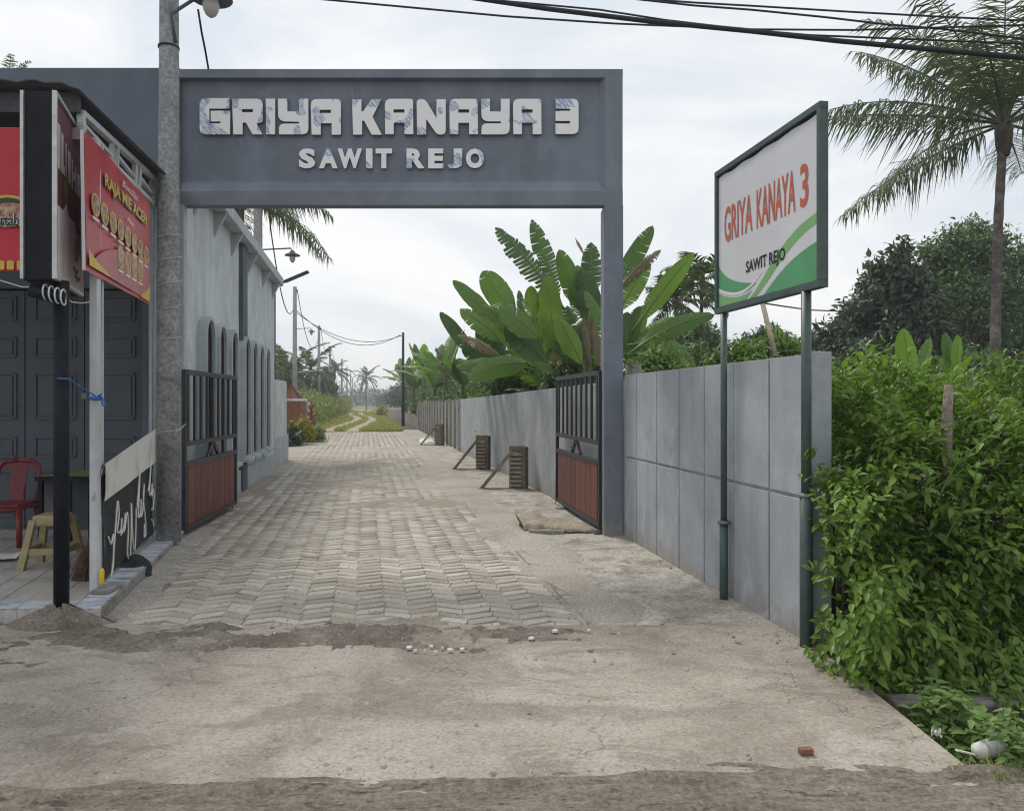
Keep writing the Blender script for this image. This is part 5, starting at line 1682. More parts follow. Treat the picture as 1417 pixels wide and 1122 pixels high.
D = np.stack([g.normal(0, .9, n), g.normal(-.4, .5, n), np.ones(n) * .7], -1)
V, Fc = leaf_arrays(np.stack([x, y, -.03 + 0 * x], -1), D, unit(np.stack([g.normal(0, .6, n), -np.ones(n), .3 * np.ones(n)], -1)), g.uniform(.06, .14, n), BL_V, BL_F)
tag(np_mesh('dry_grass', V, Fc, M['grass']), kind='stuff')
# ------------------------------------------------------------------ sign on two green posts
SA, SB = Vector((1.685, 6.30, 0)), Vector((1.945, 4.79, 0))
SD = (SB - SA).normalized(); SN = Vector((SD.y, -SD.x, 0))
if SN.x > 0: SN = -SN
LS = (SB - SA).length
def Sg(u, z, o=0.0): return SA + SD * u + SN * o + Vector((0, 0, z))
sign = thing('roadside_sign', (1.8, 5.6, 0), 'white and green sign board lettered in red on two dark green posts', 'sign')
ZB, ZT = 2.315, 3.475
for nm, p, q in (('frame_rail', Sg(0, ZB + .022), Sg(LS, ZB + .022)), ('frame_rail', Sg(0, ZT - .022), Sg(LS, ZT - .022))):
    make(nm, MB().beam(p, q, .06, .044), M['green_steel'], sign, bevel=.004)
for u in (.02, LS - .02):
    make('frame_stile', MB().beam(Sg(u, ZB + .044), Sg(u, ZT - .044), .06, .04, SD), M['green_steel'], sign, bevel=.004)
make('back_sheet', MB().prism([Sg(.05, ZB + .05, -.02), Sg(LS - .05, ZB + .05, -.02), Sg(LS - .05, ZT - .05, -.02), Sg(.05, ZT - .05, -.02)], SN * .008), M['green_steel'], sign)
# printed banner laced inside the frame
m_ban = m_plain('banner_white', (0.62, 0.635, 0.67), 0.5, 0.05, 3)
x0, x1, z0, z1 = .048, LS - .048, ZB + .052, ZT - .062
P = []
for j in range(13):
    row = []
    for i in range(25):
        s, t = i / 24, j / 12
        wob = .003 * math.sin(s * 30) * (1 if t > .9 else .25)
        row.append(Sg(x0 + (x1 - x0) * s, z0 + (z1 - z0) * t + (.006 * math.sin(s * 26) if t == 1 else 0), .012 + wob * .5))
    P.append(row)
ban = make('banner', MB().grid(P), m_ban, sign, smooth=True)
BW, BH = x1 - x0, z1 - z0
m_g1 = m_plain('print_green', (0.10, 0.33, 0.155), 0.5, 0.08, 3)
m_g2 = m_plain('print_light_green', (0.20, 0.42, 0.17), 0.5, 0.08, 3)
m_red = m_plain('print_red', (0.50, 0.125, 0.08), 0.5, 0.08, 3)
m_blk = m_plain('print_black', (0.02, 0.02, 0.022), 0.5, 0.08, 3)
m_wht = m_plain('print_white', (0.70, 0.71, 0.72), 0.5, 0.05, 3)
def on_ban(name, pts, mat, off):
    """flat print: polygon in banner fractions, a fraction of a millimetre proud"""
    me = curve_mesh([pts], 0.0)
    co = np.empty(len(me.vertices) * 3, dtype=np.float32); me.vertices.foreach_get('co', co)
    co = co.reshape(-1, 3)
    Wc = np.array([tuple(Sg(x0 + BW * float(a[0]), z0 + BH * float(a[1]), .0130 + off * .4)) for a in co], dtype=np.float32)
    me.vertices.foreach_set('co', Wc.ravel()); me.update()
    return put_mesh(name, me, mat, ban)
def bez(p, n=14):
    out = []
    for k in range(n + 1):
        t = k / n
        a = [(1 - t) ** 3, 3 * t * (1 - t) ** 2, 3 * t * t * (1 - t), t ** 3]
        out.append((sum(w * q[0] for w, q in zip(a, p)), sum(w * q[1] for w, q in zip(a, p))))
    return out
up = lambda d: bez([(0, .165 + d), (.30, .02 + d * .5), (.42, .05 + d), (.62, .24 + d)])[:-1] + bez([(.62, .24 + d), (.74, .34 + d), (.86, .385 + d), (1, .40 + d)])
# lower green field, two swooping ribbons, the left corner wedge
on_ban('green_swoosh', bez([(.52, .002), (.66, .12), (.80, .20), (.998, .235)]) + [(.998, .002)], m_g1, 0.0)
on_ban('light_swoosh', bez([(.36, .002), (.50, .06), (.66, .36), (.998, .41)]) + bez([(.998, .345), (.74, .29), (.60, .10), (.44, .002)]), m_g2, .0006)
on_ban('green_wedge', bez([(.002, .32), (.08, .19), (.25, .13), (.44, .10)]) + bez([(.44, .10), (.30, .02), (.16, .06), (.002, .13)]), m_g1, .0012)
on_ban('light_wedge', bez([(.002, .11), (.14, .03), (.30, .02), (.40, .06)]) + [(.33, .002), (.002, .002)], m_g2, .0018)
on_ban('white_line', bez([(.002, .125), (.20, .02), (.36, .03), (.50, .16)]) + bez([(.49, .17), (.36, .05), (.20, .045), (.002, .145)]), m_wht, .0024)
def sign_text(txt, a, b_, c, d, mat, offs, nm='lettering'):
    me, sz = text_mesh(txt, 1.0, 0.0, offs)
    fit_on(me, sz, BW * (b_ - a), BH * (d - c), Sg(x0 + BW * a, z0 + BH * c, 0), SD, (0, 0, 1), SN, .0148)
    return put_mesh(nm, me, mat, ban)
o = sign_text('GRIYA', .075, .40, .475, .745, m_red, .018)
o = sign_text('KANAYA', .445, .815, .475, .745, m_red, .018)
o = sign_text('3', .855, .925, .475, .745, m_red, .022)
sign_text('SAWIT REJO', .33, .725, .165, .275, m_blk, .026)
for s in [k / 8 for k in range(9)]:
    make('lacing', MB().beam(Sg(x0 + BW * s, z1 - .004, .014), Sg(x0 + BW * s + .01, z1 + .03, .02), .004, .004), M['wire'], sign)
for k, (u, r0, zsplit) in enumerate(((.115, .030, .62), (LS - .205, .036, .98))):
    p0 = Sg(u, 0)
    post = make('post', MB().tube([p0 + Vector((0, 0, zsplit)), p0 + Vector((0, 0, ZB + .0))], r0 * .9, 12), M['green_steel'], sign, smooth=True)
    make('lower_sleeve', MB().tube([p0 + Vector((0, 0, -.2)), p0 + Vector((0, 0, zsplit + .03))], r0 * 1.15, 12), M['green_steel'], sign, smooth=True)
    make('collar', MB().tube([p0 + Vector((0, 0, zsplit)), p0 + Vector((0, 0, zsplit + .022))], r0 * (1.75 if k == 0 else 1.3), 12), M['galv'], sign, smooth=True)

# ------------------------------------------------------------------ concrete pole with bracket lamp, left of the gateway
def lamp_arm(root, base, tip, drop=.12, r=.022, kink=None):
    pts = [base] + ([kink] if kink else []) + [tip]
    make('lamp_arm', MB().tube(pts, r, 8), M['lamp_shade'], root, smooth=True)
    t = Vector(tip)
    sh = make('lamp_shade', MB().lathe(t + Vector((0, 0, -drop)), [(.03, .13), (.06, .12), (.085, .07), (.205, .015), (.225, -.012), (.20, -.005), (.05, .03)], 20), M['lamp_shade'], root, smooth=True)
    make('globe', MB().lathe(t + Vector((0, 0, -drop)), [(.05, .03), (.075, -.02), (.088, -.08), (.08, -.14), (.055, -.19), (.02, -.215), (.002, -.22)], 16), M['glass_bulb'], root, smooth=True)
    return sh
cp = thing('concrete_pole', ((233.5 - CX) * 8.45 / F, 8.45, 0.08), 'thick weathered concrete pole with a bracket lamp standing in front of the gateway', 'utility pole')
bx, by = cp.location.x, cp.location.y
make('shaft', MB().tube([(bx, by, .07), (bx - .005, by, 3), (bx + .004, by, 5.0), (bx + .004, by, 8.3)], [.128, .118, .104, .09], 24), M['pole_conc'], cp, smooth=True)
L0 = at(243, 60, 8.30); L1 = at(236.5, 20, 8.28); L2 = at(292, -16, 8.30)
lamp_arm(cp, L0, L2, .10, .02, L1)
make('clamp', MB().tube([(bx, by, L0.z + .01), (bx, by, L0.z + .03)], .112, 20), M['wire'], cp, smooth=True)
for k, (pya, pyb) in enumerate(((327, 321), (362, 352), (396, 386), (432, 420), (470, 465), (515, 497), (600, 594))):
    za, zb = at(0, pya, 8.3).z, at(0, pyb, 8.3).z
    pts = []
    for q in range(17):
        a = math.pi + math.pi * q / 16 * 1.15
        rr_ = .126
        pts.append((bx + rr_ * math.cos(a), by + rr_ * math.sin(a), za + (zb - za) * (.5 - .5 * math.cos(math.pi * q / 16)) + .004 * math.sin(q)))
    make('wire_wrap', MB().tube(pts, .004, 5), M['wire_white'], cp)
make('wire_tie', MB().tube([(bx + .1, by - .08, 1.27), (bx + .17, by - .05, 1.31), (bx + .2, by - .03, 1.36), (bx + .12, by - .09, 1.28)], .004, 5), M['wire_white'], cp)
solo('hanging_cable', MB().tube([at(274, 13, 8.5), at(279, 45, 8.6), at(284, 70, 8.8), at(288.5, 96, 9.12)], .012, 6), M['wire'], 'short black cable hanging from the bracket lamp down to the gateway top', 'cable', smooth=True)

# ------------------------------------------------------------------ row of lane poles
def lane_pole():
    r = thing('concrete_pole', (0, 0, 0), '', 'utility pole', 'concrete poles along the lane')
    make('shaft', MB().tube([(0, 0, -.05), (0, 0, 8.45)], [.155, .115], 12), M['pole_far'], r, smooth=True)
    make('insulator', MB().tube([(.10, -.12, 8.25), (.2, -.16, 8.25)], .03, 6), M['wire'], r)
    make('lamp_arm', MB().tube([(.1, 0, 5.95), (.95, -.05, 5.98), (1.0, -.05, 5.9)], .022, 6), M['lamp_shade'], r)
    make('lamp_shade', MB().lathe((1.0, -.05, 5.78), [(.03, .13), (.06, .12), (.085, .07), (.205, .015), (.225, -.012), (.05, .03)], 12), M['lamp_shade'], r, smooth=True)
    make('globe', MB().lathe((1.0, -.05, 5.78), [(.05, .03), (.085, -.06), (.08, -.14), (.03, -.21)], 10), M['glass_bulb'], r, smooth=True)
    return r
POLES = [(357, 22.0), (408, 45.8), (441.3, 69), (456.5, 95), (473, 122), (480, 150), (485, 180), (488, 215)]
words_ = ['nearest pale concrete pole rising behind the house eave', 'pale concrete pole with a lamp arm behind the brick pillar', 'third pale concrete pole along the lane, before the hedge',
          'fourth pale concrete pole along the lane', 'fifth pale concrete pole along the lane', 'sixth pale concrete pole along the lane', 'seventh pale concrete pole along the lane', 'farthest pale concrete pole at the end of the lane']
pts_p = []
proto_pole = lane_pole()
for k, (px, Y) in enumerate(POLES):
    x = (px - CX) * Y / F
    if k == 0:
        o = proto_pole; o.location = (x, Y, 0)
    else:
        o = dup(proto_pole, (x, Y, 0))
    o['label'] = words_[k]
    pts_p.append(Vector((x, Y, 0)))
def sag(p, q, s, n=14):
    p, q = Vector(p), Vector(q)
    return [p.lerp(q, k / n) - Vector((0, 0, s * 4 * (k / n) * (1 - k / n))) for k in range(n + 1)]
for k in range(4):
    a, b_ = pts_p[k], pts_p[k + 1]
    mbw = MB().tube(sag(a + Vector((.15, 0, 8.25)), b_ + Vector((.15, 0, 8.25)), 2.6 if k < 2 else 1.6), .022, 5)
    solo('lane_cable', mbw, M['wire'], ['slack black cable from the nearest lane pole to the one with the lamp arm', 'slack black cable from the lamp arm pole to the third lane pole',
         'slack cable between the third and fourth lane poles', 'slack cable between the fourth and fifth lane poles'][k], 'cable', 'slack cables along the lane poles')
bpole = thing('thin_pole', ((557.8 - CX) * 52 / F, 52, 0), 'thin black steel pole among the banana plants right of the lane', 'pole')
make('shaft', MB().tube([(bpole.location.x, 52, -.05), (bpole.location.x, 52, EYE + (HY - 460) * 52 / F)], [.11, .08], 8), M['wire'], bpole, smooth=True)
make('bracket', MB().beam((bpole.location.x - .25, 52, 6.05), (bpole.location.x + .02, 52, 6.1), .05, .05), M['wire'], bpole)
for k, dz in enumerate((0, .25)):
    solo('lane_cable', MB().tube(sag(pts_p[1] + Vector((.1, 0, 6.9 + dz * .6)), Vector((bpole.location.x - .2, 52, 6.05 + dz * .3)), .95 + .35 * k), .02, 5), M['wire'],
         ['upper of the two cables sagging across the lane to the thin black pole', 'lower of the two cables sagging across the lane to the thin black pole'][1 - k], 'cable', 'cables across the lane')

# street lamp at the house corner
sl = thing('street_lamp', ((379 - CX) * 18.9 / F, 18.9, 0), 'slim dark lamp post with a tilted flat lamp head at the house corner', 'street lamp')
sx = sl.location.x
zt_ = EYE + (HY - 396) * 18.9 / F
make('post', MB().tube([(sx, 18.9, -.05), (sx, 18.9, zt_)], .045, 10), M['gate_black'], sl, smooth=True)
make('band', MB().tube([(sx, 18.9, 1.30), (sx, 18.9, 1.36)], .056, 10), M['white_steel'], sl)
a0, a1, a2 = at(366, 398, 18.9), at(394, 390, 18.9), at(427, 376, 18.9)
make('arm', MB().tube([a0, a1], .03, 8), M['gate_black'], sl, smooth=True)
make('lamp_head', MB().beam(a1, a2, .16, .06), M['gate_black'], sl, bevel=.015)

# ------------------------------------------------------------------ overhead cables above the gateway
def cable(pts, Y, rad, label, grp='overhead cables above the gateway'):
    P = [at(px, py, y) for (px, py), y in zip(pts, Y if hasattr(Y, '__len__') else [Y] * len(pts))]
    d0 = (P[0] - P[1]).normalized(); d1 = (P[-1] - P[-2]).normalized()
    P = [P[0] + d0 * 8 + Vector((0, 0, .5))] + P + [P[-1] + d1 * 8 + Vector((0, 0, .4))]
    return solo('overhead_cable', MB().tube(P, rad, 8), M['wire'], label, 'cable', grp, smooth=True)
cable([(630, -6), (760, 13), (900, 30), (1040, 43.5), (1160, 57), (1282, 68), (1417, 80)], [9.5, 9.3, 9.1, 8.9, 8.7, 8.5, 8.3], .030, 'thickest of the black overhead cables crossing in front of the coconut palm')
cable([(700, 2), (830, 14), (920, 28), (1030, 41), (1120, 49)], [9.6, 9.35, 9.2, 8.95, 8.85], .012, 'thin cable lashed along the top of the thickest overhead cable')
cable([(430, -2), (560, 10), (700, 23), (850, 33), (1040, 41), (1180, 42), (1300, 38.5), (1417, 35)], 9.8, .013, 'thin overhead cable that starts above the bracket lamp')
cable([(860, -3), (960, 8), (1040, 14), (1140, 24), (1225, 34), (1300, 40), (1417, 54)], 10.2, .014, 'twisted overhead cable crossing between two thinner ones')
cable([(850, -4), (960, 4), (1040, 8.5), (1180, 17), (1310, 24), (1417, 29)], 10.8, .014, 'uppermost thin overhead cable near the top right')
solo('slack_cable', MB().tube([at(1040, 417, 11), at(1085, 424, 12), at(1120, 429, 13), at(1170, 431, 14), at(1240, 424, 16), at(1310, 410, 17), at(1380, 390, 18), at(1440, 370, 19)], .012, 6), M['wire'], 'thin slack cable running behind the sign towards the dark tree', 'cable', smooth=True)

# ------------------------------------------------------------------ shop canopy, light box and banners
def quad_sheet(p00, p10, p11, p01, nu=16, nv=10, wob=0.0, nrm=None, seed=1):
    p00, p10, p11, p01 = map(Vector, (p00, p10, p11, p01))
    if nrm is None:
        nrm = (p10 - p00).cross(p01 - p00).normalized()
    G = []
    for j in range(nv + 1):
        row = []
        for i in range(nu + 1):
            s, t = i / nu, j / nv
            q = (p00 * (1 - s) + p10 * s) * (1 - t) + (p01 * (1 - s) + p11 * s) * t
            w = wob * (float(fbm(s * 4 + seed, t * 3, 3, seed)) - .5) * 2
            row.append(q + nrm * w)
        G.append(row)
    return MB().grid(G)
can = thing('shop_canopy', (-3.6, 6.0, PZ), 'white steel porch canopy with a dark sheet roof in front of the shop', 'canopy')
c0, c1 = at(114, 190, 6.0), at(211, 284, 8.45)          # top of the banner
t0, t1 = at(112, 154, 6.0), at(214, 246, 8.50)          # top of the frieze
ax = (c1 - c0).normalized()
def cf(s, t): return (c0 * (1 - s) + c1 * s) * (1 - t) + (t0 * (1 - s) + t1 * s) * t
for t in (0.06, 0.94):
    make('frieze_rail', MB().beam(cf(0, t), cf(1, t), .05, .045), M['white_steel'], can)
for s in (0.0, .335, .40, .665, .73, 1.0):
    make('frieze_strut', MB().beam(cf(s, .1), cf(s, .9), .04, .05), M['white_steel'], can)
for a, b_ in ((.0, .335), (.40, .665), (.73, 1.0)):
    make('frieze_slat', MB().beam(cf(a, .55), cf(b_, .35), .03, .03), M['white_steel'], can)
post_top = at(131, 385, 6.0)
pxp = post_top.x
make('post', MB().beam((pxp - .012, 6.03, PZ + .01), (pxp - .012, 6.03, c0.z), .06, .060, (1, 0, 0)), M['white_steel'], can, bevel=.004)
px2 = (140 - CX) * 6.2 / F
make('post', MB().beam((px2, 6.2, PZ + .005), (px2, 6.2, c0.z), .026, .03, (1, 0, 0)), M['white_steel'], can)
bk = at(208.5, 400, 8.45)
make('post', MB().beam((bk.x, 8.46, PZ - .01), (bk.x, 8.46, t1.z - .05), .035, .035, (1, 0, 0)), M['pvc'], can)
fr0 = Vector((-8.5, 6.0, c0.z + .02)); fr1 = Vector((c0.x, 6.0, c0.z + .02))
make('front_rail', MB().beam(fr0, fr1, .05, .09), M['alu'], can)
# corrugated roof: eave edge follows the front rail then slopes down along the side
G = []
for j in range(9):
    t = j / 8
    row = []
    for i in range(80):
        s = i / 79
        front = Vector((-8.5 + (t0.x + .10 + 8.5) * s, 5.80, t0.z + .16 + .012 * math.sin(i * 1.9)))
        back = Vector((-8.5 + (t1.x + .06 + 8.5) * s, 9.05, t1.z + .10 + .012 * math.sin(i * 1.9)))
        drop = -.06 * max(0, (s - .93) / .07) ** 2
        row.append(front.lerp(back, t) + Vector((0, 0, drop)))
    G.append(row)
rf = make('roof_sheet', MB().grid(G), M['roof_dark'], can, smooth=True)
sd = rf.modifiers.new('thick', 'SOLIDIFY'); sd.thickness = .012
make('fascia_board', MB().beam((-8.5, 5.95, t0.z + .045), (t0.x + .02, 5.95, t0.z + .045), .03, .15), M['roof_dark'], can)

# long red menu banner hung along the canopy side
m_bred = m_plain('banner_red', (0.44, 0.045, 0.05), 0.45, 0.18, 2.2)
m_bred2 = m_plain('banner_front_red', (0.52, 0.03, 0.05), 0.42, 0.12, 2.2)
m_byel = m_plain('banner_yellow', (0.60, 0.43, 0.06), 0.5, 0.12, 5)
m_pink = m_plain('banner_pink', (0.42, 0.13, 0.13), 0.5, 0.2, 3)
m_food = NT('printed_food')
m_food.base(m_food.ramp(m_food.noise(16, 4, 0.6), [(0.35, (0.16, 0.06, 0.04)), (0.5, (0.42, 0.22, 0.13)), (0.65, (0.50, 0.42, 0.34))])); m_food.set(.5)
m_food = m_food.m
b00, b10, b11, b01 = at(119, 374, 5.62), at(205, 421, 7.92), at(208.5, 281, 7.92), at(116, 180, 5.62)
mr = thing('menu_banner', tuple(b00), 'long red banner RAJA MIE ACEH with round food pictures hung from the canopy side', 'banner')
BN = (b10 - b00).cross(b01 - b00).normalized()
if BN.x < 0: BN = -BN
ban2 = make('cloth', quad_sheet(b00, b10, b11, b01, 20, 10, .012, BN, 4), m_bred, mr, smooth=True)
make('white_hem', MB().beam(b00 + Vector((-.014, .0, 0)), b01 + Vector((-.014, .0, 0)), .022, .012, (0, 1, 0)), m_wht, mr)
def bp2(s, t, o=0.0):
    return (b00 * (1 - s) + b10 * s) * (1 - t) + (b01 * (1 - s) + b11 * s) * t + BN * (.016 + o)
bl = ((b10 - b00).length, (b01 - b00).length)
def disc(s, t, rs, rt, mat, o, nm, par=None):
    me = curve_mesh([[(s + rs * math.cos(2 * math.pi * k / 20), t + rt * math.sin(2 * math.pi * k / 20)) for k in range(20)]], 0)
    return warp(me, nm, mat, o, par)
def warp(me, nm, mat, o, par=None):
    co = np.empty(len(me.vertices) * 3, dtype=np.float32); me.vertices.foreach_get('co', co)
    co = co.reshape(-1, 3)
    Wc = np.array([tuple(bp2(float(a[0]), float(a[1]), o)) for a in co], dtype=np.float32)
    me.vertices.foreach_set('co', Wc.ravel()); me.update()
    return put_mesh(nm, me, mat, par or ban2)
def text2(txt, s0, s1, t0_, t1_, mat, o, offs=.02, shear=0.0):
    me, sz = text_mesh(txt, 1.0, 0.0, offs, shear=shear)
    co = np.empty(len(me.vertices) * 3, dtype=np.float32); me.vertices.foreach_get('co', co)
    co = co.reshape(-1, 3); co[:, 0] = s0 + co[:, 0] / sz[0] * (s1 - s0); co[:, 1] = t0_ + co[:, 1] / sz[1] * (t1_ - t0_)
    me.vertices.foreach_set('co', co.ravel())
    return warp(me, 'lettering', mat, o)
warp(curve_mesh([bez([(.02, .04), (.25, .36), (.55, .30), (.98, .45)]) + [(.98, .03)]], 0), 'pale_sweep', m_pink, .0005)
text2('RAJA MIE ACEH', .225, .905, .690, .820, m_blk, .0010, .05)
text2('RAJA MIE ACEH', .215, .895, .700, .830, m_byel, .0018, .035)
text2('Bismillah', .46, .72, .865, .925, m_wht, .001, .0, .4)
text2('Menu', .54, .66, .605, .65, m_wht, .001, .0, .4)
for k in range(8):
    s = .095 + k * .115
    t = .515 - .01 * k
    d = disc(s, t, .052, .085, m_byel, .0022, 'picture_rim')
    disc(s, t, .043, .072, m_food, .0030, 'food_picture', d)
    warp(curve_mesh([[(s - .04, t - .115), (s + .04, t - .115), (s + .04, t - .095), (s - .04, t - .095)]], 0), 'caption', m_wht, .0032)
for k in range(4):
    s = .44 + k * .115
    d = disc(s, .255, .052, .095, m_byel, .0022, 'picture_rim')
    disc(s, .255, .043, .08, m_food, .0030, 'food_picture', d)
    warp(curve_mesh([[(s - .04, .13), (s + .04, .13), (s + .04, .15), (s - .04, .15)]], 0), 'caption', m_wht, .0032)
warp(curve_mesh([[(.01, .04), (.01, .16)] + bez([(.01, .16), (.05, .10), (.2, .09), (.28, .04)])], 0), 'gold_corner', m_byel, .0024)
warp(curve_mesh([[(.995, .02), (.995, .20)] + bez([(.995, .20), (.95, .10), (.85, .10), (.80, .02)])], 0), 'gold_corner', m_byel, .0024)

# red front banner with the martabak picture
f00, f11 = at(-190, 376, 6.0), at(96, 179, 6.0)
fb = thing('front_banner', (f00.x, 6.0, f00.z), 'bright red front banner with a martabak picture and yellow blocks along its hem', 'banner')
clo = make('cloth', quad_sheet((f00.x, 5.97, f00.z), (f11.x, 5.97, f00.z), (f11.x, 5.97, f11.z), (f00.x, 5.97, f11.z), 24, 10, .012, Vector((0, -1, 0)), 9), m_bred2, fb, smooth=True)
def flat(nm, pts, mat, y, par): return make(nm, MB().add([(p[0], y, p[1]) for p in pts], [tuple(range(len(pts)))]), mat, par)
def ell(cx, cz, a, b_): return [(cx + a * math.cos(-2 * math.pi * k / 28), cz + b_ * math.sin(-2 * math.pi * k / 28)) for k in range(28)]
ec = at(10, 292, 5.95)
rm = flat('picture_rim', ell(ec.x, ec.z, .19, .125), m_byel, 5.952, clo)
flat('plate', ell(ec.x, ec.z - .005, .175, .108), m_plain('print_dark_green', (.035, .06, .03), .5), 5.950, rm)
flat('food_picture', ell(ec.x + .02, ec.z - .012, .14, .075), m_food, 5.948, rm)
for off_, mm, yy2 in ((.045, m_wht, 5.946), (.0, m_blk, 5.944)):
    me, sz = text_mesh('Martabak', 1.0, 0.0, off_ + .015)
    e = off_ * .10
    q0 = at(-20, 313, 5.945)
    fit_on(me, sz, .345 + e, .095 + e, (q0.x + .005 - e / 2, yy2, q0.z - e / 2), (1, 0, 0), (0, 0, 1), (0, -1, 0), 0)
    put_mesh('lettering', me, mm, clo)
for px in (-62, -46, -30, -14, 1, 14, 28, 42):
    q0 = at(px, 367, 5.95)
    flat('yellow_block', roundpoly([(q0.x - .028, q0.z - .035, .01), (q0.x + .028, q0.z - .035, .01), (q0.x + .028, q0.z + .035, .015), (q0.x - .028, q0.z + .035, .015)], 3), m_byel, 5.951, clo)

# black light box on its pole
lbx = thing('light_box_sign', ((85 - CX) * 5.56 / F, 5.56, 0), 'tall black light box sign with poster face on a black pole in a dirt mound', 'sign')
k0 = at(75.5, 254, 5.4); kf = at(112, 287, 6.3)
kx0, kx1 = (31.5 - CX) * 5.4 / F, (75 - CX) * 5.4 / F
zb_, zt2 = at(0, 386, 5.4).z, at(0, 126, 5.4).z
dv = Vector((kf.x - kx1, .9, 0))
mb = MB().prism([(kx0, 5.4, zb_), (kx1, 5.4, zb_), (kx1 + dv.x, 5.4 + dv.y, zb_), (kx0 + dv.x, 5.4 + dv.y, zb_)], (0, 0, zt2 - zb_))
hs = make('housing', mb, M['black'], lbx)
dn = dv.normalized(); fn_ = Vector((dn.y, -dn.x, 0))
o0 = Vector((kx1, 5.4, 0))
def lf(u, z, o=0): return o0 + dn * u + fn_ * o + Vector((0, 0, z))
Ll = dv.length
for p, q in ((lf(0, zb_, .004), lf(0, zt2, .004)), (lf(Ll, zb_, .004), lf(Ll, zt2, .004)), (lf(0.014, zb_ + .012, .004), lf(Ll - .014, zb_ + .012, .004)), (lf(.014, zt2 - .012, .004), lf(Ll - .014, zt2 - .012, .004))):
    make('trim', MB().beam(p, q, .028, .03, fn_), M['alu'], lbx)
make('trim', MB().beam((kx0, 5.398, zb_), (kx0, 5.398, zt2), .022, .026, (0, 1, 0)), M['alu'], lbx)
lh = zt2 - zb_
m_maroon = m_plain('print_maroon', (0.12, 0.035, 0.045), .5, .15, 4)
m_post = m_plain('print_poster_white', (0.55, 0.53, 0.52), .5, .12, 5)
m_gprint = m_plain('print_leaf_green', (.12, .22, .07), .5, .15, 9)
def lface(nm, pts, mat, o, par=None):
    me = curve_mesh([pts], 0)
    co = np.empty(len(me.vertices) * 3, dtype=np.float32); me.vertices.foreach_get('co', co); co = co.reshape(-1, 3)
    me.vertices.foreach_set('co', np.array([tuple(lf(.02 + (Ll - .04) * float(a[0]), zb_ + .02 + (lh - .04) * float(a[1]), o)) for a in co], dtype=np.float32).ravel()); me.update()
    return put_mesh(nm, me, mat, par or lbx)
pf = lface('poster_face', [(0, 0), (1, 0), (1, 1), (0, 1)], m_maroon, .002)
lface('poster_lower', [(0, 0), (1, 0), (1, .18), (.78, .36), (.74, .41), (0, .41)], m_post, .0035, pf)
rq = random.Random(8)
for (a, b_, h0, h1) in ((.05, .17, .62, .87), (.20, .29, .62, .845), (.29, .34, .62, .67), (.36, .41, .62, .82), (.46, .56, .61, .80), (.60, .66, .60, .78), (.66, .73, .66, .71), (.74, .80, .60, .76), (.84, .95, .60, .74)):
    lface('printed_stroke', [(a, h0), (b_, h0), (b_, h1), (a, h1)], m_post, .0035, pf)
lface('printed_glass', [(.30, .05), (.42, .05), (.52, .38), (.40, .47), (.24, .40)], m_wht, .0045, pf)
lface('printed_leaf', bez([(.35, .46), (.25, .54), (.30, .60), (.40, .62)]) + bez([(.40, .62), (.5, .58), (.48, .52), (.38, .46)]), m_gprint, .0045, pf)
lface('printed_figure', bez([(.72, .18), (.70, .30), (.80, .38), (.90, .36)]) + bez([(.90, .36), (.96, .26), (.90, .18), (.80, .17)]), M['letter_side'], .0045, pf)
for a, b_, c in ((.62, .10, .78), (.70, .06, .86)):
    lface('printed_scrawl', bez([(a, b_), (a + .06, b_ + .09), (c - .04, b_ - .02), (c + .08, b_ + .04)]) + bez([(c + .08, b_ + .02), (c - .04, b_ - .04), (a + .06, b_ + .06), (a - .01, b_)]), m_blk, .0048, pf)
px0 = lbx.location.x
make('post', MB().tube([(px0, 5.56, -.05), (px0, 5.56, zb_ + .01)], .052, 16), M['black'], lbx, smooth=True)
hj = at(72, 403, 5.5)
make('cross_tube', MB().tube([(hj.x - .12, 5.44, zb_ - .075), (px0 + .06, 5.5, zb_ - .13)], .045, 12), M['black'], lbx, smooth=True)
for k in range(4):
    cx_ = hj.x - .04 + k * .042
    pts = [(cx_ + .03 * math.sin(a * .5), 5.46 + .055 * math.cos(a), zb_ - .085 - k * .012 + .055 * math.sin(a)) for a in [2 * math.pi * q / 14 for q in range(15)]]
    make('wire_coil', MB().tube(pts, .006, 5), M['wire_white'], lbx)
make('mound', MB().grid([[(px0 + .02 + r_ * math.cos(a) * 1.25, 5.52 + r_ * math.sin(a) * .62, -.03 + .17 * max(0, 1 - (r_ / .40) ** 1.3) * (.75 + .5 * float(fbm(a * 1.5 + 2, r_ * 9, 3, 3)))) for a in [2 * math.pi * q / 48 for q in range(49)]] for r_ in (.0, .05, .1, .15, .2, .25, .3, .35, .40)]), M['dirt'], lbx, smooth=True)
solo('shop_wire', MB().tube([at(-30, 378, 6.2), at(0, 388, 6.0), at(30, 397, 5.8), at(60, 398, 5.6), at(100, 418, 5.7), at(112, 419.5, 5.9), at(125, 418, 6.0)], .005, 5), M['wire_white'], 'thin white wire looping under the light box to the white canopy post', 'wire')
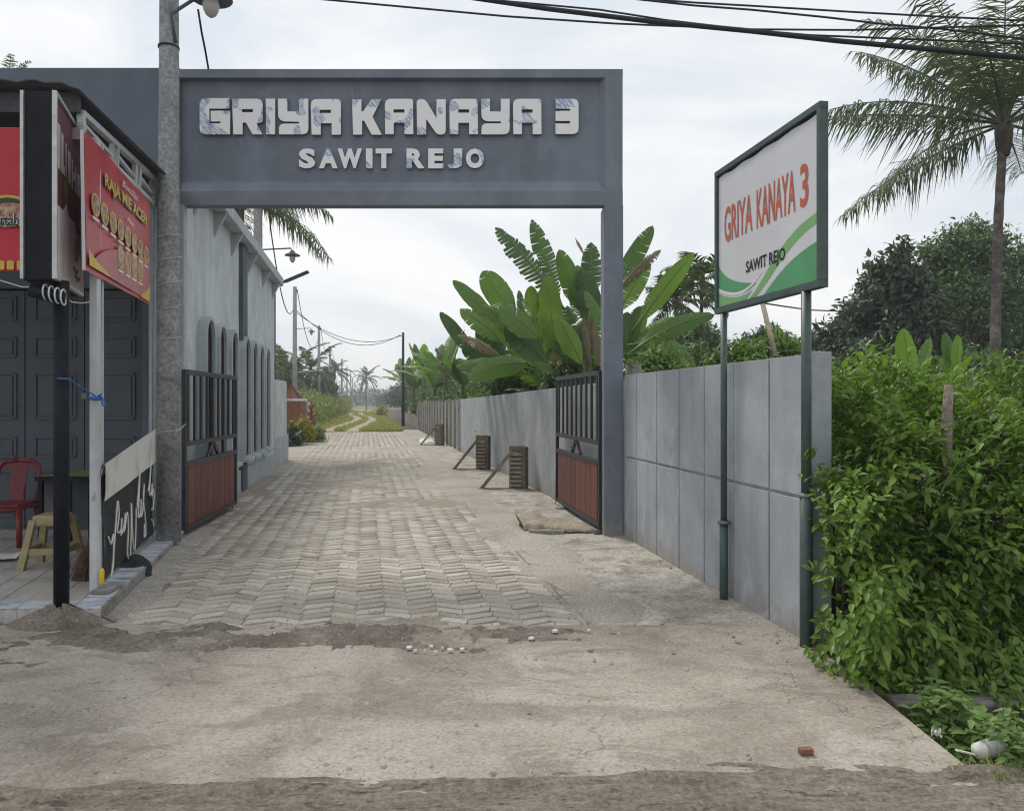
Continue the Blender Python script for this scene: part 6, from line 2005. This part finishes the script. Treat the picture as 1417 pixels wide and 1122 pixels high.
# blue rope from the black pole to the white post
ra, rb = at(95, 524, 5.5), at(133, 549, 6.0)
br = thing('blue_rope', tuple(ra), 'blue plastic rope tied from the black sign pole to the white canopy post', 'rope')
make('strand', MB().tube([at(78, 523.5, 5.52), at(84, 524, 5.49), ra, at(105, 531, 5.65), at(120, 540, 5.85), rb], .006, 5), M['blue_rope'], br)
make('knot', MB().tube([at(123, 550, 5.97), at(134, 551, 5.95), at(140, 545, 5.97), at(138, 553, 5.95), at(125, 552, 5.96)], .011, 6), M['blue_rope'], br)
make('loose_end', MB().tube([at(139, 547, 5.96), at(143, 553, 5.95), at(146, 561, 5.95)], .006, 5), M['blue_rope'], br)
make('loose_end', MB().tube([at(140, 550, 5.96), at(141, 557, 5.95), at(143, 562, 5.95)], .006, 5), M['blue_rope'], br)

# low black cloth banner with its white folded top, tied between post and pole
lb = thing('low_banner', tuple(at(143, 790, 6.1)), 'low black cloth with white script and a folded white top between post and pole', 'banner')
q00, q10, q11, q01 = at(143, 806, 6.1), at(211, 738, 8.3), at(211.5, 597, 8.3), at(141.5, 644, 6.1)
m_bcl = m_plain('cloth_black', (.032, .034, .038), .85, .25, 5)
m_wcl = NT('cloth_white_faded')
m_wcl.base(m_wcl.mix(m_wcl.ramp(m_wcl.noise(2.0, 3, .5, m_wcl.vec((3, 1.3, .6))), [(.56, 0.), (.64, .5)]), (.62, .61, .57), (.32, .29, .25))); m_wcl.set(.8)
m_wcl = m_wcl.m
LN = (q10 - q00).cross(q01 - q00).normalized()
if LN.x < 0: LN = -LN
c_ = make('cloth', quad_sheet(q00, q10, q11, q01, 24, 12, .025, LN, 6), m_bcl, lb, smooth=True)
def lq(s, t): return (q00 * (1 - s) + q10 * s) * (1 - t) + (q01 * (1 - s) + q11 * s) * t
make('folded_top', quad_sheet(lq(-.02, .70) + LN * .03, lq(1.0, .70) + LN * .03, lq(1.0, 1.03) + LN * .026, lq(-.02, 1.02) + LN * .026, 20, 5, .012, LN, 8), m_wcl, lb, smooth=True)
ft = make('fold_back', quad_sheet(lq(-.02, 1.02) + LN * .026, lq(1., 1.03) + LN * .026, lq(1., .86) - LN * .03, lq(-.05, .72) - LN * .05, 12, 4, .01, LN, 3), m_wcl, lb, smooth=True)
def scrawl(pts, rad=.008):
    P = [lq(s, t) + LN * .030 for s, t in pts]
    # smooth through the points
    out = []
    for i in range(len(P) - 1):
        p0, p1, p2, p3 = P[max(i - 1, 0)], P[i], P[i + 1], P[min(i + 2, len(P) - 1)]
        for k in range(5):
            t = k / 5
            out.append(.5 * ((2 * p1) + (p2 - p0) * t + (2 * p0 - 5 * p1 + 4 * p2 - p3) * t * t + (3 * p1 - p0 - 3 * p2 + p3) * t ** 3))
    out.append(P[-1])
    make('script_stroke', MB().tube(out, rad, 4), M['white_card'], c_)
scrawl([(.02, .38), (.06, .30), (.10, .36), (.09, .12), (.05, .02), (.08, .10), (.13, .40), (.17, .62), (.19, .50), (.16, .36), (.22, .34), (.24, .44), (.22, .30), (.28, .36), (.30, .46), (.28, .30), (.34, .45), (.36, .30), (.34, .08), (.39, .02), (.41, .2), (.42, .5), (.44, .22), (.47, .06), (.5, .1), (.52, .42)])
scrawl([(.54, .42), (.58, .62), (.60, .72), (.58, .5), (.56, .32), (.61, .34), (.63, .46), (.62, .30), (.67, .36), (.70, .58), (.68, .44), (.72, .28), (.74, .10), (.70, .08), (.71, .2)])
scrawl([(.80, .48), (.84, .58), (.87, .76), (.85, .6), (.83, .44), (.88, .44), (.90, .52), (.89, .40), (.93, .46), (.95, .38), (.92, .26), (.89, .28)])
scrawl([(.90, .17), (.93, .14), (.94, .10)], .010)

# ------------------------------------------------------------------ things on the porch
def chair(loc, rz):
    r = thing('plastic_chair', loc, 'red moulded plastic chair facing the road on the tiled porch', 'chair')
    t = Matrix.Translation(loc) @ Matrix.Rotation(rz, 4, 'Z')
    X = lambda x, y, z: t @ Vector((x, y, z))
    sh = [(-.21, -.20), (.21, -.20), (.235, -.05), (.20, .20), (-.20, .20), (-.235, -.05)]
    make('seat', MB().prism([X(a, b_, .405) for a, b_ in sh], (0, 0, .035)), M['red_plastic'], r, bevel=.015)
    make('seat_rim', MB().tube([X(-.225, .18, .40), X(-.245, -.05, .40), X(-.215, -.22, .39), X(0, -.235, .38), X(.215, -.22, .39), X(.245, -.05, .40), X(.225, .18, .40)], .022, 8), M['red_plastic'], r, smooth=True)
    for sx_ in (-1, 1):
        make('leg', MB().tube([X(.215 * sx_, -.205, .40), X(.245 * sx_, -.255, 0)], [.034, .026], 8), M['red_plastic'], r, smooth=True)
        make('leg', MB().tube([X(.205 * sx_, .19, .40), X(.235 * sx_, .28, 0)], [.034, .026], 8), M['red_plastic'], r, smooth=True)
        make('back_stile', MB().tube([X(.215 * sx_, .19, .40), X(.215 * sx_, .235, .62), X(.20 * sx_, .275, .80), X(.15 * sx_, .285, .855), X(.0, .29, .87)], [.026, .026, .024, .024, .024], 8), M['red_plastic'], r, smooth=True)
    make('back_splat', MB().prism([X(-.065, .20, .43), X(.065, .20, .43), X(.085, .285, .80), X(-.085, .285, .80)], t.to_3x3() @ Vector((0, .012, 0))), M['red_plastic'], r)
    make('top_rail', MB().prism([X(-.19, .270, .76), X(-.085, .275, .785), X(.085, .275, .785), X(.19, .270, .76), X(.15, .285, .85), X(-.15, .285, .85)], t.to_3x3() @ Vector((0, .012, 0))), M['red_plastic'], r)
    return r
chair((-5.36, 8.15, PZ - .006), R(8))
def stool(loc, rz, s=1.0):
    r = thing('plastic_stool', loc, 'square beige plastic stool with splayed legs beside the black pole', 'stool')
    t = Matrix.Translation(loc) @ Matrix.Rotation(rz, 4, 'Z')
    X = lambda x, y, z: t @ Vector((x, y, z))
    top, bot, H = .125, .185, .47
    make('seat', MB().prism([X(-top, -top, H - .10), X(top, -top, H - .10), X(top, top, H - .10), X(-top, top, H - .10)], (0, 0, .10)), M['beige_plastic'], r, bevel=.02)
    for a in (-1, 1):
        for b_ in (-1, 1):
            make('leg', MB().tube([X(top * .92 * a, top * .92 * b_, H - .04), X(bot * a, bot * b_, 0)], [.036, .040], 4), M['beige_plastic'], r)
    k = .60
    mm_ = top * (1 - k) + bot * k
    for a, b_, c, d in ((-1, -1, 1, -1), (1, -1, 1, 1), (1, 1, -1, 1), (-1, 1, -1, -1)):
        make('stretcher', MB().beam(X(mm_ * a, mm_ * b_, H * (1 - k) - .03), X(mm_ * c, mm_ * d, H * (1 - k) - .03), .02, .055), M['beige_plastic'], r)
    return r
stool(((64 - CX) * 6.85 / F, 6.95, PZ + .02), R(8))
tb = thing('side_table', ((96 - CX) * 7.7 / F, 7.9, PZ), 'small dark table with an olive green cloth behind the stool', 'table')
tx, ty = tb.location.x, tb.location.y
ztb = EYE - (660 - HY) * 7.6 / F
make('tabletop', MB().box(tx - .30, tx + .28, ty - .28, ty + .3, ztb - .04, ztb), M['black'], tb)
make('table_cloth', quad_sheet((tx - .29, ty - .285, ztb + .004), (tx + .27, ty - .285, ztb + .004), (tx + .27, ty + .29, ztb + .03), (tx - .29, ty + .29, ztb + .012), 10, 8, .006, Vector((0, 0, 1)), 5), m_plain('olive_cloth', (.13, .15, .06), .85, .3, 9), tb, smooth=True)
for a in (-.26, .24):
    for b_ in (-.24, .26):
        make('leg', MB().box(tx + a - .02, tx + a + .02, ty + b_ - .02, ty + b_ + .02, PZ - .02, ztb - .04), M['black'], tb)
make('side_board_and_shade', MB().box(tx - .24, tx + .22, ty + .255, ty + .265, PZ + .15, ztb - .04), M['pilaster'], tb)
make('hanging_cloth', quad_sheet((tx - .315, ty - .2, PZ + .2), (tx - .315, ty + .1, PZ + .25), (tx - .308, ty + .1, ztb), (tx - .308, ty - .2, ztb), 6, 8, .02, Vector((1, 0, 0)), 2), M['white_card'], tb, smooth=True)
brm = thing('broom', (-3.55, 6.3, PZ), 'dark bristle broom leaning behind the white canopy post', 'broom')
bt, bb = at(126, 742, 6.35), at(110, 803, 6.35)
make('handle', MB().tube([at(131, 600, 6.6), bt], .012, 6), M['wood'], brm)
bm_ = MB()
rb_ = random.Random(5)
for k in range(90):
    s = rb_.uniform(-1, 1)
    e = at(109 + 13.5 * s, 802 + rb_.uniform(-5, 2), 6.35 + rb_.uniform(-.06, .05))
    bm_.tube([bt + Vector((rb_.uniform(-.01, .01), 0, 0)), bt.lerp(e, .5) + Vector((rb_.uniform(-.01, .01), 0, .0)), e], .0045, 3)
make('bristles', bm_, M['broom'], brm)
dc = at(185, 790, 6.95)
mbc = MB()
G = []
for j in range(13):
    row = []
    for i in range(25):
        a = 2 * math.pi * i / 24
        rr_ = j / 12
        x = .135 * rr_ * math.cos(a) * (1 + .25 * float(vnoise(a * 1.2 + 3, 1, 2))); y = .16 * rr_ * math.sin(a)
        h_ = .10 * (1 - rr_ ** 2) * (.7 + .6 * float(fbm(x * 12 + 5, y * 12, 3, 4)))
        hang = 0
        if x > .085: hang = -(x - .085) * 1.5
        row.append((dc.x - .01 + x, 7.0 + y, PZ + .012 + h_ + hang))
    G.append(row)
solo('dark_rag', mbc.grid(G), M['dark_cloth'], 'crumpled dark green rag lying over the porch edge', 'rag', smooth=True)
yc = at(141, 797, 6.0)
solo('yellow_tube', MB().lathe((yc.x + .008, 5.985, yc.z - .055), [(.016, 0), (.018, .005), (.018, .10), (.012, .115), (.008, .12)], 10), M['yellow'], 'small yellow tube strapped to the foot of the white post', 'tube', smooth=True)
solo('foot_block', MB().box(yc.x - .03, yc.x + .10, 5.90, 6.15, PZ + .022, PZ + .055), M['raw_conc'], 'low cement block at the foot of the white post', 'block', bevel=.006)
wc = at(12, 768, 7.4)
solo('white_cloth', quad_sheet((wc.x - .35, 7.25, PZ + .02), (wc.x + .16, 7.2, PZ + .015), (wc.x + .10, 7.45, PZ + .03), (wc.x - .35, 7.6, PZ + .03), 14, 8, .03, Vector((0, 0, 1)), 12), M['white_card'], 'crumpled white sheet lying on the porch floor left of the stool', 'cloth', smooth=True)

# ------------------------------------------------------------------ props along the inner wall
def prop(px, py, hgt, wdt, dirx, label):
    base = gp(px, py)
    r = thing('wall_prop', tuple(base), label, 'wall prop', 'timber props against the inner wall')
    Y = base.y; x = base.x
    sl_ = make('corrugated_post', MB().box(x - wdt / 2, x + wdt / 2, Y + .02, Y + .10, 0, hgt), M['wood'], r, bevel=.01)
    n = 8
    for k in range(n):
        z = .05 + (hgt - .16) * k / n
        make('cleat', MB().prism([(x - wdt * .46, Y + .02, z), (x - wdt * .46, Y - .045, z + .012), (x - wdt * .46, Y - .03, z + .05), (x - wdt * .46, Y + .02, z + .065)], (wdt * .70, 0, 0)), M['cardboard'], sl_)
    make('brace', MB().beam((x - .10, Y - .06, hgt * .88), (x - .66, Y - .02, .02), .045, .06), M['wood'], r, bevel=.005)
    make('ground_plank', MB().beam((x - .72, Y - .02, .022), (x + .02, Y + .0, .022), .12, .03), M['wood'], r, bevel=.004)
    make('side_board_and_shade', MB().box(x + wdt / 2 + .002, x + wdt / 2 + .05, Y + .0, Y + .14, 0, hgt * .97), M['bark_dark'], r, bevel=.006)  # dark strip modelled in place of the prop's shadow on its right
    return r
prop(716, 677.5, .80, .30, 1, 'nearest timber wall prop with a diagonal brace and ribbed post')
prop(667, 650.5, .82, .30, 1, 'middle timber wall prop with a diagonal brace and ribbed post')
prop(607, 616.5, .80, .30, 1, 'farthest timber wall prop, beside the unpainted panels')
solo('plaster_bag', quad_sheet(gp(578, 612, .01), gp(600, 613, .01), gp(598, 606, .05), gp(582, 606, .06), 8, 5, .06, Vector((0, 0, 1)), 3), M['white_card'], 'torn white bag lying beside the farthest wall prop', 'bag', smooth=True)

# flattened carton and planks at the right gate column
ct = thing('flattened_carton', tuple(gp(770, 735)), 'weathered flattened carton lying on planks at the right gate column', 'carton')
G = []
for j in range(11):
    row = []
    for i in range(27):
        s, t = i / 26, j / 10
        p = Vector((.14 + .93 * s - .11 * t, 9.25 + .62 * t + .05 * s, 0))
        z = .17 * (1 - s) ** .9 * (.5 + .5 * t) + .04 + .05 * (float(fbm(s * 6 + 1, t * 3, 4, 5)) - .5)
        if j == 0: z *= .55
        row.append(p + Vector((.012 * math.sin(i * 1.7) * (j == 0), .02 * math.sin(i * 1.1) * (j == 0), max(z, .018))))
    G.append(row)
sheet = make('top_sheet', MB().grid(G), M['cardboard'], ct, smooth=True)
s_ = sheet.modifiers.new('thick', 'SOLIDIFY'); s_.thickness = .012
G2 = [[(q[0] + .015, q[1] + .02 + .05 * (k / 10), max(q[2] - .045 - .02 * (k % 2), .012)) for q in row_] for k, row_ in enumerate(G)]
s2 = make('lower_sheet', MB().grid(G2), M['wood'], ct, smooth=True)
s_ = s2.modifiers.new('thick', 'SOLIDIFY'); s_.thickness = .02
solo('timber_plank', MB().beam((.20, 9.24, .045), (.62, 9.30, .03), .16, .05), M['raw_conc'], 'short grey plank under the front of the flattened carton', 'plank', bevel=.006)
solo('dark_offcut', MB().beam((.10, 9.42, .09), (.24, 9.50, .10), .06, .05), M['bark_dark'], 'dark timber offcut poking out under the carton corner', 'offcut', bevel=.01)
gs = gp(779, 705)
solo('gate_stone', MB().lathe((gs.x, gs.y, 0), [(.10, 0), (.115, .02), (.10, .05), (.05, .06)], 12), M['raw_conc'], 'flat stone under the free end of the right gate leaf', 'stone', bevel=.01)
solo('gate_rubble', MB().lathe((gX(829), 9.22, 0), [(.05, 0), (.055, .03), (.03, .06), (.01, .07)], 7), M['bark_dark'], 'small dark lump of rubble at the foot of the right gate column', 'rubble')

# stake, stump and leaning stick behind the panel wall
stk = thing('weathered_stake', tuple(at(1311, 660, 4.72)), 'thick grey brown stake standing up through the leafy bush', 'stake')
make('shaft', MB().tube([at(1309, 672, 4.72), at(1310, 590, 4.74), at(1313, 533, 4.76)], [.034, .032, .026], 10), M['wood'], stk, smooth=True)
make('wire_band', MB().tube([at(1310.5, 583, 4.742), at(1310.5, 579, 4.742)], .036, 10), M['galv'], stk)
solo('wall_stump', MB().tube([at(877, 530, 9.6), at(877, 504, 9.6)], [.11, .10], 9), M['raw_conc'], 'stubby concrete post end showing above the panel wall by the gate column', 'post stump')
solo('rusty_rod', MB().tube([at(853, 491, 9.3), at(866, 502, 9.4), at(876, 508, 9.5)], .008, 5), M['bark_dark'], 'bent thin rod poking out beside the gate column', 'rod')
solo('leaning_stick', MB().tube([at(1055, 419, 7.3), at(1073, 492, 6.9)], .024, 8), M['bamboo'], 'pale stick leaning behind the panel wall below the sign', 'stick', smooth=True)

# ------------------------------------------------------------------ ditch edge and litter at the right
led = MB().box(2.06, 9, 4.12, 4.26, -.34, -.012)
tag(make('ditch_kerb', led, M['raw_conc'], bevel=.012), kind='structure')
cu = thing('paper_cup', tuple(gp(1372, 1052)), 'crushed pale printed paper cup lying in the roadside weeds', 'litter')
cb = gp(1368, 1053)
make('cup', MB().tube([cb + Vector((-.055, .0, .045)), cb + Vector((.06, .02, .055))], [.033, .046], 12), M['white_card'], cu, smooth=True)
make('print', MB().tube([cb + Vector((-.02, .006, .048)), cb + Vector((.025, .013, .052))], [.039, .0435], 12, False), m_plain('cup_print', (.38, .37, .36), .6, .3, 50), cu, smooth=True)
make('spoon', MB().beam(cb + Vector((-.15, -.01, .055)), cb + Vector((-.06, 0, .03)), .016, .006), M['white_card'], cu)
make('lid', MB().lathe(cb + Vector((.09, .05, .09)), [(.045, 0), (.045, .006), (.02, .01)], 12), M['glass_bulb'], cu)
solo('plastic_wrapper', quad_sheet(gp(1288, 1016, .01), gp(1304, 1022, .02), gp(1302, 1012, .05), gp(1290, 1010, .04), 8, 6, .03, Vector((0, 0, 1)), 7), M['shard'], 'small crumpled white wrapper at the concrete edge', 'litter', smooth=True)
def bit(px, py, s, mat, nm, label, cat, grp=None, z=.018, thin=.3, seed=0):
    q = random.Random(seed)
    p = gp(px, py, z)
    a = q.uniform(0, 6)
    n = q.choice([4, 5])
    pl = [(p.x + s * q.uniform(.6, 1) * math.cos(a + 2 * math.pi * k / n), p.y + s * q.uniform(.6, 1) * math.sin(a + 2 * math.pi * k / n), p.z - .01) for k in range(n)]
    o = solo(nm, MB().prism(pl, (0, 0, .01 + s * thin)), mat, label, cat, grp)
    return o
bk = gp(1115, 1044, .012)
solo('brick_fragment', MB().obox((bk.x, bk.y, .03), (.030, .004, 0), (-.002, .018, 0), (0, 0, .014)), M['brick'], 'small red brick fragment on the concrete apron', 'brick', bevel=.004)
tiles_px = [(566, 895, .03), (575, 899, .02), (597, 893, .022), (603, 901, .016), (622, 898, .03), (640, 897, .024), (612, 895, .014), (588, 899, .012), (735, 882, .03), (768, 872, .035), (815, 871, .02), (380, 875, .014)]
for k, (px, py, s) in enumerate(tiles_px):
    bit(px, py, s * .9, M['shard'], 'tile_shard', (['white tile shard just right of the small shard cluster', 'white tile shard at the front right corner of the pavers', 'white tile shard beside the right end of the front paver row', 'lone white tile shard on the dirt left of the shard cluster'][k - 8] if k > 7 else 'white tile shard in the small cluster on the dirt band'), 'shard', 'white tile shards on the dirt', .036, .10, k)
for k, (px, py, s) in enumerate(((1022, 889, .03), (917, 864, .02), (1168, 932, .02), (933, 904, .02), (733, 988, .016), (173, 966, .014), (543, 941, .012), (46, 978, .012), (1036, 1046, .012))):
    p = gp(px, py, .016)
    V_, F_ = leaf_arrays(np.array([[p.x - s, p.y, p.z + .004]]), np.array([[1, .4 * (k % 3 - 1), .05]]), np.array([[0, -.2, 1.]]), [2 * s], OVATE_V * np.array([1, 1, -1.4]), OVATE_F)
    o = np_mesh('dry_leaf', V_, F_, M['dry_leaf'])
    tag(o, ['curled brown leaf on the concrete left of the bush foot', 'dry brown leaf where the wall meets the concrete', 'dry leaf at the foot of the bush', 'pale dry leaf on the gritty strip', 'brown leaf on the tan concrete left of centre',
            'brown leaf crumb on the tan concrete near the mound', 'tiny dry leaf below the dirt band', 'tiny dry leaf at the far left of the concrete', 'tiny dry leaf near the brick fragment'][k], 'dry leaf')
# crumbs and grit
n = 6000
gxx = rng.uniform(-4.5, 1.9, n); gyy = np.concatenate([rng.uniform(3.0, 9.0, 2400), rng.normal(5.1, .28, 1800), rng.normal(3.3, .12, 900), rng.uniform(5.2, 8.5, 900)])
gxx[-900:] = 2.754 - .156 * gyy[-900:] - np.abs(rng.normal(0, .35, 900))
gv, gf = [], []
base_c = np.array([(-1, -1, 0), (1, -1, 0), (1, 1, 0), (-1, 1, 0), (-.6, -.5, 1.2), (.6, -.6, 1.2), (.5, .6, 1.2), (-.6, .6, 1.2)], float)
fc_c = np.array([(4, 5, 6, 7), (0, 1, 5, 4), (1, 2, 6, 5), (2, 3, 7, 6), (3, 0, 4, 7)])
szz = rng.uniform(.0025, .007, n) * (1 + (rng.random(n) > .95) * 1.3)
ang = rng.uniform(0, 6.28, n)
rot = np.stack([np.cos(ang), -np.sin(ang), np.sin(ang), np.cos(ang)], -1).reshape(-1, 2, 2)
bb_ = base_c[None] * szz[:, None, None] * rng.uniform(.6, 1.3, (n, 1, 3))
xy = np.einsum('nij,nkj->nki', rot, bb_[:, :, :2])
V = np.concatenate([xy + np.stack([gxx, gyy], -1)[:, None, :], bb_[:, :, 2:3] + .010], -1).reshape(-1, 3)
Fc = (fc_c[None] + (np.arange(n) * 8)[:, None, None]).reshape(-1, 4)
keep_ = None
tag(np_mesh('grit', V, Fc, M['mortar']), kind='stuff')

# ------------------------------------------------------------------ the damp air
hz_m = bpy.data.materials.new('haze')
hz_m.use_nodes = True
hn = hz_m.node_tree.nodes
for n_ in list(hn):
    if n_.type != 'OUTPUT_MATERIAL': hn.remove(n_)
pv = hn.new('ShaderNodeVolumePrincipled')
pv.inputs['Color'].default_value = (0.86, 0.91, 0.97, 1)
pv.inputs['Density'].default_value = 0.0013
pv.inputs['Anisotropy'].default_value = 0.2
hz_m.node_tree.links.new(pv.outputs['Volume'], [n_ for n_ in hn if n_.type == 'OUTPUT_MATERIAL'][0].inputs['Volume'])
tag(make('haze', MB().box(-960, 960, -70, 1520, -2.2, 14.5), hz_m), kind='stuff')
